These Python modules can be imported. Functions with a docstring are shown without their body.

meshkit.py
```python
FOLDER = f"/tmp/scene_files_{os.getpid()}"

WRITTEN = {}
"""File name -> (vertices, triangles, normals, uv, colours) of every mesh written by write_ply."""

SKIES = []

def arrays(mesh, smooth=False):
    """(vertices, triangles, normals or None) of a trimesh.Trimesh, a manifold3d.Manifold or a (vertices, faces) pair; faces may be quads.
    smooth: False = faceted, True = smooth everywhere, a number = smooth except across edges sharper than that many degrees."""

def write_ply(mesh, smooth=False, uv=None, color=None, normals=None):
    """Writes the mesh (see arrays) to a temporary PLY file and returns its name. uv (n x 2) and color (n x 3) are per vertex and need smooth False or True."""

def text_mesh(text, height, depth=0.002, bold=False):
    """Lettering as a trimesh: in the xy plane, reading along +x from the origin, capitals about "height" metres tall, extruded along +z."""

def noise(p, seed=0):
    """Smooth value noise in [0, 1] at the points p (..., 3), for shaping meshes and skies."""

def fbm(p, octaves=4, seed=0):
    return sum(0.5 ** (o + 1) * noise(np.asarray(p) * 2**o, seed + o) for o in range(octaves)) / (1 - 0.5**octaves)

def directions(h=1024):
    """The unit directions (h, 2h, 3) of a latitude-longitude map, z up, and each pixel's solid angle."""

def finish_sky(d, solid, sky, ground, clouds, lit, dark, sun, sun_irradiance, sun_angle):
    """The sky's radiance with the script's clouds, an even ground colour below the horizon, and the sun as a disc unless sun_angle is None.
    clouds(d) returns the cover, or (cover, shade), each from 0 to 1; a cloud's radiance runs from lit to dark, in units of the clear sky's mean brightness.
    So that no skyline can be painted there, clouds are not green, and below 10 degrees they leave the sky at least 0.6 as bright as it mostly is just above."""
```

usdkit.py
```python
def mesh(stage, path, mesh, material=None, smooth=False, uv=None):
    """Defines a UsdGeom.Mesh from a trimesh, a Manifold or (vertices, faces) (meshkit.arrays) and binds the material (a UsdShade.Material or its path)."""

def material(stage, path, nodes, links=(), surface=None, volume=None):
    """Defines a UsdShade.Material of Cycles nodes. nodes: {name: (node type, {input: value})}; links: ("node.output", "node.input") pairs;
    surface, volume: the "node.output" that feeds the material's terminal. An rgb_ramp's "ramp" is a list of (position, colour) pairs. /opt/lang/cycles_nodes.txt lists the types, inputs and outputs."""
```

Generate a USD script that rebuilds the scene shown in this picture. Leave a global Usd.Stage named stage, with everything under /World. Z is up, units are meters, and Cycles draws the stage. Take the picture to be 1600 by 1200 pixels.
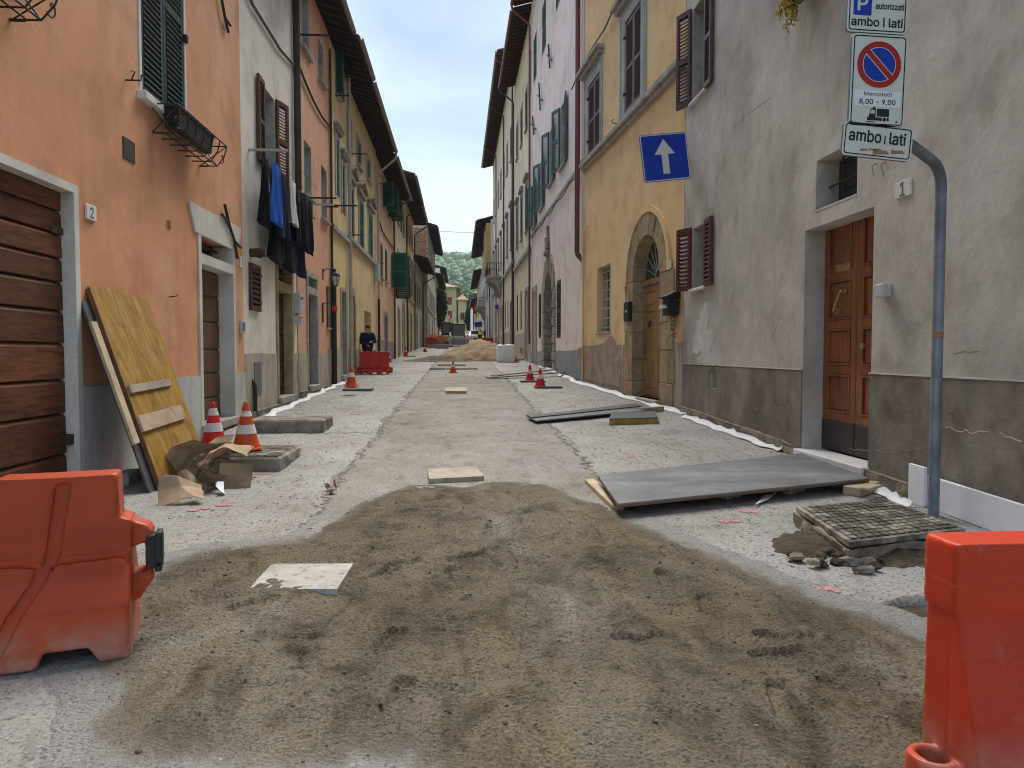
import math, random, numpy as np, trimesh, manifold3d, usdkit, meshkit
from shapely.geometry import Polygon, box as sbox, LineString, Point
from shapely.ops import unary_union
from shapely import affinity
from pxr import Usd, UsdGeom, UsdLux, UsdShade, Gf, Sdf, Vt
from manifold3d import Manifold, CrossSection

stage = Usd.Stage.CreateInMemory()
UsdGeom.SetStageUpAxis(stage, 'Z'); UsdGeom.SetStageMetersPerUnit(stage, 1.0)
UsdGeom.Xform.Define(stage, '/World'); UsdGeom.Scope.Define(stage, '/World/Looks')

# ---------------------------------------------------------------- camera, sky, sun, exposure
CAM = np.array([0.0, 0.0, 1.5]); FOC = 1150.0            # focal length in pixels of a 1600 wide picture
YAW = math.atan(80 / FOC); PITCH = math.atan(47 / FOC)   # turned right of the street axis, tipped down
EXPOSURE = 2.55
SUN_EL, SUN_AZ = math.radians(60), math.radians(8)     # azimuth: atan2(x, y)
cy_, sy_, cp_, sp_ = math.cos(YAW), math.sin(YAW), math.cos(PITCH), math.sin(PITCH)
FWD = np.array([sy_ * cp_, cy_ * cp_, -sp_]); RGT = np.array([cy_, -sy_, 0.0]); UPV = np.cross(RGT, FWD)
cam = UsdGeom.Camera.Define(stage, '/World/camera')
cam.AddTransformOp().Set(Gf.Matrix4d(*RGT, 0, *UPV, 0, *(-FWD), 0, *CAM, 1))
cam.CreateHorizontalApertureAttr(36.0); cam.CreateVerticalApertureAttr(27.0)
cam.CreateFocalLengthAttr(36.0 * FOC / 1600); cam.CreateClippingRangeAttr(Gf.Vec2f(0.05, 6000))
cam.CreateExposureAttr(EXPOSURE)

dome = UsdLux.DomeLight.Define(stage, '/World/sky')
skym = usdkit.material(stage, '/World/Looks/sky', {
    'sky': ('sky_texture', {'sky_type': 'single_scattering', 'sun_disc': False, 'sun_elevation': SUN_EL, 'sun_rotation': SUN_AZ}),
    'tc': ('texture_coordinate', {}),
    'map': ('mapping', {'mapping_type': 'point', 'scale': (1.0, 1.0, 2.6)}),
    'n': ('noise_texture', {'scale': 3.1, 'detail': 6.0, 'roughness': 0.5, 'distortion': 0.4}),
    'r': ('rgb_ramp', {'ramp': [(0.37, (1.08, 1.50, 2.1)), (0.5, (1.6, 2.02, 2.6)), (0.62, (2.4, 2.75, 3.15))]}),
    'mx': ('mix_color', {'blend_type': 'mix', 'fac': 0.82, 'use_clamp': True, 'use_clamp_result': False}),
    'bg': ('background_shader', {'strength': 0.055})},
    [('tc.generated', 'map.vector'), ('map.vector', 'n.vector'), ('n.fac', 'r.fac'), ('sky.color', 'mx.a'), ('r.color', 'mx.b'), ('mx.result', 'bg.color')],
    surface='bg.background')
UsdShade.MaterialBindingAPI.Apply(dome.GetPrim()).Bind(skym)
for k, v in (('label', 'pale blue grey overcast sky above the street'), ('category', 'sky'), ('kind', 'structure')): dome.GetPrim().SetCustomDataByKey(k, v)
sun = UsdLux.DistantLight.Define(stage, '/World/sun')
sun.CreateNormalizeAttr(True); sun.CreateIntensityAttr(0.38); sun.CreateAngleAttr(46.0); sun.CreateColorAttr(Gf.Vec3f(1.0, 0.94, 0.86))
sun.AddRotateXYZOp().Set(Gf.Vec3f(math.degrees(math.pi / 2 - SUN_EL), 0, -math.degrees(SUN_AZ) + 180))

# ---------------------------------------------------------------- helpers
SLOPE = 0.0313
def ramp_h(y): return SLOPE * np.clip(y, -20, 190)        # the street climbs gently
def ray(px, py):
    d = FWD + (px - 800) / FOC * RGT + (600 - py) / FOC * UPV
    return d
def ground(px, py, up=0.0):
    """the point of the street under a line of sight of the survey photograph"""
    d = ray(px, py); t = (up - CAM[2]) / (d[2] - SLOPE * d[1])
    p = CAM + t * d
    return np.array([p[0], p[1], SLOPE * p[1] + up])
def at_y(px, py, y):
    d = ray(px, py); return CAM + d * (y / d[1])
def at_x(px, py, x):
    d = ray(px, py); return CAM + d * (x / d[0])

used, OFF = {}, {'/World': np.zeros(3)}
def numbered(parent, name):
    k = (parent, name); n = used.get(k, 0); used[k] = n + 1
    return f'{parent}/{name}' + (f'_{n:03d}' if n else '')
def tag(prim, label=None, cat=None, group=None, kind=None):
    for k, v in (('label', label), ('category', cat), ('group', group), ('kind', kind)):
        if v: prim.SetCustomDataByKey(k, v)
def thing(name, label, cat, at=(0, 0, 0), group=None, rotz=0.0):
    p = numbered('/World', name); x = UsdGeom.Xform.Define(stage, p)
    x.AddTranslateOp().Set(Gf.Vec3d(*map(float, at)))
    if rotz: x.AddRotateZOp().Set(math.degrees(rotz))
    OFF[p] = np.array(at, float) if not rotz else None
    tag(x.GetPrim(), label, cat, group); return p
def cat_(ms): 
    ms = [m for m in ms if m is not None]
    if len(ms) == 1: return ms[0]
    return trimesh.util.concatenate(ms)
def put(mesh, name, mat, parent='/World', smooth=False, label=None, cat=None, group=None, kind=None, local=False):
    """one Mesh prim; its points are stored relative to its thing"""
    if isinstance(mesh, list): mesh = cat_(mesh)
    if hasattr(mesh, 'to_mesh'):
        m = mesh.to_mesh(); mesh = trimesh.Trimesh(m.vert_properties[:, :3], m.tri_verts, process=False)
    off = np.zeros(3)
    if not local and parent != '/World':
        root = '/'.join(parent.split('/')[:3]); off = OFF[root]
    mesh = trimesh.Trimesh(np.array(mesh.vertices) - off, mesh.faces, process=False)
    mesh.remove_unreferenced_vertices()
    p = numbered(parent, name)
    prim = usdkit.mesh(stage, p, mesh, M[mat] if isinstance(mat, str) else mat, smooth=smooth).GetPrim()
    if parent == '/World': OFF[p] = np.zeros(3)
    tag(prim, label, cat, group, kind); return p
def clone(src, at, label, cat, group=None, rotz=0.0, tilt=None):
    name = src.split('/')[-1]
    p = numbered('/World', name); x = UsdGeom.Xform.Define(stage, p)
    x.AddTranslateOp().Set(Gf.Vec3d(*map(float, at))); x.AddRotateZOp().Set(math.degrees(rotz))
    x.GetPrim().GetReferences().AddInternalReference(src); x.GetPrim().SetInstanceable(True)
    tag(x.GetPrim(), label, cat, group); return p

def mk(v, f): return trimesh.Trimesh(np.array(v, float), np.array(f), process=False)
def fixw(m):
    if m.volume < 0: m.invert()
    return m
def cbox(x0, x1, y0, y1, z0, z1, c=0.0):
    """a box, its edges chamfered by c"""
    if x0 > x1: x0, x1 = x1, x0
    if y0 > y1: y0, y1 = y1, y0
    if z0 > z1: z0, z1 = z1, z0
    if c <= 0:
        b = trimesh.creation.box((x1 - x0, y1 - y0, z1 - z0)); b.apply_translation(((x0 + x1) / 2, (y0 + y1) / 2, (z0 + z1) / 2)); return b
    c = min(c, (x1 - x0) * .45, (y1 - y0) * .45, (z1 - z0) * .45)
    pts = []
    for X, sx in ((x0, 1), (x1, -1)):
        for Y, sy in ((y0, 1), (y1, -1)):
            for Z, sz in ((z0, 1), (z1, -1)):
                pts += [(X + sx * c, Y + sy * c, Z), (X + sx * c, Y, Z + sz * c), (X, Y + sy * c, Z + sz * c)]
    return trimesh.convex.convex_hull(np.array(pts))
def cyl(p0, p1, r0, r1=None, n=12, cap=True):
    r1 = r0 if r1 is None else r1
    p0, p1 = np.array(p0, float), np.array(p1, float); d = p1 - p0; L = np.linalg.norm(d); d /= max(L, 1e-9)
    a = np.cross(d, [0, 0, 1.0] if abs(d[2]) < .9 else [1.0, 0, 0]); a /= np.linalg.norm(a); b = np.cross(d, a)
    t = np.arange(n) / n * 2 * np.pi
    ring = np.outer(np.cos(t), a) + np.outer(np.sin(t), b)
    v = np.vstack([p0 + r0 * ring, p1 + r1 * ring, [p0], [p1]])
    f = []
    for i in range(n):
        j = (i + 1) % n; f += [(i, j, n + j), (i, n + j, n + i)]
        if cap: f += [(2 * n, j, i), (2 * n + 1, n + i, n + j)]
    return fixw(mk(v, f))
def tube(pts, r, n=8):
    pts = np.array(pts, float); N = len(pts)
    t = np.gradient(pts, axis=0); t /= np.linalg.norm(t, axis=1)[:, None]
    ref = np.array([0, 0, 1.0]) if abs(t[0][2]) < .9 else np.array([1.0, 0, 0])
    a = np.cross(t[0], ref); a /= np.linalg.norm(a); v = []; ang = np.arange(n) / n * 2 * np.pi
    rr = np.broadcast_to(r, N)
    for i in range(N):
        a = a - t[i] * (a @ t[i]); a /= np.linalg.norm(a); b = np.cross(t[i], a)
        v.append(pts[i] + rr[i] * (np.outer(np.cos(ang), a) + np.outer(np.sin(ang), b)))
    v = np.vstack(v + [pts[:1], pts[-1:]]); f = []
    for i in range(N - 1):
        for k in range(n):
            j = (k + 1) % n; p, q = i * n, (i + 1) * n
            f += [(p + k, p + j, q + j), (p + k, q + j, q + k)]
    for k in range(n):
        j = (k + 1) % n; f += [(N * n, j, k), (N * n + 1, (N - 1) * n + k, (N - 1) * n + j)]
    return fixw(mk(v, f))
def bend(pts, r=0.08, n=5):
    """rounds the corners of a polyline"""
    pts = [np.array(p, float) for p in pts]; out = [pts[0]]
    for a, b, c in zip(pts, pts[1:], pts[2:]):
        u, w = a - b, c - b; lu, lw = np.linalg.norm(u), np.linalg.norm(w); q = min(r, lu * .45, lw * .45)
        p0, p1 = b + u / lu * q, b + w / lw * q
        for t in np.linspace(0, 1, n): out.append((1 - t) ** 2 * p0 + 2 * t * (1 - t) * b + t * t * p1)
    return out + [pts[-1]]
def ext(poly, h):
    if poly.geom_type != 'Polygon': return cat_([ext(g, h) for g in poly.geoms if g.area > 1e-6])
    return trimesh.creation.extrude_polygon(poly, h, engine='earcut')
def lathe(prof, n=24, at=(0, 0, 0)):
    """prof: (r, z) from bottom to top"""
    t = np.arange(n) / n * 2 * np.pi; v, f = [], []
    for r, z in prof: v += [(r * math.cos(a) + at[0], r * math.sin(a) + at[1], z + at[2]) for a in t]
    for i in range(len(prof) - 1):
        for k in range(n):
            j = (k + 1) % n; p, q = i * n, (i + 1) * n
            f += [(p + k, p + j, q + j), (p + k, q + j, q + k)]
    return mk(v, f)
def loft_frame(m, o, ex, ey, ez):
    """moves a mesh from local axes to the world"""
    R = np.stack([ex, ey, ez], 1); m = mk(np.array(m.vertices) @ R.T + o, np.array(m.faces))
    if np.linalg.det(R) < 0: m.invert()
    return m
def rotz(m, a, at=(0, 0, 0)):
    m = m.copy(); m.apply_transform(trimesh.transformations.rotation_matrix(a, (0, 0, 1))); m.apply_translation(at); return m
def rough(m, amp, sc, seed=0):
    m = m.copy(); v = np.array(m.vertices); n = np.array(m.vertex_normals)
    m.vertices = v + n * ((meshkit.fbm(v * sc, 3, seed) - .5) * 2 * amp)[:, None]; return m

# ---------------------------------------------------------------- materials
M = {}
def material(name, stops, scale=2.0, detail=6.0, rough_=0.9, bump=0.0, bscale=None, bdist=0.01, stretch=(1, 1, 1), second=None, spec=0.3, metal=0.0, coords='pos', stain=None, rnd=None, coat=0.0, dist=0.0, third=None):
    """noise coloured principled material. second / third / stain: (scale, stretch, ramp) multiplied over the first colour"""
    n = {'geo': ('geometry', {}), 'tc': ('texture_coordinate', {}), 'map': ('mapping', {'mapping_type': 'point', 'scale': stretch}),
         'n': ('noise_texture', {'scale': scale, 'detail': detail, 'roughness': 0.62, 'distortion': dist}), 'r': ('rgb_ramp', {'ramp': stops}),
         'p': ('principled_bsdf', {'roughness': rough_, 'specular_ior_level': spec, 'metallic': metal, 'coat_weight': coat})}
    src = 'geo.position' if coords == 'pos' else 'tc.object'
    l = [(src, 'map.vector'), ('map.vector', 'n.vector'), ('n.fac', 'r.fac')]; col = 'r.color'
    for i, s in enumerate([x for x in (second, third, stain) if x]):
        n[f'm{i}'] = ('mapping', {'mapping_type': 'point', 'scale': s[1], 'location': (3.1 * i + 1.7, 1.3, 7.7 * i)})
        n[f's{i}'] = ('noise_texture', {'scale': s[0], 'detail': 5.0, 'roughness': 0.6})
        n[f'q{i}'] = ('rgb_ramp', {'ramp': s[2]})
        n[f'x{i}'] = ('mix_color', {'blend_type': 'multiply', 'fac': 1.0, 'use_clamp': True})
        l += [(src, f'm{i}.vector'), (f'm{i}.vector', f's{i}.vector'), (f's{i}.fac', f'q{i}.fac'), (col, f'x{i}.a'), (f'q{i}.color', f'x{i}.b')]; col = f'x{i}.result'
    if rnd:
        n['oi'] = ('object_info', {}); n['rr'] = ('rgb_ramp', {'ramp': [(0, (1 - rnd,) * 3), (1, (1 + rnd,) * 3)]})
        n['xr'] = ('mix_color', {'blend_type': 'multiply', 'fac': 1.0, 'use_clamp': True, 'use_clamp_result': False})
        l += [('oi.random', 'rr.fac'), (col, 'xr.a'), ('rr.color', 'xr.b')]; col = 'xr.result'
    l.append((col, 'p.base_color'))
    if bump:
        n['bn'] = ('noise_texture', {'scale': bscale or scale * 8, 'detail': 6.0, 'roughness': 0.65})
        n['b'] = ('bump', {'strength': bump, 'distance': bdist})
        l += [('map.vector', 'bn.vector'), ('bn.fac', 'b.height'), ('b.normal', 'p.normal')]
    M[name] = usdkit.material(stage, '/World/Looks/' + name, n, l, surface='p.BSDF')
def shade(c, k): return tuple(min(.95, x * k) for x in c)
def plaster(name, c, var=0.22, dirt=0.3, bump=0.5, warm=None, big=0.45, st=.28, patch=None):
    a = shade(c, 1 - var); b = shade(c, 1 + var * .55)
    material(name, [(0.28, a), (0.5, c), (0.72, warm or b)], scale=big, detail=8, bump=bump * .7, bscale=11, bdist=0.014,
             second=(3.2, (1.6, 1.6, st), [(0.3, (1 - dirt,) * 3), (0.55, (1, 1, 1))]),
             third=(1.3, (1, 1, 1), [(0.36, (.84, .83, .82)), (0.5, (1, 1, 1)), (.66, (1.0, 1.0, 1.0))]),
             stain=patch or (40, (1, 1, 1), [(0.35, (.86, .86, .86)), (0.6, (1, 1, 1))]))
plaster('orange_plaster', (.62, .305, .165), .14, .08, warm=(.68, .41, .27), patch=(1.2, (1, 1, .7), [(.34, (.90, .87, .84)), (.44, (.98, .97, .965)), (.48, (1, 1, 1))]))
plaster('white_plaster', (.75, .705, .62), .07, .08)
plaster('dado_white', (.50, .505, .485), .16, .22)
plaster('frame_white', (.62, .60, .545), .10, .15)
plaster('dado_beige', (.42, .38, .31), .2, .25)
plaster('salmon_plaster', (.66, .37, .24), .08, .10)
plaster('yellow_plaster', (.66, .52, .265), .10, .14)
plaster('cream_yellow', (.66, .52, .275), .12, .18)
plaster('salmon_pale', (.68, .45, .30), .08, .12)
plaster('cream_plaster', (.68, .60, .43), .10, .14)
plaster('ochre_plaster', (.55, .38, .15), .14, .22)
plaster('grey_cream', (.46, .43, .35), .22, .35)
plaster('apricot_plaster', (.76, .52, .265), .07, .06, warm=(.80, .57, .32))
plaster('pink_plaster', (.74, .635, .60), .08, .08)
plaster('pale_pink', (.72, .62, .49), .08, .10)
plaster('grey_plaster', (.465, .43, .38), .22, .12, bump=.9, warm=(.60, .56, .50), big=.8, st=.75, patch=(1.5, (1, 1, .8), [(.34, (.84, .81, .77)), (.45, (.96, .955, .945)), (.50, (1, 1, 1))]))
plaster('grey_dado', (.225, .195, .155), .38, .25, bump=.9, big=.9, st=.7, warm=(.33, .29, .23), patch=(1.8, (1, 1, 1.2), [(.33, (.74, .71, .66)), (.43, (.92, .91, .89)), (.50, (1, 1, 1))]))
plaster('blue_grey_dado', (.27, .28, .29), .2, .3)
plaster('pinkish_dado', (.40, .35, .30), .25, .3)
material('peeled_plaster', [(.25, (.19, .14, .09)), (.5, (.30, .24, .165)), (.75, (.40, .345, .27))], 2.5, detail=9, bump=1, bscale=20, bdist=.02, second=(12, (1, 1, 1), [(.3, (.7, .68, .64)), (.5, (1, 1, 1))]))
plaster('far_yellow', (.46, .37, .2), .12, .2)
plaster('white_house_far', (.68, .67, .65), .12, .25)
material('stone_white', [(.3, (.50, .49, .46)), (.6, (.64, .63, .60))], 3, bump=.3, bscale=30)
material('stone_grey', [(.3, (.25, .235, .21)), (.6, (.38, .36, .32))], 3, bump=.5, bscale=25, second=(9, (1, 1, 1), [(.3, (.75, .75, .75)), (.55, (1, 1, 1))]))
material('stone_brown', [(.3, (.17, .15, .115)), (.6, (.29, .26, .205))], 3, bump=.5, bscale=25)
material('sandstone', [(.25, (.20, .15, .085)), (.5, (.33, .25, .14)), (.75, (.42, .34, .22))], 2.2, bump=.7, bscale=20, bdist=.015, second=(7, (1, 1, 1), [(.3, (.7, .68, .64)), (.55, (1, 1, 1))]), rnd=.16)
material('pietra_serena', [(.3, (.27, .26, .24)), (.65, (.40, .39, .36))], 2, bump=.4, bscale=25)
material('rubble_stone', [(.3, (.12, .10, .075)), (.55, (.24, .205, .15)), (.8, (.33, .29, .23))], 5, bump=1, bscale=24, bdist=.02)
def wood(name, c, var=.4, st=(6, 6, 1.2), rough_=.6, bump=.35, coords='pos', rnd=.12, spec=.35, coat=0.):
    material(name, [(.3, shade(c, 1 - var)), (.5, c), (.7, shade(c, 1 + var * .6))], 2.4, 8, rough_, bump, 9, .004, stretch=st, second=(1.7, (1, 1, 1), [(.3, (.72, .68, .64)), (.6, (1, 1, 1))]), rnd=rnd, spec=spec, coat=coat, coords=coords, dist=.6)
wood('garage_wood', (.115, .042, .020), .6, (5, 1.0, 9), .66, .6, spec=.25, rnd=.32)
wood('old_door_wood', (.135, .062, .033), .45, (6, 6, 1.3), .6)
wood('dark_door_wood', (.045, .028, .018), .4)
wood('walnut_door', (.20, .062, .016), .55, (7, 7, .9), .38, .3, coat=.25)
wood('oak_door', (.33, .17, .075), .35, (8, 8, .9), .5)
wood('pale_wood', (.42, .33, .22), .3, (2, 2, 2), .75)
wood('grey_wood', (.30, .26, .21), .3, (3, 3, 3), .8)
material('formwork_yellow', [(.25, (.13, .07, .02)), (.42, (.27, .145, .022)), (.56, (.34, .195, .032)), (.72, (.36, .29, .17))], 2.4, 10, .62, .3, 9, .004, stretch=(3.0, 3.0, .55), second=(12, (1.5, 1.5, .12), [(.3, (.72, .70, .66)), (.5, (1, 1, 1))]), rnd=.1, dist=.8)
wood('brown_shutter', (.105, .040, .026), .25, (6, 6, 1), .5, .15)
wood('maroon_shutter', (.105, .031, .026), .22, (6, 6, 1), .45, .12)
wood('plum_shutter', (.085, .046, .05), .2, (6, 6, 1), .5, .12)
wood('green_shutter_dark', (.012, .035, .030), .3, (6, 6, 1), .4, .1)
wood('green_shutter', (.022, .105, .072), .25, (6, 6, 1), .5, .1)
wood('teal_shutter', (.055, .115, .115), .25, (6, 6, 1), .5, .1)
wood('rafter_wood', (.045, .026, .019), .4, (4, 4, 4), .8)
wood('soffit_wood', (.030, .018, .014), .35, (4, 4, 4), .85)
material('kick_plate', [(.3, (.025, .02, .018)), (.7, (.045, .037, .032))], 4, rough_=.45)
material('tile_clay', [(.3, (.20, .095, .05)), (.5, (.34, .18, .10)), (.7, (.42, .28, .18))], 1.5, bump=.4, bscale=15, second=(8, (1, 1, 1), [(.35, (.55, .55, .52)), (.6, (1, 1, 1))]), rnd=.15)
material('brick_clay', [(.3, (.20, .095, .06)), (.7, (.34, .19, .125))], 5, bump=.5, bscale=30, rnd=.2)
material('iron_black', [(.3, (.012, .011, .011)), (.7, (.03, .027, .025))], 15, rough_=.6, spec=.4)
material('iron_rust', [(.3, (.035, .022, .016)), (.7, (.085, .045, .026))], 15, rough_=.8)
material('planter_black', [(.3, (.010, .010, .011)), (.7, (.018, .018, .019))], 5, rough_=.5)
material('pipe_dark', [(.3, (.03, .022, .02)), (.7, (.06, .042, .035))], 3, rough_=.5)
material('pipe_red', [(.3, (.115, .028, .02)), (.7, (.17, .042, .028))], 3, rough_=.4, spec=.4)
material('pipe_grey', [(.3, (.30, .29, .27)), (.7, (.42, .41, .39))], 3, rough_=.5)
material('zinc', [(.3, (.16, .15, .135)), (.7, (.26, .245, .22))], 3, rough_=.5, metal=.3)
material('galvanised', [(.3, (.13, .155, .185)), (.6, (.22, .25, .285))], 5, rough_=.5, metal=.35, second=(1.5, (1, 1, .5), [(.38, (.6, .55, .5)), (.5, (1, 1, 1))]))
material('sign_back', [(.3, (.14, .16, .18)), (.7, (.2, .22, .24))], 4, rough_=.4, metal=.5)
material('sign_white', [(.3, (.53, .55, .51)), (.7, (.60, .615, .575))], 6, rough_=.35)
material('sticker_white', [(.3, (.68, .68, .71)), (.7, (.72, .72, .75))], 6, rough_=.4)
material('sign_black', [(0, (.012, .012, .014)), (1, (.016, .016, .018))], 5, rough_=.4)
material('sign_blue', [(.3, (.006, .035, .30)), (.7, (.009, .045, .36))], 3, rough_=.3)
material('sign_red', [(.3, (.32, .014, .016)), (.7, (.38, .02, .02))], 3, rough_=.35)
material('rust_stain', [(.3, (.22, .10, .05)), (.7, (.38, .22, .13))], 30)
material('marble', [(.3, (.58, .57, .54)), (.7, (.68, .67, .64))], 4, rough_=.5)
material('enamel_grey', [(.3, (.4, .41, .41)), (.7, (.46, .47, .47))], 4, rough_=.4)
material('plate_brown', [(.3, (.045, .038, .036)), (.7, (.065, .055, .05))], 4, rough_=.6)
material('plate_grey', [(.3, (.10, .105, .11)), (.7, (.15, .155, .16))], 4, rough_=.6)
material('plate_pink', [(.3, (.27, .19, .165)), (.7, (.33, .24, .21))], 4, rough_=.7)
material('pane', [(0, (.018, .021, .024)), (1, (.03, .034, .038))], 1.2, rough_=.06, spec=.6)
material('cab_pane', [(0, (.09, .11, .115)), (1, (.14, .16, .165))], 1.2, rough_=.08, spec=.6)
material('curtain', [(.3, (.42, .42, .43)), (.7, (.55, .55, .56))], 4, stretch=(6, 6, .5))
material('window_paint', [(.3, (.50, .49, .46)), (.7, (.58, .57, .54))], 4, rough_=.5)
def plastic(name, c, pale, dust=(.30, .27, .22)):
    N = lambda sc, det=6, dist=0.0: ('noise_texture', {'scale': sc, 'detail': float(det), 'roughness': .62, 'distortion': dist})
    n = {'g': ('geometry', {}), 'm1': ('mapping', {'mapping_type': 'point', 'scale': (1.2, 1.2, 5.0), 'rotation': (0, .25, 0)}), 'm2': ('mapping', {'mapping_type': 'point', 'scale': (5, 5, .7)}), 'a': N(1.6, 6), 'b': N(3.0, 9, 1.2), 'c': N(2.4, 6), 'd': N(9, 6), 'e': N(160, 3),
         'ra': ('rgb_ramp', {'ramp': [(.3, shade(c, .84)), (.55, c), (.8, shade(c, 1.15))]}), 'rb': ('rgb_ramp', {'ramp': [(.62, (0, 0, 0)), (.72, (.40, .40, .40))]}), 'rc': ('rgb_ramp', {'ramp': [(.62, (0, 0, 0)), (.80, (.22, .22, .22))]}), 'rd': ('rgb_ramp', {'ramp': [(.36, (.2, .2, .2)), (.62, (1, 1, 1))]}),
         'x1': ('mix_color', {'blend_type': 'mix', 'b': pale}), 'x2': ('mix_color', {'blend_type': 'mix', 'b': dust}), 'x3': ('mix_color', {'blend_type': 'mix', 'b': dust}), 'bb': ('rgb_to_bw', {}), 'bc': ('rgb_to_bw', {}), 'bd': ('rgb_to_bw', {}),
         'sx': ('separate_xyz', {}), 'mr': ('map_range', {'range_type': 'linear', 'from_min': .34, 'from_max': .09, 'to_min': 0.0, 'to_max': .75, 'clamp': True}), 'mu': ('math', {'math_type': 'multiply'}), 'bu': ('bump', {'strength': .12, 'distance': .002}), 'p': ('principled_bsdf', {'roughness': .46, 'specular_ior_level': .28})}
    l = [('g.position', 'm1.vector'), ('g.position', 'm2.vector'), ('g.position', 'a.vector'), ('m1.vector', 'b.vector'), ('m2.vector', 'c.vector'), ('g.position', 'd.vector'), ('g.position', 'e.vector'), ('a.fac', 'ra.fac'), ('b.fac', 'rb.fac'), ('c.fac', 'rc.fac'), ('d.fac', 'rd.fac'), ('rb.color', 'bb.color'), ('rc.color', 'bc.color'), ('rd.color', 'bd.color'),
         ('ra.color', 'x1.a'), ('bb.val', 'x1.fac'), ('x1.result', 'x2.a'), ('bc.val', 'x2.fac'), ('x2.result', 'x3.a'), ('g.position', 'sx.vector'), ('sx.z', 'mr.value'), ('mr.result', 'mu.value1'), ('bd.val', 'mu.value2'), ('mu.value', 'x3.fac'), ('x3.result', 'p.base_color'), ('e.fac', 'bu.height'), ('bu.normal', 'p.normal')]
    M[name] = usdkit.material(stage, '/World/Looks/' + name, n, l, surface='p.BSDF')
plastic('barrier_orange', (.33, .045, .012), (.46, .16, .09)); plastic('barrier_red', (.42, .032, .008), (.50, .10, .05))
material('rubber_black', [(.3, (.011, .012, .013)), (.7, (.02, .021, .022))], 6, rough_=.55)
material('cone_orange', [(.3, (.48, .06, .014)), (.7, (.55, .09, .025))], 8, rough_=.45, second=(20, (1, 1, 1), [(.3, (.75, .75, .75)), (.45, (1, 1, 1))]))
material('cone_red', [(.3, (.50, .016, .014)), (.7, (.58, .03, .02))], 8, rough_=.45)
material('cone_white', [(.3, (.56, .55, .53)), (.7, (.70, .69, .68))], 12, rough_=.45, second=(14, (1, 1, 1), [(.32, (.85, .5, .4)), (.42, (1, 1, 1))]))
material('cardboard', [(.3, (.30, .215, .135)), (.7, (.40, .30, .195))], 6, rough_=.85, bump=.15, bscale=60, bdist=.002)
material('cardboard_dark', [(.3, (.20, .145, .09)), (.7, (.28, .205, .13))], 6, rough_=.85)
material('concrete_old', [(.3, (.13, .115, .09)), (.5, (.24, .22, .185)), (.75, (.36, .34, .30))], 6, bump=.9, bscale=40, bdist=.012, second=(2, (1, 1, 1), [(.3, (.6, .57, .5)), (.6, (1, 1, 1))]))
material('concrete_pale', [(.3, (.25, .235, .20)), (.5, (.33, .32, .295)), (.7, (.40, .39, .365))], 5, bump=.8, bscale=50, second=(22, (1, 1, 1), [(.33, (.5, .47, .4)), (.45, (1, 1, 1))]))
material('cast_iron', [(.32, (.04, .035, .03)), (.48, (.10, .09, .072)), (.58, (.24, .22, .175)), (.72, (.40, .375, .32))], 5, rough_=.7, bump=.4, bscale=60, metal=.15)
material('sheet_steel', [(.3, (.10, .112, .12)), (.48, (.15, .163, .17)), (.6, (.21, .22, .22)), (.74, (.33, .335, .33))], 1.3, detail=9, rough_=.42, second=(14, (1, 1, 1), [(.35, (.8, .8, .8)), (.6, (1, 1, 1))]), stretch=(.6, 1.6, 1), bump=.1, bscale=40)
material('ply_edge', [(.3, (.12, .055, .03)), (.7, (.20, .10, .055))], 9)
material('dark_board', [(.3, (.05, .05, .05)), (.7, (.11, .11, .11))], 5, rough_=.7)
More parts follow.
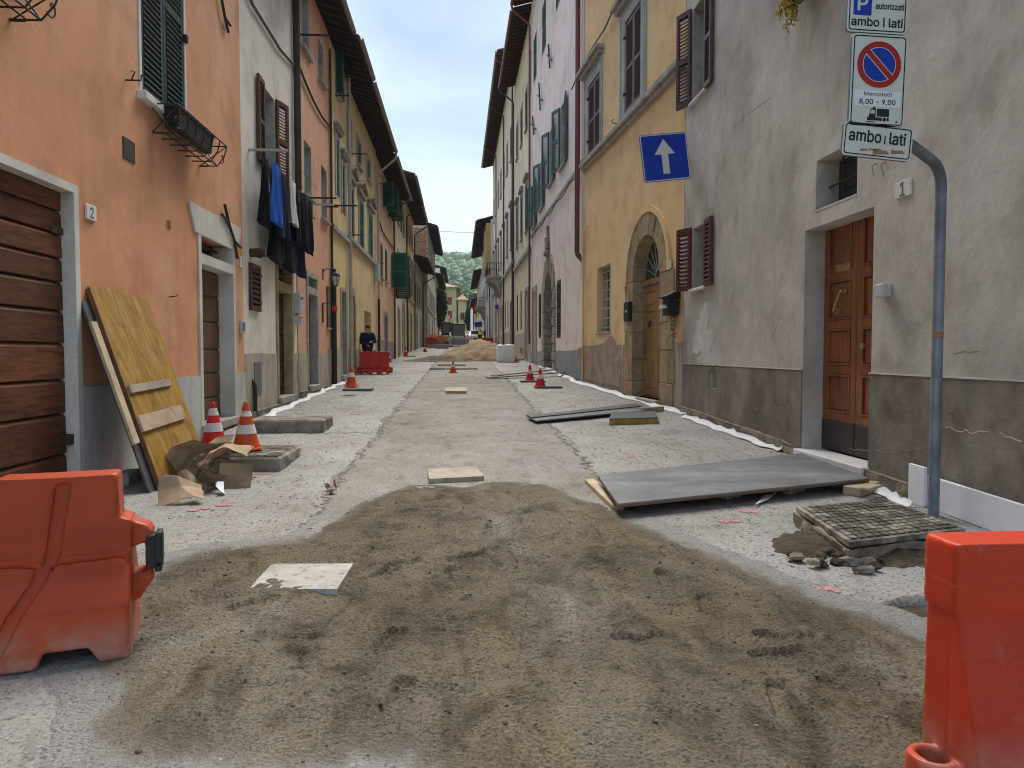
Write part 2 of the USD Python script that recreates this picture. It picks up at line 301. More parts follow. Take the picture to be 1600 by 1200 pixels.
material('foam_white', [(.3, (.70, .71, .73)), (.7, (.78, .79, .80))], 5, rough_=.8, bump=.2, bscale=80)
material('membrane', [(.3, (.60, .60, .60)), (.7, (.76, .76, .76))], 7, rough_=.8, bump=.4, bscale=20)
material('mud', [(.25, (.030, .022, .014)), (.5, (.068, .051, .034)), (.75, (.125, .10, .07))], 5, bump=1, bscale=30, bdist=.03, rough_=.9)
GR2 = (44, (1, 1, 1), [(.33, (.40, .39, .38)), (.45, (.93, .93, .92)), (.66, (1.15, 1.15, 1.14))])
material('gravel_grey', [(.25, (.245, .236, .218)), (.42, (.325, .318, .30)), (.58, (.372, .366, .35)), (.78, (.41, .404, .39))], 1.1, detail=10, bump=1.0, bscale=60, bdist=.022,
         second=GR2, third=(9, (1.0, .4, 1), [(.33, (.74, .73, .71)), (.45, (1, 1, 1))]), stain=(.55, (1, .4, 1), [(.36, (.84, .82, .78)), (.52, (1, 1, 1))]))
material('road_bed', [(.25, (.175, .162, .14)), (.45, (.25, .238, .215)), (.6, (.295, .284, .262)), (.78, (.335, .325, .306))], 1.4, detail=10, bump=1.0, bscale=60, bdist=.022,
         second=GR2, third=(7, (1.0, .35, 1), [(.33, (.72, .70, .67)), (.46, (1, 1, 1))]), stain=(.5, (1, .35, 1), [(.36, (.83, .80, .75)), (.52, (1, 1, 1))]))
material('seam_grit', [(.3, (.07, .063, .053)), (.5, (.14, .128, .11)), (.7, (.24, .225, .20))], 12, bump=1, bscale=50, bdist=.02)
# sand: grey brown, with yellow drifts, pale chalk and dark damp patches
def sand_material(name, mask=False):
    N = lambda sc, det=6, dist=0.0: ('noise_texture', {'scale': sc, 'detail': float(det), 'roughness': .64, 'distortion': dist})
    n = {'g': ('geometry', {}), 'm': ('mapping', {'mapping_type': 'point', 'rotation': (0, 0, .5), 'scale': (1, .55, 1)}), 'big': N(.9, 10, .6), 'mid': N(4.2, 9, .8), 'yel': N(2.1, 8, .5), 'pal': N(1.35, 9, .7), 'grain': N(62, 5), 'fine': N(190, 3),
         'rb': ('rgb_ramp', {'ramp': [(.30, (.088, .071, .049)), (.43, (.155, .130, .096)), (.54, (.205, .177, .136)), (.70, (.265, .236, .192))]}),
         'ry': ('rgb_ramp', {'ramp': [(.48, (0, 0, 0)), (.72, (.7, .7, .7))]}), 'rp': ('rgb_ramp', {'ramp': [(.56, (0, 0, 0)), (.76, (.6, .6, .6))]}), 'rd': ('rgb_ramp', {'ramp': [(.32, (.48, .45, .41)), (.52, (1, 1, 1))]}),
         'rg': ('rgb_ramp', {'ramp': [(.32, (.42, .40, .37)), (.48, (.95, .95, .95)), (.68, (1.3, 1.28, 1.22))]}), 'rf': ('rgb_ramp', {'ramp': [(.3, (.7, .7, .7)), (.7, (1.25, 1.25, 1.25))]}),
         'my': ('mix_color', {'blend_type': 'mix', 'b': (.270, .216, .128)}), 'mp': ('mix_color', {'blend_type': 'mix', 'b': (.39, .37, .34)}), 'md': ('mix_color', {'blend_type': 'multiply', 'fac': 1.0}), 'mg': ('mix_color', {'blend_type': 'multiply', 'fac': 1.0, 'use_clamp_result': False}), 'mf': ('mix_color', {'blend_type': 'multiply', 'fac': 1.0, 'use_clamp_result': False}),
         'ad': ('math', {'math_type': 'add'}), 'b': ('bump', {'strength': 1.0, 'distance': .045}), 'p': ('principled_bsdf', {'roughness': .95, 'specular_ior_level': .15}), 'by': ('rgb_to_bw', {}), 'bp': ('rgb_to_bw', {})}
    l = [('g.position', 'm.vector')] + [('m.vector', k + '.vector') for k in ('big', 'mid', 'yel', 'pal')] + [('g.position', 'grain.vector'), ('g.position', 'fine.vector'), ('big.fac', 'rb.fac'), ('yel.fac', 'ry.fac'), ('pal.fac', 'rp.fac'), ('mid.fac', 'rd.fac'), ('grain.fac', 'rg.fac'), ('fine.fac', 'rf.fac'),
         ('ry.color', 'by.color'), ('rp.color', 'bp.color'), ('by.val', 'my.fac'), ('bp.val', 'mp.fac'), ('rb.color', 'my.a'), ('my.result', 'mp.a'), ('mp.result', 'md.a'), ('rd.color', 'md.b'), ('md.result', 'mg.a'), ('rg.color', 'mg.b'), ('mg.result', 'mf.a'), ('rf.color', 'mf.b'), ('mf.result', 'p.base_color'),
         ('grain.fac', 'ad.value1'), ('mid.fac', 'ad.value2'), ('ad.value', 'b.height'), ('b.normal', 'p.normal')]
    if mask:
        n.update({'at': ('attribute', {'attribute': 'cover'}), 'k1': ('math', {'math_type': 'multiply_add', 'value2': 1.5, 'value3': -.75}), 'k2': ('math', {'math_type': 'multiply_add', 'value2': 1.1, 'value3': -.55}), 'k3': ('math', {'math_type': 'add'}), 'k4': ('math', {'math_type': 'add'}), 'k5': ('map_range', {'range_type': 'smoothstep', 'from_min': .25, 'from_max': .75, 'to_min': 0.0, 'to_max': 1.0}),
                  'rgv': ('rgb_ramp', {'ramp': [(.33, (.155, .15, .14)), (.46, (.335, .328, .308)), (.66, (.41, .40, .385))]}), 'mk': ('mix_color', {'blend_type': 'mix'})})
        l = [x for x in l if x[1] != 'p.base_color'] + [('mid.fac', 'k1.value1'), ('grain.fac', 'k2.value1'), ('k1.value', 'k3.value1'), ('k2.value', 'k3.value2'), ('at.fac', 'k4.value1'), ('k3.value', 'k4.value2'), ('k4.value', 'k5.value'), ('grain.fac', 'rgv.fac'), ('rgv.color', 'mk.a'), ('mf.result', 'mk.b'), ('k5.result', 'mk.fac'), ('mk.result', 'p.base_color')]
    M[name] = usdkit.material(stage, '/World/Looks/' + name, n, l, surface='p.BSDF')
sand_material('sand'); sand_material('sand_cover', True)
material('sand_yellow', [(.25, (.19, .14, .075)), (.5, (.28, .215, .125)), (.75, (.36, .285, .17))], 1.2, detail=9, bump=.9, bscale=40, bdist=.03, second=(40, (1, 1, 1), [(.3, (.72, .72, .7)), (.5, (1, 1, 1))]))
material('pebble', [(.2, (.14, .135, .12)), (.5, (.28, .275, .26)), (.8, (.40, .395, .385))], 30, bump=.3, bscale=90, rnd=.3)
material('pebble_dark', [(.2, (.06, .048, .033)), (.8, (.17, .145, .11))], 30, rnd=.3)
material('paint_pink', [(.3, (.42, .13, .15)), (.7, (.45, .24, .25))], 30, rough_=.8)
material('cable_grey', [(0, (.10, .095, .09)), (1, (.13, .125, .12))], 3)
material('cloth_black', [(.3, (.008, .008, .011)), (.7, (.016, .016, .021))], 5, rough_=.9, spec=.1)
material('cloth_navy', [(.3, (.011, .013, .03)), (.7, (.02, .023, .05))], 5, rough_=.9, spec=.1)
material('cloth_blue', [(.3, (.022, .085, .36)), (.7, (.035, .125, .47))], 3, rough_=.9, spec=.1)
material('cloth_white', [(.3, (.64, .63, .60)), (.7, (.74, .73, .70))], 4, rough_=.9, spec=.1)
material('cloth_tan', [(.3, (.45, .36, .25)), (.7, (.58, .47, .33))], 4, rough_=.9)
material('skin', [(.3, (.42, .24, .17)), (.7, (.52, .31, .22))], 8, rough_=.55)
material('hair_dark', [(.3, (.02, .014, .01)), (.7, (.04, .03, .02))], 30, rough_=.6)
material('vest_yellow', [(.3, (.55, .62, .04)), (.7, (.65, .72, .06))], 4, rough_=.8)
material('machine_white', [(.3, (.55, .55, .55)), (.7, (.62, .62, .62))], 3, rough_=.4)
material('machine_black', [(.3, (.014, .014, .016)), (.7, (.028, .028, .03))], 3, rough_=.5)
material('machine_yellow', [(.3, (.50, .30, .025)), (.7, (.58, .36, .04))], 3, rough_=.45)
material('machine_red', [(.3, (.42, .035, .022)), (.7, (.50, .05, .03))], 3, rough_=.45)
material('machine_grey', [(.3, (.20, .21, .22)), (.7, (.30, .31, .32))], 3, rough_=.5)
material('net_orange', [(.3, (.62, .16, .05)), (.7, (.70, .22, .09))], 9, rough_=.6)
material('lamp_glass', [(0, (.45, .45, .42)), (1, (.5, .5, .47))], 5, rough_=.2)
material('bag_white', [(.3, (.72, .71, .68)), (.7, (.80, .79, .76))], 5, rough_=.8, bump=.3, bscale=12)
material('brass', [(.3, (.34, .25, .12)), (.7, (.45, .34, .18))], 6, rough_=.35, metal=.8)
material('bark', [(.3, (.05, .038, .026)), (.7, (.12, .09, .065))], 6, bump=.6)
def leafm(name, a, b):
    M[name] = usdkit.material(stage, '/World/Looks/' + name, {
        'g': ('geometry', {}), 'n': ('noise_texture', {'scale': 0.35, 'detail': 4.0}), 'oi': ('object_info', {}), 'ri': ('math', {'math_type': 'multiply_add', 'value2': 0.45, 'value3': 0.0}),
        'ad': ('math', {'math_type': 'add'}), 'r': ('rgb_ramp', {'ramp': [(.3, a), (.85, b)]}),
        'd': ('principled_bsdf', {'roughness': .6, 'specular_ior_level': .25}), 't': ('translucent_bsdf', {}), 'm': ('mix_closure', {'fac': .25})},
        [('g.position', 'n.vector'), ('g.random_per_island', 'ri.value1'), ('n.fac', 'ad.value1'), ('ri.value', 'ad.value2'), ('ad.value', 'r.fac'), ('r.color', 'd.base_color'), ('r.color', 't.color'), ('d.BSDF', 'm.closure1'), ('t.BSDF', 'm.closure2')], surface='m.closure')
leafm('leaf_bright', (.06, .11, .02), (.16, .23, .05))
leafm('leaf_mid', (.035, .08, .02), (.10, .17, .045))
leafm('leaf_dark', (.015, .036, .015), (.045, .085, .034))
leafm('leaf_yellow', (.26, .22, .03), (.62, .42, .09))
material('grass_hill', [(.3, (.035, .06, .02)), (.7, (.09, .14, .045))], .02, detail=6)

# ---------------------------------------------------------------- houses
class House:
    """a house along the street: local axes u (away from the camera along the facade), d (out over the street), z"""
    def __init__(s, name, label, xa, ya, xb, yb, zt, wall, group=None, depth=7.0, T=.62, zb=None, cat='house'):
        s.a = np.array([xa, ya, 0.0]); b = np.array([xb, yb, 0.0]); s.t = (b - s.a); s.L = np.linalg.norm(s.t); s.t /= s.L
        s.n = np.array([s.t[1], -s.t[0], 0.0]) * (1 if xa < 0 else -1)
        s.zt, s.wall, s.depth, s.T = zt, wall, depth, T; s.holes = []
        s.zb = float(min(ramp_h(ya), ramp_h(yb))) - .5 if zb is None else zb
        s.p = thing(name, label, cat, at=(xa, ya, float(ramp_h(ya))), group=group); s.gu = lambda u: float(ramp_h((s.a + s.t * u)[1]))
    def W(s, m):
        """local (u, d, z) mesh to the world"""
        return loft_frame(m, s.a, s.t, s.n, np.array([0, 0, 1.0]))
    def pt(s, u, d, z): return s.a + s.t * u + s.n * d + np.array([0, 0, z])
    def uz(s, px, py, d=0.0):
        r = ray(px, py); o = s.a + s.n * d - CAM
        k = (o @ s.n) / (r @ s.n); p = CAM + k * r
        return float((p - s.a) @ s.t), float(p[2])
    def box(s, u0, u1, d0, d1, z0, z1, c=0.0): return s.W(cbox(u0, u1, d0, d1, z0, z1, c))
    def plate(s, poly, d0, d1):
        m = ext(poly, d1 - d0); v = np.array(m.vertices)
        m = mk(np.stack([v[:, 0], v[:, 2] + d0, v[:, 1]], 1), m.faces)
        return s.W(fixw(m))
    def put(s, m, name, mat, parent=None, **k): return put(m, name, mat, parent or s.p, **k)
    def cut(s, u0, u1, z0, z1): s.holes.append(sbox(u0, z0, u1, z1))
    def finish(s, dado=None, dmat=None, dado_holes=None, gable=None):
        wall = sbox(0.006, s.zb, s.L - .006, s.zt)
        if s.holes: wall = wall.difference(unary_union(s.holes))
        ms = [s.plate(wall, -s.T, 0), s.box(.006, s.L - .006, -s.depth, -s.T, s.zb, s.zt)]
        s.put(ms, 'wall', s.wall)
        if dado is not None:
            z0, z1 = dado if isinstance(dado, tuple) else (dado, dado)
            rg_ = np.random.RandomState(int(s.L * 37)); us_ = np.linspace(0, s.L, int(s.L / .18) + 2); band = Polygon([(.0, s.zb), (s.L, s.zb)] + [(u, z0 + (z1 - z0) * u / s.L + rg_.uniform(-.007, .007) + .008 * math.sin(u * 1.7)) for u in us_[::-1]])
            if s.holes: band = band.difference(unary_union([h.buffer(.004, join_style=2) for h in s.holes + (dado_holes or [])]))
            for g in (band.geoms if band.geom_type != 'Polygon' else [band]):
                if g.area > .02: s.put(s.plate(g, .002, .018), 'dado', dmat)
    def leaf(s, hu, z0, z1, w, ang, dr, mat, slats=True, sep=False, t=.05, n=None, d0=.0, mid=True, style='tilt', lab=None):
        """a shutter leaf hinged at hu: closed it reaches from hu towards dr * u; ang opens it outwards"""
        ex = math.cos(ang) * dr * s.t + math.sin(ang) * s.n; ez = np.array([0, 0, 1.0]); ey = np.cross(ez, ex)
        o = s.pt(hu, d0, 0); h = z1 - z0; sg_ = 1 if np.cross(ez, dr * s.t) @ s.n > 0 else -1; st = min(.075, w * .16); rl = .09
        fr = [cbox(0, st, -t / 2, t / 2, z0, z1, .004), cbox(w - st, w, -t / 2, t / 2, z0, z1, .004),
              cbox(st, w - st, -t / 2, t / 2, z0, z0 + rl, .0), cbox(st, w - st, -t / 2, t / 2, z1 - rl, z1, .0)]
        zs = [(z0 + rl, z1 - rl)]
        if mid and h > 1.2:
            zm = z0 + h * .48; fr.append(cbox(st, w - st, -t / 2, t / 2, zm - .04, zm + .04)); zs = [(z0 + rl, zm - .04), (zm + .04, z1 - rl)]
        sl = []
        for a, b in zs:
            k = max(2, int(round((b - a) / (n or .062))))
            for i in range(k):
                zc = a + (i + .5) * (b - a) / k
                hs = (n or .062) * .56; q = cbox(st + .001, w - st - .001, -.005, .005, -hs, hs); q.apply_transform(trimesh.transformations.rotation_matrix(-(1.08 if ang < 1 else .72) * sg_, (1, 0, 0))); q.apply_translation((0, 0, zc)); sl.append(q)
        fw = lambda m: loft_frame(m, o, ex, ey, ez)
        if sep:
            lp = s.put([fw(m) for m in fr], 'shutter', mat, label=lab)
            for q in sl: put(fw(q), 'slat', mat, lp)
        else: lp = s.put([fw(m) for m in fr + sl], 'shutter', mat, label=lab)
        return lp
    def glazing(s, u0, u1, z0, z1, d=-.2, bars=1, mat='pane', fm='window_paint', cur=False):
        f = .055; um = (u0 + u1) / 2
        fr = [s.box(u0, u0 + f, d - .03, d + .03, z0, z1), s.box(u1 - f, u1, d - .03, d + .03, z0, z1), s.box(u0 + f, u1 - f, d - .03, d + .03, z0, z0 + f), s.box(u0 + f, u1 - f, d - .03, d + .03, z1 - f, z1),
              s.box(um - .04, um + .04, d - .03, d + .035, z0 + f, z1 - f)]
        for i in range(bars):
            zc = z0 + (z1 - z0) * (i + 1) / (bars + 1); fr.append(s.box(u0 + f, um - .04, d - .02, d + .02, zc - .015, zc + .015)); fr.append(s.box(um + .04, u1 - f, d - .02, d + .02, zc - .015, zc + .015))
        w = s.put(fr, 'window', fm)
        put(s.box(u0 + f * .6, um - .03, d - .012, d - .006, z0 + f * .6, z1 - f * .6), 'pane', 'curtain' if cur else mat, w); put(s.box(um + .03, u1 - f * .6, d - .012, d - .006, z0 + f * .6, z1 - f * .6), 'pane', 'curtain' if cur else mat, w)
    def sill(s, u0, u1, z, mat='stone_white', o=.10, h=.07, ov=.08): s.put(s.box(u0 - ov, u1 + ov, -.05, o, z - h, z, .008), 'sill', mat)
    def surround(s, u0, u1, z0, z1, mat, w=.14, o=.035, bottom=False):
        ring = sbox(u0 - w, z0 - (w if bottom else 0), u1 + w, z1 + w).difference(sbox(u0 + .004, z0 - (0 if bottom else 1), u1 - .004, z1 - .004))
        s.put(s.plate(ring, -.012, o), 'window_surround', mat)
    def win(s, u0, u1, z0, z1, kind='closed', mat='brown_shutter', sep=False, sill='stone_grey', surround=None, angs=(2.9, 2.9), cur=False, n=None, hood=None, mid=True, d=-.2):
        s.cut(u0, u1, z0, z1); w = (u1 - u0) / 2
        if kind == 'closed':
            s.put(s.box(u0 + .01, u1 - .01, -.30, -.26, z0 + .01, z1 - .01), 'window', 'pane')
            s.leaf(u0 + .004, z0 + .01, z1 - .01, w - .008, 0, 1, mat, sep=sep, d0=-.025, n=n, mid=mid); s.leaf(u1 - .004, z0 + .01, z1 - .01, w - .008, 0, -1, mat, sep=sep, d0=-.025, n=n, mid=mid)
        else: s.glazing(u0, u1, z0, z1, d=d, cur=cur)
        if kind == 'open':
            s.leaf(u0 - .005, z0 - .02, z1 + .02, w, angs[0], 1, mat, sep=sep, d0=.035, n=n, mid=mid); s.leaf(u1 + .005, z0 - .02, z1 + .02, w, angs[1], -1, mat, sep=sep, d0=.035, n=n, mid=mid)
        if kind != 'closed':
            e = .014; s.put(s.plate(sbox(u0, z0, u1, z1).difference(sbox(u0 + e, z0 + e, u1 - e, z1 - e)), -.45, -.003), 'window_reveal', 'stone_grey')
        if sill: s.sill(u0, u1, z0, sill)
        if surround: s.surround(u0, u1, z0, z1, surround)
        if hood == 'pediment':
            a = .17; uu0, uu1 = u0 - .28, u1 + .28; z = z1 + .3
            s.put([s.plate(Polygon([(uu0, z), (uu1, z), (uu1, z + .08), ((uu0 + uu1) / 2, z + .36), (uu0, z + .08)]), -.02, .06), s.plate(Polygon([(uu0 - .08, z + .08), ((uu0 + uu1) / 2, z + .38), (uu1 + .08, z + .08), (uu1 + .08, z + .15), ((uu0 + uu1) / 2, z + .47), (uu0 - .08, z + .15)]), .0, a), s.box(uu0 - .04, uu1 + .04, .0, .12, z - .1, z)], 'pediment', 'stone_brown')
        elif hood == 'ledge':
            s.put([s.box(u0 - .3, u1 + .3, -.02, .15, z1 + .3, z1 + .38, .01), s.box(u0 - .24, u1 + .24, -.02, .12, z1 + .2, z1 + .298, .01)], 'hood', 'stone_brown')
    def rect(s, xl, xr, yt, yb):
        """opening limits from its survey pixels; yt and yb are read at its left edge"""
        (ul, zt), (_, zb) = s.uz(xl, yt), s.uz(xl, yb); ur = s.uz(xr, yt)[0]
        return min(ul, ur), max(ul, ur), zb, zt
    def roof(s, o=.8, drop=.12, rafters=True, rmat='rafter_wood', gutter='zinc', step=.5, tiles=True, u0=0.0, u1=None, thick=.10, rise=.28, rpart=True):
        u1 = s.L if u1 is None else u1; zt = s.zt; D = s.depth
        z_at = lambda d: zt + .16 - rise * (d - 0.0)           # underside of the roof boards
        rd = -D / 2
        prof = [(o, z_at(o)), (rd, z_at(rd)), (-D - .3, z_at(rd) - rise * (D / 2 + .3)), (-D - .3, z_at(rd) - rise * (D / 2 + .3) + thick), (rd, z_at(rd) + thick), (o, z_at(o) + thick)]
        m = trimesh.creation.extrude_polygon(Polygon(prof), u1 - u0, engine='earcut'); v = np.array(m.vertices)
        roof_p = s.put(s.W(fixw(mk(np.stack([v[:, 2] + u0, v[:, 0], v[:, 1]], 1), m.faces))), 'roof', 'soffit_wood')
        if tiles:
            ts = []; k = int((u1 - u0) / .24)
            for i in range(k):
                u = u0 + (i + .5) * (u1 - u0) / k; a = np.linspace(0, np.pi, 5); r = .095; v, f = [], []
                for (d, dz) in ((o + .05, 0), (rd, 0), (-D - .3, 0)):
                    zz = (z_at(d) if d >= rd else z_at(rd) - rise * (rd - d)) + thick
                    v += [(u + r * math.cos(x), d, zz + .6 * r * math.sin(x)) for x in a]
                for q in range(2):
                    for x in range(4): f += [(q * 5 + x, q * 5 + x + 1, q * 5 + 6 + x), (q * 5 + x, q * 5 + 6 + x, q * 5 + 5 + x)]
                f += [(0, 4, 3), (0, 3, 2), (0, 2, 1)]
                ts.append(s.W(mk(v, f)))
            ed = trimesh.creation.extrude_polygon(Polygon([(o + .03, z_at(o + .03) + thick), (rd, z_at(rd) + thick), (rd, z_at(rd) + thick + .03), (o + .03, z_at(o) + thick + .03)]), u1 - u0, engine='earcut'); v = np.array(ed.vertices)
            ts.append(s.W(fixw(mk(np.stack([v[:, 2] + u0, v[:, 0], v[:, 1]], 1), ed.faces))))
            put(ts, 'roof_tiles', 'tile_clay', roof_p, kind='stuff')
        if rafters:
            k = max(2, int((u1 - u0) / step)); rs = []
            for i in range(k):
                u = u0 + (i + .5) * (u1 - u0) / k
                q = cbox(-.045, .045, -.05, o - .03, -.12, 0); v = np.array(q.vertices); v[:, 2] += z_at(v[:, 1]) - .002; v[:, 0] += u
                q = s.W(mk(v, q.faces)); rs.append(q)
            if rpart:
                for q in rs: put(q, 'rafter', rmat, s.p)
            else: put(rs, 'rafters', rmat, s.p, kind='stuff')
        if gutter:
            a = np.linspace(np.pi, 2 * np.pi, 7); r = .075; zc = z_at(o) + .05; v, f = [], []
            for u in (u0, u1):
                for rr in (r, r - .012): v += [(u, o + .07 + rr * math.cos(x), zc + rr * math.sin(x)) for x in a]
            for x in range(6):
                f += [(x, x + 1, 15 + x), (x, 15 + x, 14 + x), (7 + x, 22 + x, 8 + x), (7 + x, 21 + x, 22 + x), (x, 7 + x, 8 + x), (x, 8 + x, x + 1)]
            s.put(s.W(mk(v, f)), 'gutter', gutter)
        s.o, s.zg = o, z_at(o)
    def downpipe(s, u, mat, zbot, r=.05, ztop=None, mat2=None, zsplit=None, gut=True, d=.10):
        zg = s.zg if gut else ztop; g = [s.pt(u, s.o + .07, zg), s.pt(u, s.o + .07, zg - .25), s.pt(u, d, zg - .9)] if gut else [s.pt(u, d, ztop)]
        zend = zsplit if zsplit else zbot
        s.put(tube(bend(g + [s.pt(u, d, zend)], .15), r, 8), 'downpipe', mat)
        if zsplit: s.put(tube([s.pt(u, d, zsplit), s.pt(u, d, zbot)], r * 1.15, 8), 'downpipe', mat2)
    def door(s, u0, u1, z0, z1, d, mat, panels, cols=2, knob=True, step='stone_grey', name='door'):
        """a panelled door set back by d; panels: heights of the rails as fractions"""
        s.cut(u0, u1, z0, z1); w = (u1 - u0) / cols; parts = []
        dp = s.put([s.box(u0, u1, -d - .05, -d - .02, z0, z1)], name, mat)
        st = min(.1, w * .16)
        for c in range(cols):
            a, b = u0 + c * w + .004, u0 + (c + 1) * w - .004; fr = []
            fr += [s.box(a, a + st, -d - .02, -d + .012, z0, z1), s.box(b - st, b, -d - .02, -d + .012, z0, z1)]
            for q in panels: fr.append(s.box(a + st, b - st, -d - .02, -d + .012, z0 + q * (z1 - z0) - .045, z0 + q * (z1 - z0) + .045))
            put(fr, 'leaf_frame', mat, dp)
            for lo, hi in zip(panels, panels[1:]):
                put(s.box(a + st + .035, b - st - .035, -d - .02, -d + .006, z0 + lo * (z1 - z0) + .075, z0 + hi * (z1 - z0) - .075, .02), 'panel', mat, dp)
        if step: s.put(s.box(u0 - .02, u1 + .02, -d, .06, z0 - .16, z0, .01), 'doorstep', step)
        return dp

def iron_anchor(s, pts_px, name='wall_anchor', r=.022, d=.05):
    ms = []
    for line in pts_px:
        q = []
        for (x, y) in line:
            u, z = s.uz(x, y, d); q.append(s.pt(u, d, z))
        ms.append(tube(q, r, 6))
    return s.put(ms, name, 'iron_black')
def basket(s, u0, u1, z, mat='iron_black', out=.34, h=.30):
    """wrought iron flower basket under a sill"""
    P = lambda u, d, zz: s.pt(u, d, z + zz); r = .009; ms = []
    um = [u0 + (u1 - u0) * k / 6 for k in range(7)]
    for d, zz, a in ((out, 0, 0), (out * .72, -h, .12)):
        ms.append(tube(bend([P(u0 + a, .0, zz), P(u0 + a, d, zz), P(u1 - a, d, zz), P(u1 - a, .0, zz)], .05), r, 6))
    ms.append(tube(bend([P(u0 + .1, .0, -h), P(u0 + .1, out * .4, -h), P(u1 - .1, out * .4, -h), P(u1 - .1, 0, -h)], .05), r, 6))
    for k, u in enumerate(um):
        ub = u0 + .12 + (u1 - u0 - .24) * k / 6
        ms.append(tube([P(u, out, 0), P((u + ub) / 2, out * .95, -h * .5), P(ub, out * .72, -h), P(ub, 0.0, -h)], r, 6))
    for u, sg in ((u0, 1), (u1, -1)):
        ms.append(tube([P(u, 0, 0), P(u + sg * .12, out * .72, -h)], r * .8, 6)); ms.append(tube([P(u, out, 0), P(u + sg * .1, 0, -h)], r * .8, 6))
        t = np.linspace(0, 5.5, 16); ms.append(tube([P(u + sg * (.06 + .018 * q * math.cos(q)), out * .86, -h * .55 + .018 * q * math.sin(q)) for q in t], r * .8, 5))
    return ms
def planter(s, u0, u1, z, name_at='planter'):
    m = cbox(u0, u1, .07, .27, z - .2, z + .04, .0); v = np.array(m.vertices)
    lo = v[:, 2] < z - .1; v[lo, 0] = (v[lo, 0] - (u0 + u1) / 2) * .92 + (u0 + u1) / 2; v[lo, 1] = (v[lo, 1] - .17) * .8 + .17
    return s.W(mk(v, m.faces)), s.box(u0 - .015, u1 + .015, .055, .285, z + .02, z + .05, .006)

# ================================================================ left side
# orange house with the garage
H = House('orange_house', 'orange plastered house with wide boarded garage gate and white dado', -3.58, 1.5, -3.58, 12.48, 9.6, 'orange_plaster')
O = H
u_r, z_t = H.uz(110, 301); gz0 = H.gu(5.2) + .0
gu0, gu1, gz1 = u_r - 2.75, u_r, z_t
H.cut(gu0 - .03, gu1 + .03, gz0 - .3, gz1 + .03)
ring = sbox(gu0 - .1, gz0 - .3, gu1 + .085, gz1 + .075).difference(sbox(gu0, gz0 - .4, gu1, gz1))
H.put(H.plate(ring, -.32, .03), 'garage_surround', 'frame_white')
gate = H.put(H.box(gu0, gu1, -.19, -.14, gz0 - .2, gz1), 'garage_gate', 'kick_plate')
ys = [300, 333, 368, 405, 442, 486, 536, 592, 645, 708, 775]
zz = [H.uz(99, y, -.11)[1] for y in ys]
for i in range(len(ys) - 1):
    hi, lo = zz[i] - .006, zz[i + 1] + .006
    if lo < gz0 - .15: lo = gz0 - .15
    pr = Polygon([(-.14, lo - .003), (-.090, lo - .003), (-.085, lo + .004), (-.087, hi - .034), (-.108, hi - .003), (-.14, hi)])
    m = trimesh.creation.extrude_polygon(pr, gu1 - gu0 - .02, engine='earcut'); v = np.array(m.vertices)
    put(rough(H.W(fixw(mk(np.stack([v[:, 2] + gu0 + .01, v[:, 0], v[:, 1]], 1), m.faces))), .004, 3, i), 'board', 'garage_wood', gate)
for y in (365, 686):
    u, z = H.uz(104, y, -.1); put([H.box(u - .10, u + .02, -.10, -.02, z - .05, z + .05, .01), H.box(u - .30, u - .09, -.088, -.07, z - .035, z + .03, .005)], 'hinge', 'iron_rust', gate)
# number tile, hatches
def house_number(s, xl, xr, yt, yb, txt, h):
    u0, u1, z0, z1 = s.rect(xl, xr, yt, yb)
    t = s.put(s.box(u0, u1, .0, .022, z0, z1, .004), 'number_tile', 'marble')
    m = meshkit.text_mesh(txt, h, .003); m.apply_translation((-m.bounds.mean(0)[0], -m.bounds.mean(0)[1], 0)); v = np.array(m.vertices)
    sg = 1 if s.a[0] < 0 else -1
    put(s.W(fixw(mk(np.stack([(u0 + u1) / 2 + sg * v[:, 0], .0225 + v[:, 2], (z0 + z1) / 2 + v[:, 1]], 1), m.faces))), 'numeral', 'plate_grey', t)
house_number(H, 132, 147, 317, 341, '2', .10)
u0, u1, z0, z1 = H.rect(191, 209, 212, 246); H.put([H.box(u0, u1, -.01, .012, z0, z1, .003)], 'hatch', 'plate_brown')
u, z = H.uz(263, 351); vp = [cyl(H.pt(u, -.005, z), H.pt(u, .007, z), .07, n=20)]; vt = H.put(vp, 'vent', 'orange_plaster')
for k in range(-2, 3): put(H.box(u - .05, u + .05, 0.0072, .010, z + k * .022 - .005, z + k * .022 + .005), 'vent_slot', 'iron_black', vt)
u, z = H.uz(264, 464); H.put(tube([H.pt(u, 0, z), H.pt(u, .09, z + .01), H.pt(u + .02, .1, z + .03)], .007, 5), 'nail', 'iron_rust')
u, z = H.uz(196, 125); H.put([tube([H.pt(u, 0, z), H.pt(u, .16, z), H.pt(u, .17, z + .06)], .009, 6), tube([H.pt(u, .06, z), H.pt(u, .10, z + .09), H.pt(u, .06, z + .10)], .008, 6)], 'hook', 'iron_black')
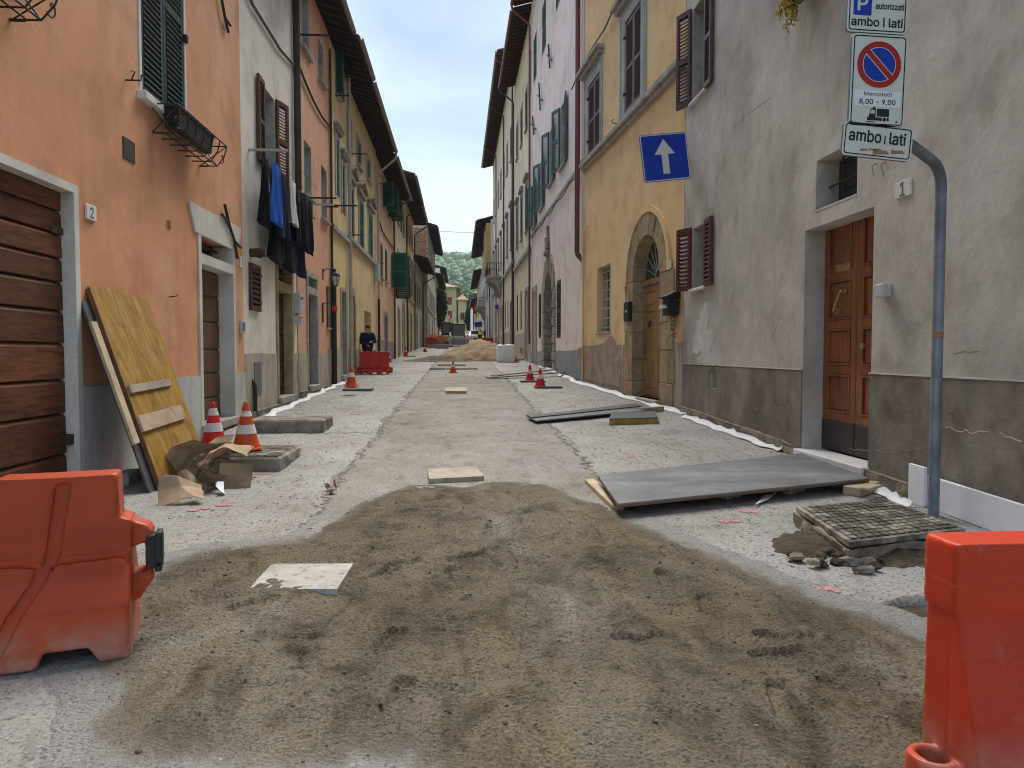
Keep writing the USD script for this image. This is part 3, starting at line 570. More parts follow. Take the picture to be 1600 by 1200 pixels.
# window with dark green shutters
u0, u1, z0, z1 = H.rect(213, 281, -250, 138)
H.win(u0, u1, z0, z1, 'closed', 'green_shutter_dark', sep=True, sill=None, n=.066)
ring = sbox(u0 - .055, z0 - .02, u1 + .055, z1 + .06).difference(sbox(u0, z0 - .2, u1, z1)); H.put(H.plate(ring, -.02, .012), 'window_surround', 'stone_white')
H.put(H.box(u0 - .12, u1 + .16, -.1, .10, z0 - .10, z0 - .004, .012), 'sill', 'stone_white')
for zz_ in (z0 + .12, z0 + 1.1): H.put(H.box(u1 - .02, u1 + .05, .0, .05, zz_, zz_ + .1, .008), 'shutter_hinge', 'iron_black')
bz = z0 - .06
bk = put(basket(H, u0 + .18, u1 + .62, bz), 'flower_basket', 'iron_black', label='black wrought iron basket under the dark green shuttered window', cat='flower basket')
m1, m2 = planter(H, u0 + .38, u1 + .30, bz); pl = thing('planter', 'black plastic planter in the iron basket below the green shutters', 'planter', at=H.pt(u0 + .4, .1, bz - .2)); put(m1, 'tub', 'planter_black', pl); put(m2, 'rim', 'planter_black', pl)

# second window over the garage (mostly out of the picture) with its basket
u2, z2 = H.uz(88, 22, .3)
wu1 = u2 - .55; H.win(wu1 - 1.05, wu1, z0, z1, 'closed', 'green_shutter_dark', sill=None)
ring = sbox(wu1 - 1.1, z0 - .02, wu1 + .055, z1 + .06).difference(sbox(wu1 - 1.05, z0 - .2, wu1, z1)); H.put(H.plate(ring, -.02, .012), 'window_surround', 'stone_white')
H.put(H.box(wu1 - 1.2, wu1 + .16, -.1, .10, z0 - .10, z0 - .004, .012), 'sill', 'stone_white')
put(basket(H, wu1 - 1.0, u2, bz + .08), 'flower_basket', 'iron_black', label='black wrought iron basket above the garage gate at the top left', cat='flower basket')
m1, m2 = planter(H, wu1 - .8, u2 - .28, bz + .08); pl = thing('planter', 'black planter in the iron basket above the garage gate', 'planter', at=H.pt(wu1, .1, bz - .2)); put(m1, 'tub', 'planter_black', pl); put(m2, 'rim', 'planter_black', pl)
# iron wall anchors
iron_anchor(H, [[(343, -20), (352, 30), (357, 51)], [(352, 28), (360, 40)], [(343, -20), (338, -50)]])
iron_anchor(H, [[(351, 319), (358, 350), (366, 375), (371, 404)], [(347, 335), (355, 345), (362, 362)], [(368, 378), (376, 387)]])
# front door
ul, zl = H.uz(312, 364); ur = H.uz(362, 391)[0]; dz0 = H.gu(8.6) + .20
zt_open = zl; zb_tr = H.uz(312, 395)[1]; z_door = H.uz(312, 411)[1]
lint = [H.uz(*p) for p in ((293, 314), (303, 362), (369, 393), (375, 357))]
jw = .10
H.cut(ul - .03, ur + .03, dz0 - .1, zt_open + .02)
H.put(H.plate(Polygon([(ul - jw, dz0 - .2), (ul, dz0 - .2), (ul, z_door), (ur, z_door), (ur, dz0 - .2), (ur + jw, dz0 - .2), (ur + jw, zt_open), (ur, zt_open), (ur, zb_tr), (ul, zb_tr), (ul, zt_open), (ul - jw, zt_open)]), -.30, .022), 'door_surround', 'frame_white')
H.put(H.plate(Polygon(lint), -.02, .026), 'lintel', 'frame_white')
H.put(H.box(ul, ur, -.36, -.30, zb_tr, zt_open), 'transom_pane', 'pane')
for k in (.35, .7):
    zq = zb_tr + (zt_open - zb_tr) * k; H.put(H.box(ul, ur, -.24, -.21, zq - .012, zq + .012), 'transom_bar', 'iron_black')
dp = H.put(H.box(ul, ur, -.29, -.235, dz0, z_door), 'door', 'old_door_wood')
ds = [dz0 + (z_door - dz0) * q for q in (0.0, .145, .31, .47, .655, .83, 1.0)]
for a, b in zip(ds, ds[1:]): put(H.box(ul + .01, ur - .01, -.235, -.205, a + .012, b - .012, .018), 'panel', 'old_door_wood', dp)
H.put(H.box(ul - .12, ur + .12, -.34, .07, dz0 - .12, dz0, .012), 'doorstep', 'stone_grey')
u, z = H.uz(317, 457, -.2); H.put(H.box(ul, ul + .03, -.20, -.14, z - .03, z + .04, .004), 'button', 'cone_red')
u, z = H.uz(375, 409); H.put(H.box(u - .05, u + .05, 0, .02, z - .09, z + .09, .012), 'oval_plate', 'marble')
u, z = H.uz(376, 511); ip = H.put(H.box(u - .07, u + .09, 0, .05, z - .11, z + .10, .008), 'intercom', 'enamel_grey'); put(H.box(u - .05, u + .06, .051, .056, z - .06, z + .07), 'intercom_screen', 'plate_grey', ip)
z_d = H.uz(255, 593)[1]
H.finish(dado=z_d, dmat='dado_white', dado_holes=[sbox(ul - jw, -1, ur + jw, 3), sbox(gu0 - .1, -1, gu1 + .085, 4)])
H.roof(o=.85, rafters=True, step=.6)

# white house with the washing line
H = House('white_house', 'narrow white house with brown shutters and washing hung out', -3.60, 12.5, -3.60, 16.55, 9.6, 'white_plaster'); WH = H
u0, u1, z0, z1 = H.rect(409, 428, 130, 256); 
H.win(u0, u1, z0, z1, 'open', 'brown_shutter', sep=True, angs=(3.11, 2.86), sill='stone_grey', n=.062)
u0, u1, z0, z1 = H.rect(388, 403, 410, 484); H.cut(u0, u1, z0, z1)
H.leaf(u0, z0, z1, u1 - u0, .02, 1, 'brown_shutter', sep=True, d0=.02, n=.085, mid=False)
for k in (.2, .8): H.put(H.box(u1 - .03, u1 + .07, .0, .05, z0 + (z1 - z0) * k - .03, z0 + (z1 - z0) * k + .03), 'shutter_hinge', 'iron_rust')
u, z = H.uz(391, 395); H.put([cyl(H.pt(u, -.05, z), H.pt(u, .26, z + .01), .075, n=16), cyl(H.pt(u, .12, z), H.pt(u, .19, z), .088, n=16)], 'flue_pipe', 'iron_rust')
def framed_door(H, xl, xr, ytop, ytr, ydoor, zstep, fm, dm, rev=.17, jw=.13, open_=False):
    u0 = H.uz(xl, 500)[0]; u1 = H.uz(xr, 500)[0]; zt = H.uz(xl, ytop)[1]; ztr = H.uz(xl, ytr)[1]; zd = H.uz(xl, ydoor)[1]; a, b = u0 + jw, u1 - jw
    H.cut(a - .03, b + .03, zstep - .08, zt - jw + .03)
    H.put(H.plate(Polygon([(u0, zstep - .1), (a, zstep - .1), (a, zd), (b, zd), (b, zstep - .1), (u1, zstep - .1), (u1, zt), (u0, zt)]).difference(sbox(a, ztr, b, zt - jw)), -rev, .03), 'door_surround', fm)
    tp = H.put(H.box(a, b, -rev - .05, -rev, ztr, zt - jw), 'transom_pane', 'pane'); put(H.box(a, b, -rev + .0, -rev + .03, (ztr + zt - jw) / 2 - .015, (ztr + zt - jw) / 2 + .015), 'transom_bar', 'grey_wood', tp)
    H.door(a, b, zstep, zd, rev, dm, [.03, .3, .62, .97], cols=2, step=None); H.holes.pop()
    H.put(H.box(u0, u1, -rev, .1, zstep - .14, zstep, .01), 'doorstep', 'stone_grey')
    return [sbox(u0, zstep - .1, u1, zt)]
dh = framed_door(H, 431, 457, 398, 437, 452, H.gu(2.4) + .18, 'sandstone', 'dark_door_wood')
for x, y, w, h in ((462, 474, .17, .22), (462, 500, .10, .10)):
    u, z = H.uz(x, y); mb = H.put(H.box(u - w, u + w, 0, .13, z - h, z + h, .012), 'mailbox', 'enamel_grey'); put(H.box(u - w * .7, u + w * .7, .131, .135, z + h * .4, z + h * .6), 'mail_slot', 'iron_black', mb)
u0, u1, z0, z1 = H.rect(395, 406, 566, 618); H.put(H.box(u0, u1, .0, .03, z0, z1, .005), 'meter_door', 'plate_grey')
u0, u1, z0, z1 = H.rect(463, 471, 563, 592); H.put(H.box(u0, u1, .0, .03, z0, z1, .005), 'meter_door', 'plate_pink')
u, z = H.uz(393, 610); H.put(tube(bend([H.pt(u, .06, z - .5), H.pt(u, .06, z + .1), H.pt(u, -.02, z + .2)], .06), .035, 8), 'pipe_stub', 'iron_black')
zd = H.uz(440, 553)[1]; H.finish(dado=zd, dmat='dado_beige', dado_holes=dh); H.roof(o=.75, step=.5)
H.put(rough(H.box(.02, H.L - .02, 0, .09, H.zb, H.gu(2) + .06).subdivide().subdivide().subdivide().subdivide(), .035, 4, 3), 'foundation', 'rubble_stone')
H.put(tube([H.pt(H.L - .12, .09, z) for z in np.linspace(9.3, 5.05, 6)], .075, 10), 'downpipe', 'pipe_dark', label='thick dark brown downpipe')
# washing line: brackets, cords and pegs
arm0, zA = H.uz(385.5, 245); arm1, zB = H.uz(478, 309); zr = 4.98
rk = thing('washing_line', 'iron washing line brackets with cords on the white house wall', 'washing line', at=H.pt(arm0 + .05, 0, zr))
for uu in (arm0 + .12, arm1 - .1):
    put(H.box(uu - .02, uu + .02, 0, .66, zr - .02, zr + .02, .004), 'bracket', 'pipe_grey', rk)
for dd in (.2, .33, .6):
    q = [H.pt(uu, dd, zr + .03 - .05 * (1 - ((uu - (arm0 + arm1) / 2) / ((arm1 - arm0) / 2)) ** 2)) for uu in np.linspace(arm0 + .12, arm1 - .1, 9)]
    put(tube(q, .004, 4), 'cord', 'cable_grey', rk)
def hang(name, label, u0, u1, z0, z1, d, mat, seed=0, taper=0.0, legs=False, t=.012, skew=0.0):
    """cloth hung from a cord, its folds and hem uneven"""
    nu, nz = 22, 26; rg = np.random.RandomState(seed); v = []
    for i in range(nz):
        for j in range(nu):
            a, b = j / (nu - 1), i / (nz - 1)
            um = (u0 + u1) / 2; w = (u1 - u0) * (1 - taper * b) * (1 - .12 * math.sin(math.pi * b))
            uu = um + (a - .5) * w + skew * b; fold = .05 * math.sin(a * (9 + seed % 5) + 2.2 * b + seed) * (.25 + b) + .03 * math.sin(a * 21 + seed * 2) * b
            hem = .06 * math.sin(a * 11 + seed) * b + .05 * rg.rand() * (b > .97)
            v.append((uu, d + fold, z1 - (z1 - z0) * b + hem - .02 * math.sin(a * np.pi)))
    f = []
    for i in range(nz - 1):
        for j in range(nu - 1):
            if legs and i > nz * .35 and abs(j - nu // 2 + .5) < 1: continue
            p = i * nu + j; f += [(p, p + 1, p + nu + 1), (p, p + nu + 1, p + nu)]
    m = H.W(mk(v, f)); n = np.array(m.vertex_normals)
    back = mk(np.array(m.vertices) + n * t, m.faces[:, ::-1])
    put([m, back], name, mat, smooth=True, label=label, cat='laundry', group=None)
rgn = [('black_trousers', 'black trousers hanging first on the washing line', 12.72, 13.2, 3.75, 4.86, .27, 'cloth_black', 1, .1, True),
       ('blue_towel', 'bright blue towel hanging on the washing line', 13.2, 13.72, 3.88, 4.88, .33, 'cloth_blue', 2, -.1, False),
       ('navy_shirt', 'navy shirt hanging between the blue towel and white cloth', 13.85, 14.45, 3.7, 4.86, .31, 'cloth_navy', 3, -.1, False),
       ('white_cloth', 'narrow white cloth hanging on the washing line', 14.6, 14.95, 4.08, 4.87, .34, 'cloth_white', 4, .25, False),
       ('black_shirt', 'black shirt hanging right of the white cloth', 15.1, 15.8, 3.8, 4.86, .32, 'cloth_black', 5, -.05, False),
       ('black_jumper', 'black jumper with dangling sleeve, last on the washing line', 15.85, 16.6, 3.75, 4.84, .34, 'cloth_black', 6, -.1, True),
       ('black_skirt', 'wide black skirt low behind the navy shirt', 13.6, 14.9, 3.25, 4.84, .2, 'cloth_black', 7, -.1, False),
       ('navy_sheet', 'long navy sheet with frilled hem behind the white cloth', 14.9, 16.3, 3.2, 4.84, .2, 'cloth_navy', 8, -.05, False),
       ('tan_cloth', 'small tan cloth on the far end of the washing line', 16.55, 16.85, 4.6, 4.87, .3, 'cloth_tan', 9, 0, False)]
for nm, lb, y0, y1, z0, z1, d, mt, sd, tp, lg in rgn: hang(nm, lb, y0 - 12.5 - .12 * (y1 - y0), y1 - 12.5 + .12 * (y1 - y0), z0 - .05, z1, d, mt, sd, tp, False)

# salmon house
H = House('salmon_house', 'salmon pink plastered house with wall lantern beside its door', -3.58, 16.57, -3.58, 20.7, 10.25, 'salmon_plaster'); SH = H
for xl, xr, yt, yb in ((469, 481, -60, 66), (496.5, 505, 57, 118), (474.5, 486, 216, 300), (501.5, 510.5, 256, 338)):
    u0, u1, z0, z1 = H.rect(xl, xr, yt, yb); H.win(u0, u1, z0, z1, 'bare', sill='stone_grey', d=-.17)
dh = framed_door(H, 479, 496, 422, 446, 457, H.gu(1.0) + .2, 'stone_grey', 'old_door_wood', jw=.12)
u0, u1, z0, z1 = H.rect(509.5, 517, 446, 511); H.cut(u0, u1, z0, z1); H.put(H.box(u0, u1, -.25, -.22, z0, z1), 'window', 'pane'); H.put(H.box(u0 - .05, u1 + .05, -.05, .05, z0 - .05, z0), 'sill', 'stone_grey')
for k in range(4): H.put(H.box(u0 + (u1 - u0) * (k + .5) / 4 - .01, u0 + (u1 - u0) * (k + .5) / 4 + .01, -.1, -.08, z0, z1), 'window_bar', 'iron_black')
u0, u1, z0, z1 = H.rect(512, 519, 545, 584); H.put(H.box(u0, u1, .0, .03, z0, z1, .005), 'meter_door', 'plate_pink')
zd = H.uz(490, 552)[1]; H.finish(dado=zd, dmat='dado_beige', dado_holes=dh); H.roof(o=.62, step=.42)
H.put(rough(H.box(.02, H.L - .02, 0, .09, H.zb, H.gu(2) + .08).subdivide().subdivide().subdivide().subdivide(), .035, 4, 5), 'foundation', 'rubble_stone')
H.put(tube([H.pt(H.L - .03, .09, z) for z in (H.uz(521, 424)[1], H.gu(4) - .05)], .075, 10), 'downpipe', 'iron_black', label='black cast iron lower pipe')
H.put(tube([H.pt(H.L - .03, .06, z) for z in (9.8, H.uz(521, 424)[1])], .03, 8), 'downpipe', 'iron_rust')
u, z = H.uz(504, 428); H_l = thing('wall_lantern', 'black wrought iron wall lantern beside the salmon house door', 'lantern', at=H.pt(u, 0, z))
put([tube(bend([H.pt(u, 0, z), H.pt(u, .05, z + .12), H.pt(u, .3, z + .14), H.pt(u, .33, z + .05)], .05), .014, 6), H.box(u - .03, u + .03, 0, .02, z - .16, z + .14, .004)], 'arm', 'iron_black', H_l)
c = H.pt(u, .33, z - .32); put([lathe([(.0, 0), (.05, .0), (.06, .02)], 6, c), lathe([(.12, .27), (.09, .33), (.03, .37), (0, .39)], 6, c), lathe([(.125, .255), (.125, .275), (.0, .275)], 6, c)] + [cyl(c + [.055 * math.cos(a), .055 * math.sin(a), .01], c + [.11 * math.cos(a), .11 * math.sin(a), .26], .008, n=5) for a in np.arange(6) * np.pi / 3], 'lantern_cage', 'iron_black', H_l)
put(lathe([(0, .02), (.05, .02), (.103, .255), (0, .256)], 6, c), 'lamp_glass', 'lamp_glass', H_l)
u, z = H.uz(503.5, 480); H.put([H.box(u - .04, u + .04, 0, .03, z - .4, z + .1), tube(bend([H.pt(u, 0, z + .1), H.pt(u, .2, z + .12), H.pt(u, .3, z + .05)], .05), .012, 6)], 'alarm_bracket', 'iron_rust')
H.put([cyl(H.pt(u, .32, z + .03), H.pt(u, .32, z - .1), .06, .07), ], 'alarm_lamp', 'cone_red')
def line_bracket(H, px, py, px2, mat='iron_black'):
    u, z = H.uz(px, py); ln = min(.75, abs(px2 - px) / FOC * ((H.pt(u, 0, 0))[1]))
    H.put(H.box(u - .018, u + .018, 0, ln, z - .018, z + .018), 'line_bracket', mat)
line_bracket(SH, 467, 54, 512); line_bracket(SH, 478.5, 309, 524); line_bracket(SH, 510, 323, 528)
# cable running down across the three houses
q = [WH.pt(*( (lambda a: (a[0], .05, a[1]))(WH.uz(x, y, .05)))) for x, y in ((380, -30), (395, 8), (418, 45), (438, 78), (455, 97), (466, 105))]
WH.put(tube(q, .03, 6), 'cable', 'cable_grey')
q = [SH.pt(*((lambda a: (a[0], .05, a[1]))(SH.uz(x, y, .05)))) for x, y in ((469, 107), (473, 118), (480, 135), (490, 158), (503, 182), (513, 195), (517, 202))]
SH.put(tube(q, .028, 6), 'cable', 'iron_rust')

# yellow house, first part
H = House('yellow_house', 'pale yellow house beside the salmon house, brown stone window hoods', -3.56, 20.72, -3.56, 23.75, 10.15, 'yellow_plaster')
for xl, xr, yt, yb, hd in ((524, 528.5, 215, 302, 'ledge'), (533.5, 537.5, 255, 330, 'ledge')):
    u0, u1, z0, z1 = H.rect(xl, xr, yt, yb); H.win(u0, u1, z0, z1, 'closed', 'green_shutter', surround='stone_grey', hood=hd, sill=None)
u0, u1, z0, z1 = H.rect(524, 528, 75, 145); H.win(u0, u1, z0, z1, 'open', 'green_shutter', angs=(2.0, 2.7))
dh = framed_door(H, 532, 541, 449, 453, 455, H.gu(2) + .15, 'stone_grey', 'dark_door_wood', jw=.12)
us, zs = H.uz(530, 366); H.put([H.box(-.0, H.L, 0, .1, zs - .06, zs + .07, .01)], 'string_course', 'stone_grey')
H.finish(dado=H.uz(530, 545)[1], dmat='dado_beige', dado_holes=dh); H.roof(o=.78, step=.42)
H.put(tube([H.pt(H.L - .05, .09, z) for z in (10.4, H.gu(3) - .05)], .06, 8), 'downpipe', 'pipe_grey')
line_bracket(H, 522, 321, 557); line_bracket(H, 533, 120, 549); line_bracket(H, 524, 149, 545)
# yellow palazzo with stone pediments
H = House('yellow_palazzo', 'pale yellow three storey house with grey pediments over green shutters', -3.58, 23.77, -3.58, 31.9, 10.1, 'cream_yellow'); YP = H
for xl, xr, yt, yb in ((546, 551.5, 290, 367), (560, 567, 310, 384), (575, 581, 331, 397)):
    u0, u1, z0, z1 = H.rect(xl, xr, yt, yb); H.win(u0, u1, z0, z1, 'closed', 'green_shutter', surround='stone_grey', hood='pediment', sill=None)
for xl, xr, yt, yb in ((543, 548, 182, 228), (557, 563, 214, 254), (573, 577.5, 246, 277)):
    u0, u1, z0, z1 = H.rect(xl, xr, yt, yb); H.win(u0, u1, z0, z1, 'closed', 'green_shutter', surround='stone_grey', sill='stone_grey')
us, zs = H.uz(550, 378); H.put([H.box(0, H.L, 0, .12, zs - .06, zs + .08, .01), H.box(0, H.L, 0, .06, zs - .14, zs - .062)], 'string_course', 'stone_grey')
u0, u1 = H.uz(548, 500)[0], H.uz(553.5, 500)[0]; zc = H.uz(550, 480)[1]
arch = Polygon([(u0, H.zb), (u1, H.zb), (u1, zc)] + [((u0 + u1) / 2 + (u1 - u0) / 2 * math.cos(a), zc + (u1 - u0) / 2 * math.sin(a)) for a in np.linspace(0, np.pi, 13)] + [(u0, zc)])
H.put(H.plate(arch.buffer(.25, join_style=2).difference(arch), -.01, .04), 'old_arch', 'sandstone'); H.holes.append(arch.intersection(sbox(u0, H.gu(1) - .1, u1, 9))); H.put(H.plate(arch, -.34, -.28), 'door', 'old_door_wood')
u0, u1, z0, z1 = H.rect(569, 580, 484, 560); z0 = H.gu(5.5) + .05; H.cut(u0, u1, z0, z1); gd = H.put(H.box(u0, u1, -.36, -.3, z0, z1), 'garage_door', 'enamel_grey')
for k in range(5): put(H.box(u0 + .05 + (u1 - u0 - .1) * k / 5 + .02, u0 + .05 + (u1 - u0 - .1) * (k + 1) / 5 - .02, -.3, -.285, z0 + .1, z1 - .1, .01), 'door_panel', 'enamel_grey', gd)
H.finish(dado=H.uz(560, 545)[1], dmat='pinkish_dado'); H.roof(o=.8, step=.42)
u = H.L - .06; H.downpipe(u, 'pipe_grey', H.gu(8) - .05, mat2='iron_black', zsplit=H.uz(589, 468)[1])
line_bracket(H, 545, 367, 566); line_bracket(H, 551, 240, 571)
u, z = H.uz(586, 425); H.put(H.box(u - .4, u + .1, 0, .18, z - .4, z + .4, .02), 'meter_box', 'enamel_grey')
# pale salmon house with one big open shutter
H = House('salmon_house', 'pale salmon house with a big green shutter swung over the street', -3.58, 31.92, -3.58, 41.0, 9.95, 'salmon_pale')
for xl, xr, yt, yb in ((594, 598, 378, 432), (601.5, 605, 388, 438)):
    u0, u1, z0, z1 = H.rect(xl, xr, yt, yb); H.win(u0, u1, z0, z1, 'closed', 'green_shutter', surround=None)
u0, u1, z0, z1 = H.rect(611, 614.5, 396, 448); H.win(u0, u1, z0, z1, 'bare'); H.leaf(u1, z0 - .05, z1 + .05, .8, 1.75, -1, 'green_shutter', d0=.03, n=.11); H.leaf(u0, z0 - .05, z1 + .05, .8, 1.5, 1, 'green_shutter', d0=.03, n=.11)
u0, u1, z0, z1 = H.rect(615.2, 617.5, 430, 464); H.win(u0, u1, z0, z1, 'bare', sill=None); H.leaf(u1, z0, z1, .8, 1.6, -1, 'green_shutter_dark', d0=.03, n=.13)
for xl, xr, yt, yb in ((598, 602, 286, 322), (606, 609.5, 305, 338)):
    u0, u1, z0, z1 = H.rect(xl, xr, yt, yb); H.win(u0, u1, z0, z1, 'open', 'green_shutter', angs=(2.2, 1.5))
dh = framed_door(H, 599.5, 605.5, 485, 489, 492, H.gu(2) + .1, 'stone_grey', 'dark_door_wood', jw=.15)
H.finish(dado=H.uz(605, 533)[1], dmat='blue_grey_dado', dado_holes=dh); H.roof(o=.82, step=.42); H.downpipe(H.L - 1.6, 'pipe_red', H.gu(8) - .05)
line_bracket(H, 592.5, 411, 600); line_bracket(H, 592, 287, 598)
q = [H.pt(*((lambda a: (a[0], .05, a[1]))(H.uz(x, y, .05)))) for x, y in ((593.5, 348), (597, 360), (604, 372), (612, 384), (616, 388))]; H.put(tube(q, .03, 5), 'cable', 'iron_rust')

def rows(H, cols, floors, mat, kind='closed', u0=.8, w=1.0, surround='stone_grey', hood=None, mix=None):
    """evenly spaced windows; floors: (sill height, window height)"""
    rg = random.Random(int(H.L * 100)); 
    for zi, (z, h) in enumerate(floors):
        for c in range(cols):
            uc = u0 + (H.L - 2 * u0) * (c + .5) / cols
            H.win(uc - w / 2, uc + w / 2, z, z + h, kind if not mix or rg.random() > mix else 'bare', mat, surround=surround, sill='stone_grey', n=.12, hood=hood if zi == 0 else None)
def far_door(H, frac, w=1.3, h=2.6, mat='old_door_wood', arch=False):
    u = H.L * frac; g = H.gu(u) + .1
    if arch:
        a = Polygon([(u - w / 2, g), (u + w / 2, g)] + [(u + w / 2 * math.cos(t), g + h - w / 2 + w / 2 * math.sin(t)) for t in np.linspace(0, np.pi, 11)])
        H.holes.append(a); H.put(H.plate(a.buffer(.22, join_style=2).difference(a).intersection(sbox(u - 3, g, u + 3, g + 9)), -.01, .05), 'door_surround', 'stone_grey'); H.put(H.plate(a, -.32, -.25), 'door', mat)
    else:
        H.door(u - w / 2, u + w / 2, g, g + h, .25, mat, [.03, .35, .65, .97]); H.surround(u - w / 2, u + w / 2, g, g + h, 'stone_grey', w=.16)
H = House('cream_house', 'cream house with brown shutters and tall tiled roof end', -3.56, 41.02, -3.56, 48.5, 11.4, 'cream_plaster')
rows(H, 3, [(5.4, 1.9), (8.9, 1.5)], 'brown_shutter'); far_door(H, .25); far_door(H, .7, arch=True, h=3.2, w=1.6)
H.put(H.box(0, H.L, 0, .1, 5.1, 5.24), 'string_course', 'stone_grey'); H.finish(); H.roof(o=1.05, step=.45); H.downpipe(H.L - .2, 'pipe_dark', H.gu(7) - .05)
H = House('ochre_house', 'ochre yellow house with arched stone window heads', -3.58, 48.52, -3.58, 57.0, 11.6, 'ochre_plaster')
rows(H, 4, [(5.6, 1.9), (9.2, 1.3)], 'brown_shutter', hood='pediment'); far_door(H, .2, arch=True, h=3.0); far_door(H, .6)
H.put(H.box(0, H.L, 0, .1, 5.3, 5.44), 'string_course', 'stone_grey'); H.finish(); H.roof(o=1.0, step=.45); H.downpipe(H.L - .2, 'pipe_dark', H.gu(8) - .05)
H = House('grey_cream_house', 'low weathered grey cream house beyond the ochre house', -3.58, 57.02, -3.5, 67.9, 8.9, 'grey_cream')
rows(H, 4, [(5.4, 1.7)], 'brown_shutter'); far_door(H, .3); far_door(H, .75, arch=True)
H.finish(); H.roof(o=1.1, step=.5, rpart=False); H.downpipe(H.L - .2, 'pipe_dark', H.gu(9) - .05)
H = House('tall_house', 'tall grey house with bare brick gable above its neighbour', -3.0, 67.95, -2.98, 88.0, 13.2, 'grey_cream', depth=8)
rows(H, 6, [(6.0, 1.8), (9.9, 1.6)], 'brown_shutter', mix=.3); far_door(H, .12); far_door(H, .5, arch=True); far_door(H, .85)
for k in range(18):      # bricks of the bare gable, above the neighbour's roof
    for j in range(5):
        o2 = (k % 2) * .35
        H.put(H.box(-.03, .005, -2.6 + j * .54 - o2 * .5, -2.6 + j * .54 + .5 - o2 * .5, 9.4 + k * .2, 9.4 + k * .2 + .17), 'brick', 'brick_clay')
H.put(H.box(0, H.L, 0, .1, 5.6, 5.75), 'string_course', 'stone_grey'); H.finish(); H.roof(o=.85, step=.6, rpart=False)
H = House('grey_house', 'distant grey house beyond the tall brick gabled house', -3.0, 88.1, -3.0, 108.0, 10.9, 'cream_plaster')
rows(H, 6, [(6.6, 1.7)], 'green_shutter'); far_door(H, .3); far_door(H, .7); H.finish(); H.roof(o=.85, step=.6, rpart=False)
H = House('cream_house', 'tall cream house at the far left end of the street', -3.0, 108.1, -3.0, 130.0, 14.0, 'white_house_far')
rows(H, 6, [(7.2, 1.7), (10.8, 1.6)], 'brown_shutter'); far_door(H, .3); H.finish(); H.roof(o=.85, step=.6, rpart=False)

# ================================================================ right side
H = House('grey_house', 'weathered grey plastered house with panelled walnut door and maroon shutters', 4.08, 1.5, 4.08, 13.3, 9.8, 'grey_plaster'); GH = H
# entrance: deep reveal, double door
u0, u1 = H.uz(1366, 330)[0], H.uz(1258, 360)[0]; zt = H.uz(1258, 361)[1]; zb = H.uz(1258, 702)[1]; rev = .26
H.cut(u0, u1, zb, zt)
dp = H.put(H.box(u0, u1, -rev - .06, -rev - .03, zb, zt), 'double_door', 'walnut_door')
kz = zb + .36; um = (u0 + u1) / 2
rl = [H.uz(1296, y, -rev)[1] for y in (649, 577, 508, 434, 346)]
for a, b in ((u0 + .0, um - .006), (um + .006, u1)):
    st = .115
    put([H.box(a, a + st, -rev - .03, -rev + .012, kz, zt, .006), H.box(b - st, b, -rev - .03, -rev + .012, kz, zt, .006)], 'stile', 'walnut_door', dp)
    for k, z in enumerate(rl): put(H.box(a + st, b - st, -rev - .03, -rev + .010, z - .055, z + .055, .006), 'rail', 'walnut_door', dp)
    for lo, hi in zip(rl, rl[1:]):
        pnl = H.box(a + st + .02, b - st - .02, -rev - .03, -rev - .004, lo + .075, hi - .075, .022); put(pnl, 'panel', 'walnut_door', dp)
        ri = sbox(a + st, lo + .055, b - st, hi - .055).difference(sbox(a + st + .022, lo + .077, b - st - .022, hi - .077)); put(H.plate(ri, -rev - .03, -rev + .018), 'moulding', 'walnut_door', dp)
    put(H.box(a + .004, b - .004, -rev - .03, -rev + .02, zb + .01, kz, .006), 'kick_plate', 'kick_plate', dp)
u, zq = H.uz(1318, 470, -rev)
hu0, hz0 = H.uz(1311, 487, -rev); hu1, hz1 = H.uz(1322, 455, -rev)
put([tube(bend([H.pt(hu0, -rev, hz0), H.pt(hu0, -rev + .07, hz0), H.pt(hu1, -rev + .07, hz1), H.pt(hu1, -rev, hz1)], .03), .013, 8), cyl(H.pt(hu0, -rev, hz0), H.pt(hu0, -rev + .02, hz0), .032), cyl(H.pt(hu1, -rev, hz1), H.pt(hu1, -rev + .02, hz1), .032)], 'pull_handle', 'brass', dp)
ua, za = H.uz(1308, 424, -rev); ub, zb2 = H.uz(1330, 414, -rev); put(H.box(ub, ua, -rev, -rev + .022, za - .02, za + .07, .004), 'mail_slot', 'brass', dp)
u, z = H.uz(1350, 541, -rev); put(cyl(H.pt(u, -rev, z), H.pt(u, -rev + .03, z), .035), 'lock', 'brass', dp)
H.put(H.box(u0 - .03, u1 + .02, -rev + .03, .10, zb - .09, zb, .01), 'threshold', 'marble')
H.holes.append(sbox(u0, zb - .2, u1, zb + .01)); H.put(H.box(u0 + .004, u1 - .004, -rev + .03, -.01, zb - .3, zb - .092), 'step_base', 'rubble_stone')
# high window over the door, with bars
a0, a1 = H.uz(1340, 240)[0], H.uz(1276, 252)[0]; zt2 = H.uz(1276, 252)[1]; zb3 = H.uz(1276, 328)[1]
H.cut(a0, a1, zb3, zt2); wp = H.put(H.box(a0, a1, -.30, -.27, zb3, zt2), 'window', 'pane')
for k in (.33, .66): put(cyl(H.pt(a0 + (a1 - a0) * k, -.16, zb3), H.pt(a0 + (a1 - a0) * k, -.16, zt2), .012, n=6), 'window_bar', 'iron_black', wp)
put(cyl(H.pt(a0, -.155, (zb3 + zt2) / 2), H.pt(a1, -.155, (zb3 + zt2) / 2 - .02), .012, n=6), 'window_bar', 'iron_black', wp)
sl = H.plate(Polygon([(a0, zb3 - .02), (a1, zb3 - .02), (a1, zb3 + .0), (a0, zb3 + .0)]), -.37, .006); H.put(sl, 'sill', 'grey_plaster')
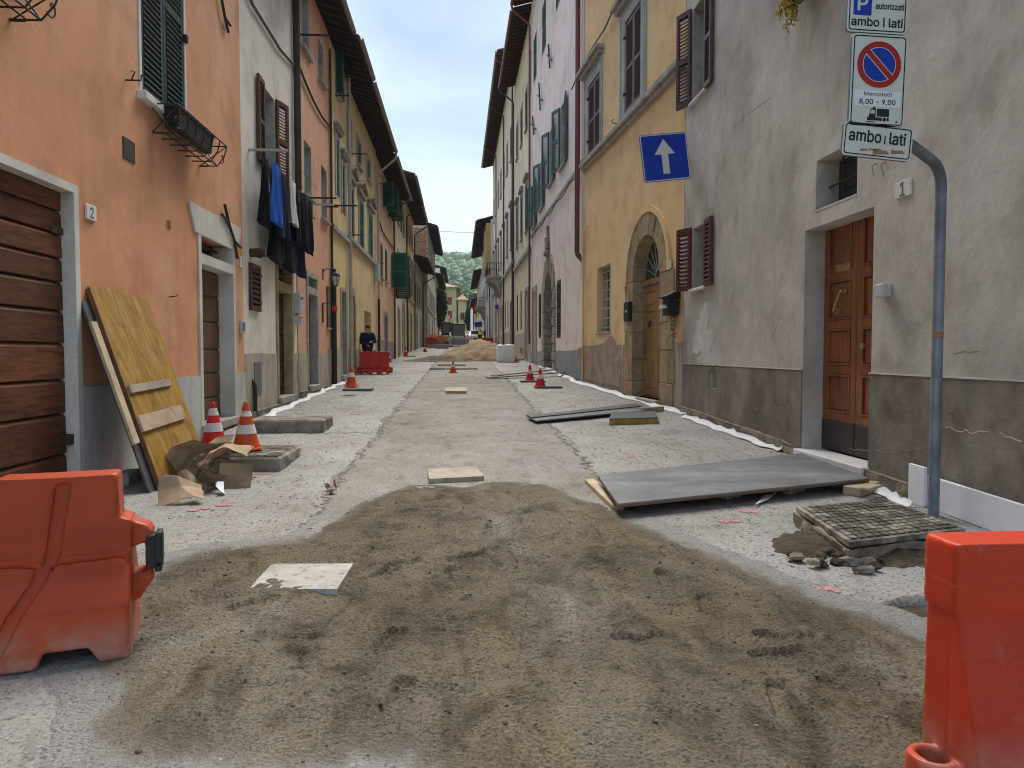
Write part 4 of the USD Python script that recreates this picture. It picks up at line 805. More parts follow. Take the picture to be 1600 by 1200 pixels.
# windows with open shutters
ua, zt2 = H.uz(1083, 357); ub = H.uz(1105, 340)[0]; zb3 = H.uz(1083, 452)[1]
H.win(ub, ua, zb3, zt2, 'open', 'maroon_shutter', sep=True, angs=(3.10, 2.74), sill=None, n=.07, mid=True, d=-.34); H.sill(ub, ua, zb3, 'stone_white', .07, .05, .06)
ua, zb3 = H.uz(1082, 162); ub = H.uz(1104, 130)[0]; zt2 = zb3 + 1.62
H.win(ub, ua, zb3, zt2, 'open', 'plum_shutter', sep=True, angs=(3.10, 2.74), sill=None, n=.06, mid=True, d=-.34); H.sill(ub, ua, zb3, 'stone_white', .07, .05, .06)
ux = 6.1; H.win(ux, ux + .95, zb3 + .05, zb3 + 1.62, 'open', 'plum_shutter', sill='stone_white')
house_number(H, 1402, 1426, 287, 312, '1', .13)
u, z = H.uz(1388, 454); bx = H.put(H.box(u - .07, u + .07, 0, .10, z - .065, z + .065, .012), 'intercom', 'enamel_grey'); q = H.box(u + .0701, u + .074, .015, .085, z - .045, z + .045); put(q, 'intercom_screen', 'plum_shutter', bx); put(H.box(u + .0742, u + .0752, .03, .07, z - .03, z + .03), 'name_card', 'sticker_white', bx)
u0v, u1v, z0v, z1v = H.rect(1109, 1121, 579, 606); H.cut(min(u0v, u1v), max(u0v, u1v), z0v, z1v); H.put(H.box(u0v, u1v, -.3, -.27, z0v, z1v), 'vent', 'iron_black')
for x, y in ((1358 - 60, 430),): pass
for (xa, ya_, xb, yb_) in ((1370, 255, 1374, 274), (1384, 253, 1391, 277)):
    p0, p1 = H.uz(xa, ya_), H.uz(xb, yb_); H.put(tube([H.pt(p0[0], .0, p0[1]), H.pt(p0[0], .05, p0[1] - .03), H.pt(p1[0], .06, p1[1])], .004, 4), 'loose_wire', 'iron_black')
# pale lime bloom left on the plaster
def blotch(H, cx, cy, w, h, mat, seed, d0=.001, d1=.006, name='plaster_patch'):
    u, z = H.uz(cx, cy); rg = np.random.RandomState(seed); n = 40; a = np.arange(n) / n * 2 * np.pi
    r = 1 + .25 * np.sin(3 * a + rg.rand() * 6) + .15 * np.sin(5 * a + rg.rand() * 6) + .08 * np.sin(11 * a + rg.rand() * 6)
    H.put(H.plate(Polygon([(u + w * q * math.cos(t), z + h * q * math.sin(t)) for q, t in zip(r, a)]).buffer(0), d0, d1), name, mat)
material('lime_bloom', [(.3, (.42, .39, .35)), (.6, (.56, .54, .51))], 4, detail=9, bump=.5, bscale=20)
blotch(H, 1098, 525, .42, .42, 'lime_bloom', 1); blotch(H, 1104, 560, .42, .10, 'lime_bloom', 2, d0=.0012, d1=.007)
zdl, zdr = H.uz(1600, 597)[1], H.uz(1075, 569)[1]; uu0 = H.uz(1600, 597)[0]; sl_ = (zdr - zdl) / (H.uz(1075, 569)[0] - uu0)
H.finish(dado=(zdl - sl_ * uu0, zdl + sl_ * (H.L - uu0)), dmat='grey_dado', dado_holes=[sbox(u0, zb - .3, u1, zb + .02)])
H.put(H.plate(Polygon([(0, zdl - sl_ * uu0 + .002), (u0, zdl + sl_ * (u0 - uu0) + .002), (u0, zdl + sl_ * (u0 - uu0) + .014), (0, zdl - sl_ * uu0 + .014)]), .001, .026), 'dado_line', 'lime_bloom')
H.put(H.plate(Polygon([(u1, zdl + sl_ * (u1 - uu0) + .002), (H.L, zdl + sl_ * (H.L - uu0) + .002), (H.L, zdl + sl_ * (H.L - uu0) + .014), (u1, zdl + sl_ * (u1 - uu0) + .014)]), .001, .026), 'dado_line', 'lime_bloom')
H.roof(o=.8, step=.6)
for a, b in ((.02, u0 - .02), (u1 + .02, H.L - .02)):
    m = H.box(a, b, 0, .07, -.3, H.gu((a + b) / 2) + .13)
    v = np.array(m.vertices); m = m.subdivide().subdivide().subdivide().subdivide().subdivide(); v = np.array(m.vertices); up = v[:, 2] > 0; v[up, 2] += (ramp_h(v[up, 1]) - H.gu((a + b) / 2)); m = mk(v, m.faces)
    H.put(rough(m, .03, 5, 7), 'foundation', 'rubble_stone')
def crack(H, px, w=.004, mat='crack_dark', seed=0, d=.0008, name='crack'):
    rg = np.random.RandomState(seed); P_ = [np.array(H.uz(*q)) for q in px]; pts = []
    for a, b in zip(P_, P_[1:]):
        n = max(3, int(np.linalg.norm(b - a) / .05)); t = np.arange(n)[:, None] / n; pts += list(a + (b - a) * t + rg.normal(size=(n, 2)) * .008)
    pts.append(P_[-1]); ln = LineString(pts); pol = unary_union([LineString([p, q]).buffer(w * rg.uniform(.3, 1.0), cap_style=2, quad_segs=1) for p, q in zip(pts, pts[1:])]); pol = pol.buffer(.0006, quad_segs=1)
    pol = max(pol.geoms, key=lambda g: g.area) if pol.geom_type != 'Polygon' else pol
    H.put(H.plate(pol, d - .001, d + .0012), name, mat)
material('crack_dark', [(.3, (.20, .175, .145)), (.7, (.31, .28, .24))], 9)
for sd, (px, w, mt, d) in enumerate((([(1205, 152), (1172, 176), (1146, 200)], .004, 'crack_dark', .001), ([(1330, 700), (1400, 708), (1440, 702)], .004, 'crack_dark', .019), ([(1480, 668), (1520, 676), (1548, 674)], .006, 'lime_bloom', .019), ([(1568, 676), (1600, 690)], .006, 'lime_bloom', .019), ([(1215, 505), (1206, 530), (1222, 556), (1210, 585)], .003, 'crack_dark', .001), ([(1492, 552), (1530, 548)], .004, 'crack_dark', .001), ([(1180, 640), (1225, 636), (1238, 655)], .003, 'crack_dark', .019), ([(1112, 488), (1102, 489), (1090, 487)], .006, 'lime_bloom', .001))): crack(H, px, w, mt, sd, d)
# hanging plant of the window above, out of the picture
u, z = H.uz(1245, 5, .25)
pt_ = thing('hanging_plant', 'yellow green trailing plant hanging from a pot at the top of the grey wall', 'plant', at=H.pt(u, .2, z + .15))
put([H.box(u - .35, u + .3, .06, .28, z + .12, z + .34, .02)], 'pot', 'planter_black', pt_)
rg = np.random.RandomState(5); lv, lf, st_ = [], [], []
for k in range(16):
    uu, dd = u + rg.uniform(-.26, .20), .27 + rg.uniform(-.03, .06); ln = rg.uniform(.15, .52) * (1 - abs(uu - u) * 1.6); q = [(uu, dd, z + .2)]
    for i in range(7): q.append((q[-1][0] + rg.uniform(-.025, .03), q[-1][1] + rg.uniform(-.01, .015), z + .2 - ln * (i + 1) / 7))
    st_.append(tube([H.pt(*x) for x in q], .004, 4))
    for x in q[1:]:
        for _ in range(3):
            c = np.array(x); a = rg.uniform(0, 6.28); e = np.array([math.cos(a), math.sin(a), rg.uniform(-.9, .3)]); e /= np.linalg.norm(e); f_ = np.cross(e, rg.normal(size=3)); f_ /= np.linalg.norm(f_); L = rg.uniform(.05, .10); n0 = len(lv)
            lv += [H.pt(*c), H.pt(*(c + e * L * .5 + f_ * L * .25)), H.pt(*(c + e * L)), H.pt(*(c + e * L * .5 - f_ * L * .25))]; lf += [(n0, n0 + 1, n0 + 2), (n0, n0 + 2, n0 + 3)]
put(st_, 'stems', 'bark', pt_); put(mk(lv, lf), 'leaves', 'leaf_yellow', pt_, kind='stuff')

# apricot house with the arched stone doorway
H = House('apricot_house', 'apricot yellow house with arched sandstone doorway and stone framed windows', 4.08, 13.32, 3.52, 20.95, 12.5, 'apricot_plaster'); AH = H
for (xl, xr, yt, yb), (fl, fr, ft) in (((978, 1003, 36, 177), (970, 1011, 26)), ((920, 938.5, 137, 244), (914, 942.5, 126))):
    u0, u1, z0, z1 = H.rect(xl, xr, yt, yb); H.win(u0, u1, z0, z1, 'closed', 'plum_shutter', sep=True, sill=None, n=.075)
    a, b = H.uz(fr, 60)[0], H.uz(fl, 60)[0]; zf = H.uz(fl, ft)[1]; zs0 = z0 - .12
    H.put(H.plate(sbox(a, zs0, b, zf).difference(sbox(u0, z0, u1, z1)), -.08, .03), 'window_surround', 'pietra_serena')
    H.put(H.plate(sbox(a + .09, zs0, b - .09, zf - .09).difference(sbox(u0 - .0, z0, u1 + .0, z1)).difference(sbox(a + .11, zs0 - 1, b - .11, zf - .11)), .029, .045), 'frame_moulding', 'pietra_serena')
    H.put([H.box(a - .12, b + .14, -.02, .24, zf + .10, zf + .2, .015), H.box(a - .05, b + .06, -.02, .15, zf + .0, zf + .098, .01)], 'hood', 'stone_grey')
    for k in (.2, .82): H.put(H.box(u1 - .02, u1 + .08, .0, .05, z0 + (z1 - z0) * k, z0 + (z1 - z0) * k + .06, .006), 'shutter_hinge', 'iron_black')
    for zz_ in (z1 + 2.6,): H.win(u0, u1, zz_, zz_ + 1.5, 'closed', 'plum_shutter', surround='pietra_serena', sill=None)
zs = H.uz(1057, 101)[1]; zs2 = H.uz(897, 284)[1]; zs = (zs + zs2) / 2
H.put([H.box(0.02, H.L, 0, .17, zs - .06, zs + .06, .015), H.box(.02, H.L, 0, .10, zs - .15, zs - .061, .01)], 'string_course', 'stone_grey')
# barred window
u0, u1, z0, z1 = H.rect(933, 954, 420, 517); z0 = H.uz(954, 517)[1]; H.cut(u0, u1, z0, z1); w_ = H.put(H.box(u0, u1, -.34, -.3, z0, z1), 'window', 'pane')
for k in range(7): put(H.box(u0, u1, -.16, -.13, z0 + (z1 - z0) * (k + .5) / 7 - .014, z0 + (z1 - z0) * (k + .5) / 7 + .014), 'grille_bar', 'enamel_grey', w_)
for k in range(4): put(H.box(u0 + (u1 - u0) * (k + .5) / 4 - .010, u0 + (u1 - u0) * (k + .5) / 4 + .010, -.128, -.115, z0, z1), 'grille_bar', 'enamel_grey', w_)
H.put(H.box(u0 - .05, u1 + .05, -.3, .03, z0 - .05, z0, .008), 'sill', 'stone_grey')
# arch doorway: voussoirs and jamb stones one by one
uo1, uo0 = H.uz(981, 440)[0], H.uz(1046, 430)[0]; uc = (uo0 + uo1) / 2; Ro = (uo1 - uo0) / 2
zsp = H.uz(1016, 330)[1] - Ro; Ri = Ro * .66; zg = H.gu(uc) + .08
full = Polygon([(uc - Ri, zg), (uc + Ri, zg)] + [(uc + Ri * math.cos(a), zsp + Ri * math.sin(a)) for a in np.linspace(0, np.pi, 25)])
H.holes.append(full.buffer(.05).intersection(sbox(uc - 9, zg, uc + 9, 99)))
nv = 9
for k in range(nv):
    a0, a1 = np.pi * k / nv + .004, np.pi * (k + 1) / nv - .004; t = np.linspace(a0, a1, 5)
    H.put(rough(H.plate(Polygon([(uc + Ri * math.cos(a), zsp + Ri * math.sin(a)) for a in t] + [(uc + Ro * math.cos(a), zsp + Ro * math.sin(a)) for a in t[::-1]]), -.34, .030 + .006 * (k % 3)), .003, 6, k), 'voussoir', 'sandstone')
rg = np.random.RandomState(3)
for sgn in (-1, 1):
    z = zg - .2; k = 0
    while z < zsp - .05:
        h = min(rg.uniform(.42, .68), zsp - z); h = zsp - z if zsp - z - h < .25 else h
        wo = Ro + (.30 if sgn < 0 else .12) + rg.uniform(-.02, .10) * (k % 2); a, b = sorted((uc + sgn * Ri, uc + sgn * wo)); sp = a + (b - a) * rg.uniform(.4, .6)
        blocks = [(a, b)] if k % 2 == 0 else [(a, sp - .004), (sp + .004, b)]
        for a_, b_ in blocks:
            if a_ < .03: a_ = .03
            H.put(rough(H.box(a_, b_, -.34, .028 + rg.uniform(0, .014), z + .004, z + h - .004, .012), .004, 5, k), 'jamb_stone', 'sandstone')
        z += h; k += 1
ring = Polygon([(uc + (Ro + .13) * math.cos(a), zsp + (Ro + .13) * math.sin(a)) for a in np.linspace(0, np.pi, 25)] + [(uc + (Ro + .005) * math.cos(a), zsp + (Ro + .005) * math.sin(a)) for a in np.linspace(np.pi, 0, 25)])
H.put(H.plate(ring, -.01, .055), 'arch_moulding', 'apricot_plaster')
H.put(H.box(uc + Ro + .0, uc + Ro + .34, 0, .05, zsp - .06, zsp), 'arch_moulding', 'apricot_plaster')
# door leaves and fanlight
dd = .24; zl = zsp - .12
dp = H.put(H.box(uc - Ri, uc + Ri, -dd - .05, -dd - .02, zg, zl), 'arched_door', 'oak_door')
for a, b in ((uc - Ri, uc - .004), (uc + .004, uc + Ri)):
    st = .12; put([H.box(a, a + st, -dd - .02, -dd + .015, zg, zl, .006), H.box(b - st, b, -dd - .02, -dd + .015, zg, zl, .006)] + [H.box(a + st, b - st, -dd - .02, -dd + .013, q - .07, q + .07) for q in (zg + .12, zl - .5, zl - .08)], 'leaf_frame', 'oak_door', dp)
    for lo, hi in ((zg + .2, zl - .58), (zl - .42, zl - .16)): put(H.box(a + st + .02, b - st - .02, -dd - .02, -dd + .004, lo, hi, .02), 'panel', 'oak_door', dp)
put(H.box(uc - Ri, uc + Ri, -dd - .03, -dd + .06, zl, zl + .12, .01), 'door_lintel', 'oak_door', dp)
u, z = H.uz(1017, 508, -dd); put([cyl(H.pt(u, -dd, z + .06), H.pt(u, -dd + .04, z + .06), .035), tube([H.pt(u + .05 * math.cos(t), -dd + .04, z + .05 * math.sin(t)) for t in np.linspace(0, 2 * np.pi, 14)], .012, 6)], 'knocker', 'iron_black', dp)
fan = Polygon([(uc + Ri * math.cos(a), zsp + Ri * math.sin(a)) for a in np.linspace(0, np.pi, 21)]); fp = H.put(H.plate(fan, -dd - .05, -dd - .03), 'fanlight', 'pane')
for k in range(1, 10):
    a = np.pi * k / 10; put(cyl(H.pt(uc + .16 * math.cos(a), -dd - .01, zsp + .02 + .16 * math.sin(a)), H.pt(uc + Ri * math.cos(a), -dd - .01, zsp + Ri * math.sin(a)), .009, n=5), 'fan_bar', 'enamel_grey', fp)
put(tube([H.pt(uc + .16 * math.cos(a), -dd - .01, zsp + .02 + .16 * math.sin(a)) for a in np.linspace(0, np.pi, 11)], .011, 5), 'fan_ring', 'enamel_grey', fp)
H.put(H.box(uc - Ri, uc + Ri, -dd, .12, zg - .3, zg, .015), 'doorstep', 'stone_grey')
# letter boxes
u, z = H.uz(980, 487, .1); p = thing('letter_box', 'flat black metal letter box left of the arched doorway', 'letter box', at=H.pt(u, .04, z - .2)); put(H.box(u - .19, u + .19, .042, .13, z - .22, z + .22, .012), 'box_body', 'planter_black', p); put(H.box(u - .15, u + .15, .131, .138, z + .1, z + .14), 'mail_slot', 'iron_black', p); put(H.box(u - .05, u + .05, .131, .136, z - .02, z + .04), 'name_plate', 'enamel_grey', p)
u, z = H.uz(1047, 476, .15); p = thing('letter_box', 'black house shaped letter box stuffed with post, right of the arched doorway', 'letter box', at=H.pt(u, .04, z - .2))
put([H.box(u - .17, u + .17, .045, .24, z - .20, z + .12, .01)], 'box_body', 'planter_black', p)
pr = trimesh.creation.extrude_polygon(Polygon([(.03, z + .12), (.30, z + .12), (.30, z + .145), (.045, z + .27), (.03, z + .27)]), .42, engine='earcut'); v = np.array(pr.vertices); put(H.W(fixw(mk(np.stack([v[:, 2] + u - .21, v[:, 0], v[:, 1]], 1), pr.faces))), 'box_roof', 'planter_black', p)
put([H.box(u - .08, u + .14, .2, .32, z - .07, z - .03), H.box(u + .0, u + .15, .22, .30, z - .02, z + .0)], 'post', 'cone_white', p)
bl = []
for k in range(30):
    a = np.random.RandomState(k); c = H.pt(u + a.uniform(-.06, .1), .06 + a.uniform(0, .05), z - .22 - abs(a.normal()) * .18); bl.append(cbox(-.02, .02, -.02, .02, -.025, .025)); bl[-1].apply_transform(trimesh.transformations.random_rotation_matrix(a.rand(3))); bl[-1].apply_translation(c)
put(bl, 'dead_ivy', 'peeled_plaster', p)
u0, u1, z0, z1 = H.rect(1046, 1052, 408, 419); H.put(H.box(u0, u1, .03, .05, z0 - .02, z1, .004), 'name_plate', 'marble')
# bare patch where plaster has fallen
pp = [H.uz(*q) for q in ((904, 545), (912, 541), (930, 540), (945, 536), (953, 527), (957, 524), (963, 535), (969, 550), (972, 560), (972, 605), (930, 597), (908, 590))]
H.holes = H.holes; zdd = H.uz(925, 541)[1]
H.put(H.plate(Polygon(pp).buffer(0), .019, .026), 'bare_patch', 'peeled_plaster')
H.finish(dado=zdd, dmat='pinkish_dado', dado_holes=[sbox(uc - Ro - .4, -1, uc + Ro + .25, zdd + 2)])
H.roof(o=.9, step=.5, gutter='pipe_red')
gp = [H.pt(H.L - .08, .05, z) for z in (H.gu(7), H.uz(902, 372)[1])] + [H.pt(*(lambda a: (a[0], .05, a[1]))(H.uz(921, 353)))]
H.put(tube(bend(gp, .06), .022, 6), 'gas_pipe', 'apricot_plaster')
q = [H.pt(*((lambda a: (a[0], .12, a[1]))(H.uz(x, y, .12)))) for x, y in ((893, 140), (905, 112), (925, 75), (945, 45), (955, 22), (965, -5))]; H.put(tube(q, .022, 6), 'cable', 'cable_grey')
for x, y in ((962, 193), (909, 257)):
    u, z = H.uz(x, y, .1); H.put(tube([H.pt(u, 0, z), H.pt(u, .16, z), H.pt(u, .2, z + .06), H.pt(u, .15, z + .1)], .01, 5), 'hook', 'iron_rust')
u, z = H.uz(1075, 233); 

# pink palazzo
H = House('pink_palazzo', 'tall pale pink palazzo with blue green shutters and rusticated stone portal', 3.5, 21.0, 3.3, 34.5, 17.6, 'pink_plaster', depth=9); PP = H
for xl, xr, yt, yb, k in ((859.5, 864, 205, 290, 1), (844.5, 848.5, 255, 328, 1), (833.5, 836.5, 290, 356, 1)):
    u0, u1, z0, z1 = H.rect(xl, xr, yt, yb); uc_ = (u0 + u1) / 2; u0, u1 = uc_ - .55, uc_ + .55; H.win(u0, u1, z0, z1, 'open', 'teal_shutter', angs=(3.05, 2.78), sill='stone_grey', n=.08)
u0, u1, z0, z1 = H.rect(878, 884, 165, 262); H.win(u0, u0 + 1.1, z0, z1, 'open', 'teal_shutter', angs=(3.05, 2.78), sill='stone_grey', n=.08)
for xl, xr, yb in ((848, 853, 62), (834, 838.5, 130), (827.5, 830, 170)):
    u0, z0 = H.uz(xr, yb); z0 = 13.6; H.win(u0, u0 + 1.15, z0, z0 + 2.0, 'closed', 'green_shutter', sill=None, n=.1)
u0 = H.uz(872, 0)[0]; H.win(u0 - .6, u0 + .5, 13.6, 15.6, 'closed', 'green_shutter', sill=None, n=.1)
for x, y0_, y1_ in ((858, 70, 106), (843, 130, 172), (833, 182, 210)): iron_anchor(H, [[(x - 1, y0_), (x, (y0_ + y1_) / 2), (x + 1, y1_)], [(x - 3, (y0_ + y1_) / 2 - 2), (x + 4, (y0_ + y1_) / 2 + 6)]], r=.035, d=.08)
zc = H.uz(850, 340)[1]; H.put(H.box(0, H.L, 0, .035, zc - .05, zc + .05), 'string_course', 'stone_grey')
q = [H.pt(u, .06, zc - .22 - .05 * math.sin(u * 2.2)) for u in np.linspace(.3, H.L - .2, 24)]; H.put(tube(q, .025, 5), 'cable', 'cable_grey')
# portal
a, b = H.uz(868, 500)[0], H.uz(848, 500)[0]; uc = (a + b) / 2; Ro = min(1.9, (b - a) / 2); Ri = Ro * .62; zg = H.gu(uc) + .05; zap = H.uz(853, 402)[1]; zsp = zap - Ro
full = Polygon([(uc - Ri, zg), (uc + Ri, zg)] + [(uc + Ri * math.cos(t), zsp + Ri * math.sin(t)) for t in np.linspace(0, np.pi, 21)]); H.holes.append(full.buffer(.05).intersection(sbox(uc - 9, zg, uc + 9, 99))); H.put(H.plate(full, -.38, -.33), 'portal_door', 'old_door_wood')
for k in range(11):
    t = np.linspace(np.pi * k / 11 + .012, np.pi * (k + 1) / 11 - .012, 4); r2 = Ro * (1.0 if k % 2 else 1.03)
    H.put(H.plate(Polygon([(uc + Ri * math.cos(x), zsp + Ri * math.sin(x)) for x in t] + [(uc + r2 * math.cos(x), zsp + r2 * math.sin(x)) for x in t[::-1]]), -.3, .055 if k % 2 else .04), 'voussoir', 'stone_brown')
nb = 8
for sgn in (-1, 1):
    for k in range(nb):
        z0, z1 = zg + (zsp - zg) * k / nb, zg + (zsp - zg) * (k + 1) / nb; a_, b_ = sorted((uc + sgn * Ri, uc + sgn * (Ro if k % 2 else Ro * 1.04)))
        H.put(H.box(a_, b_, -.3, .055 if k % 2 else .035, z0 + .008, z1 - .008, .02), 'portal_stone', 'stone_brown')
crest = [H.box(uc - .3, uc + .3, 0, .18, zap - .05, zap + .15, .04), H.box(uc - .22, uc + .22, 0, .15, zap + .15, zap + .7, .07), H.box(uc - .32, uc + .32, .0, .11, zap + .35, zap + .55, .05), H.box(uc - .08, uc + .08, 0, .10, zap + .7, zap + 1.1, .03)]
H.put([rough(c.subdivide().subdivide(), .03, 5, 2) for c in crest], 'crest', 'stone_brown')
u0, u1, z0, z1 = H.rect(869.5, 876.5, 440, 520); H.win(u0, u0 + 1.0, z0 - .2, z1, 'closed', 'green_shutter_dark', sill=None, n=.1)
u0, u1, z0, z1 = H.rect(842, 845.5, 460, 528); H.win(u0, u0 + .85, z0, z1, 'closed', 'green_shutter_dark', sill=None, n=.1)
u0 = H.uz(838, 500)[0]; zt = H.uz(836, 455)[1]; g = H.gu(11) + .08; H.door(u0, u0 + 1.3, g, zt, .3, 'dark_door_wood', [.03, .4, .97]); H.surround(u0, u0 + 1.3, g, zt, 'stone_grey', w=.22)
H.finish(dado=H.uz(880, 548)[1], dmat='blue_grey_dado', dado_holes=[sbox(uc - Ro - .2, -1, uc + Ro + .2, 9)]); H.roof(o=.85, step=.42, gutter='pipe_red')
ztop_ = 17.0; H.put(tube(bend([H.pt(.32, .12, z) for z in (17.2, H.uz(891, 410)[1])] + [H.pt(.32, -.05, H.uz(891, 414)[1] - .1)], .08), .075, 10), 'downpipe', 'pipe_red', label='dark red downpipe')
H.downpipe(H.L - .15, 'pipe_red', H.gu(13) + .9)
# cream house
def upto(H, z0): return [z for z in z0]
H = House('cream_house', 'tall cream house with brown shuttered windows beyond the pink palazzo', 3.3, 34.52, 3.25, 44.5, 17.4, 'cream_plaster', depth=9)
rows(H, 3, [(7.6, 2.3), (12.6, 1.9)], 'brown_shutter', hood='ledge', w=1.1); H.put(H.box(0, H.L, 0, .12, 6.4, 6.6), 'string_course', 'stone_grey')
far_door(H, .22, h=3.4); H.win(H.L * .5, H.L * .5 + .8, 2.8, 4.9, 'closed', 'brown_shutter', sill=None); H.win(H.L * .75, H.L * .75 + .8, 2.8, 4.9, 'closed', 'brown_shutter', sill=None)
H.finish(dado=2.6, dmat='dado_beige'); H.roof(o=.85, step=.42, gutter='pipe_red'); H.downpipe(H.L - .3, 'pipe_dark', H.gu(9))
H = House('cream_palazzo', 'long tall cream palazzo with stone balcony on carved brackets', 3.25, 44.52, 3.15, 72.0, 19.6, 'pale_pink', depth=9); CP = H
rows(H, 7, [(8.2, 2.5), (13.8, 2.0)], 'brown_shutter', hood='ledge', w=1.15)
for f in (.1, .42, .62): far_door(H, f, h=3.2, w=1.5)
for f in (.2, .3, .5, .85): H.win(H.L * f, H.L * f + .8, 3.3, 5.3, 'closed', 'brown_shutter', sill=None)
H.put(H.box(0, H.L, 0, .12, 7.0, 7.2), 'string_course', 'stone_grey')
H.finish(dado=3.0, dmat='dado_beige'); H.roof(o=1.0, step=.5, gutter='zinc', rpart=False)
for f in (.02, .33, .72): H.downpipe(H.L * f, 'pipe_dark', H.gu(20))
def balcony(H, u0, u1, z, o, mat='stone_grey', corb=3, rail='iron_black', slab=.22):
    bp = H.put(H.box(u0, u1, 0, o, z - slab, z, .03), 'balcony', mat)
    for k in range(corb):
        u = u0 + .25 + (u1 - u0 - .5) * k / max(1, corb - 1); pr = Polygon([(0, z - slab), (o * .85, z - slab), (o * .8, z - slab - .25), (o * .45, z - slab - .4), (.22, z - slab - 1.1), (0, z - slab - 1.35)])
        m = trimesh.creation.extrude_polygon(pr, .3, engine='earcut'); v = np.array(m.vertices); put(H.W(fixw(mk(np.stack([v[:, 2] + u - .15, v[:, 0], v[:, 1]], 1), m.faces))), 'corbel', mat, bp)
    r = [H.box(u0, u1, o - .06, o - .02, z + .95, z + 1.0), H.box(u0, u0 + .04, 0, o - .02, z + .95, z + 1.0), H.box(u1 - .04, u1, 0, o - .02, z + .95, z + 1.0)]
    n = int((u1 - u0) / .16)
    for k in range(n + 1): r.append(H.box(u0 + (u1 - u0 - .03) * k / n, u0 + (u1 - u0 - .03) * k / n + .025, o - .055, o - .03, z, z + .95))
    for k in range(1, 6): 
        for uu in (u0, u1 - .025): r.append(H.box(uu, uu + .025, o * k / 6 - .012, o * k / 6 + .012, z, z + .95))
    put(r, 'railing', rail, bp)
balcony(CP, 13.0, 17.2, 7.6, 1.15, corb=4)
H = House('loggia_house', 'house with deep dark eaves and timber roof end beyond the balcony', 2.95, 72.1, 2.85, 100.0, 14.6, 'white_house_far', depth=9)
rows(H, 6, [(7.4, 1.9), (11.2, 1.5)], 'green_shutter', mix=.3); far_door(H, .1); far_door(H, .3, arch=True, h=3); far_door(H, .6)
H.put(H.box(.3, 7.0, .0, .45, 9.8, 14.3, .02), 'closed_loggia', 'ochre_plaster')
H.finish(); H.roof(o=1.35, step=.6, rpart=False); H.downpipe(.4, 'pipe_dark', H.gu(20)); balcony(H, 14, 19, 7.1, 1.1, corb=3)
H = House('far_cream_house', 'far cream house with short dark eave near the end of the right side', 2.9, 100.1, 2.85, 128.0, 12.8, 'cream_plaster', depth=9)
rows(H, 6, [(7.8, 1.8)], 'brown_shutter'); far_door(H, .2); far_door(H, .5); H.finish(); H.roof(o=1.1, step=.6, rpart=False)
H = House('ochre_house', 'last ochre house at the far right end of the street', 2.75, 128.1, 2.7, 152.0, 11.0, 'ochre_plaster', depth=9)
rows(H, 5, [(7.6, 1.7)], 'brown_shutter'); far_door(H, .2); H.finish(); H.roof(o=.9, step=.6, rpart=False)
# blocks that close the view
def block(name, label, x0, x1, y0, y1, zt, wall, eav=.9):
    H = House(name, label, -1.0 if False else x0, y0, x0, y1, zt, wall, depth=0.1) if False else None
    g = float(ramp_h(y0)); p = thing(name, label, 'house', at=((x0 + x1) / 2, y0, g))
    put(cbox(x0, x1, y0, y1, g - 1, zt), 'wall', wall, p)
    xm = (x0 + x1) / 2; rz = zt + 1.6
    rp = put(trimesh.convex.convex_hull(np.array([(x0 - eav, y0 - eav, zt), (x1 + eav, y0 - eav, zt), (x0 - eav, y1 + eav, zt), (x1 + eav, y1 + eav, zt), (xm, y0 + 3, rz), (xm, y1 - 3, rz)])), 'roof', 'tile_clay', p)
    put(cbox(x0 - eav - .1, x1 + eav + .1, y0 - eav - .1, y0 - eav + .02, zt - .12, zt + .03), 'gutter', 'zinc', rp)
    nf = int((zt - g - 1) / 3.1); nc = max(1, int((x1 - x0) / 2.6))
    for i in range(nf):
        for c in range(nc):
            xc = x0 + (x1 - x0) * (c + .5) / nc; z = g + 1.2 + i * 3.1
            w = put([cbox(xc - .45, xc + .45, y0 - .05, y0 + .02, z, z + 1.7)], 'window', 'brown_shutter', p); put(cbox(xc - .6, xc + .6, y0 - .12, y0, z - .12, z, .0), 'sill', 'stone_grey', w)
            if x1 < 3: 
                yc = y0 + 2.5 + c * 3; put([cbox(x1 - .02, x1 + .05, yc - .45, yc + .45, z, z + 1.7)], 'window', 'brown_shutter', p)
block('far_yellow_house', 'yellow house with tiled hip roof closing the view up the street', -9.5, -1.0, 168, 182, 16.6, 'far_yellow')
block('far_cream_house', 'lower cream house beside the yellow one closing the view', -.6, 1.4, 184, 198, 14.9, 'cream_plaster', eav=.7)

# ================================================================ ground
def hnoise(x, y, sc, seed, o=4): 
    return meshkit.fbm(np.stack([x * sc, y * sc, np.full_like(x, seed * 3.7)], -1), o, seed) - .5
def gravel_h(x, y):
    near = np.clip(1.5 - y / 30, .25, 1)
    return ramp_h(y) + (.030 * hnoise(x, y, .9, 1) + .020 * hnoise(x, y, 5, 2) + .012 * hnoise(x, y, 22, 3, 3)) * near
def grid(xs, ys, hf):
    X, Y = np.meshgrid(xs, ys); Z = hf(X, Y); n, m = X.shape
    v = np.stack([X, Y, Z], -1).reshape(-1, 3); i = np.arange(n - 1)[:, None] * m + np.arange(m - 1)[None]
    f = np.concatenate([np.stack([i, i + 1, i + m + 1], -1).reshape(-1, 3), np.stack([i, i + m + 1, i + m], -1).reshape(-1, 3)])
    return v, f
def steps(y0, y1, k, mn):
    out = [y0]
    while out[-1] < y1: out.append(out[-1] + max(mn, k * out[-1]))
    return np.array(out)
hole = ground(1432, 952)
trench = [ground(1405, 935), ground(1452, 922), ground(1475, 985), ground(1448, 978), ground(1420, 965)]
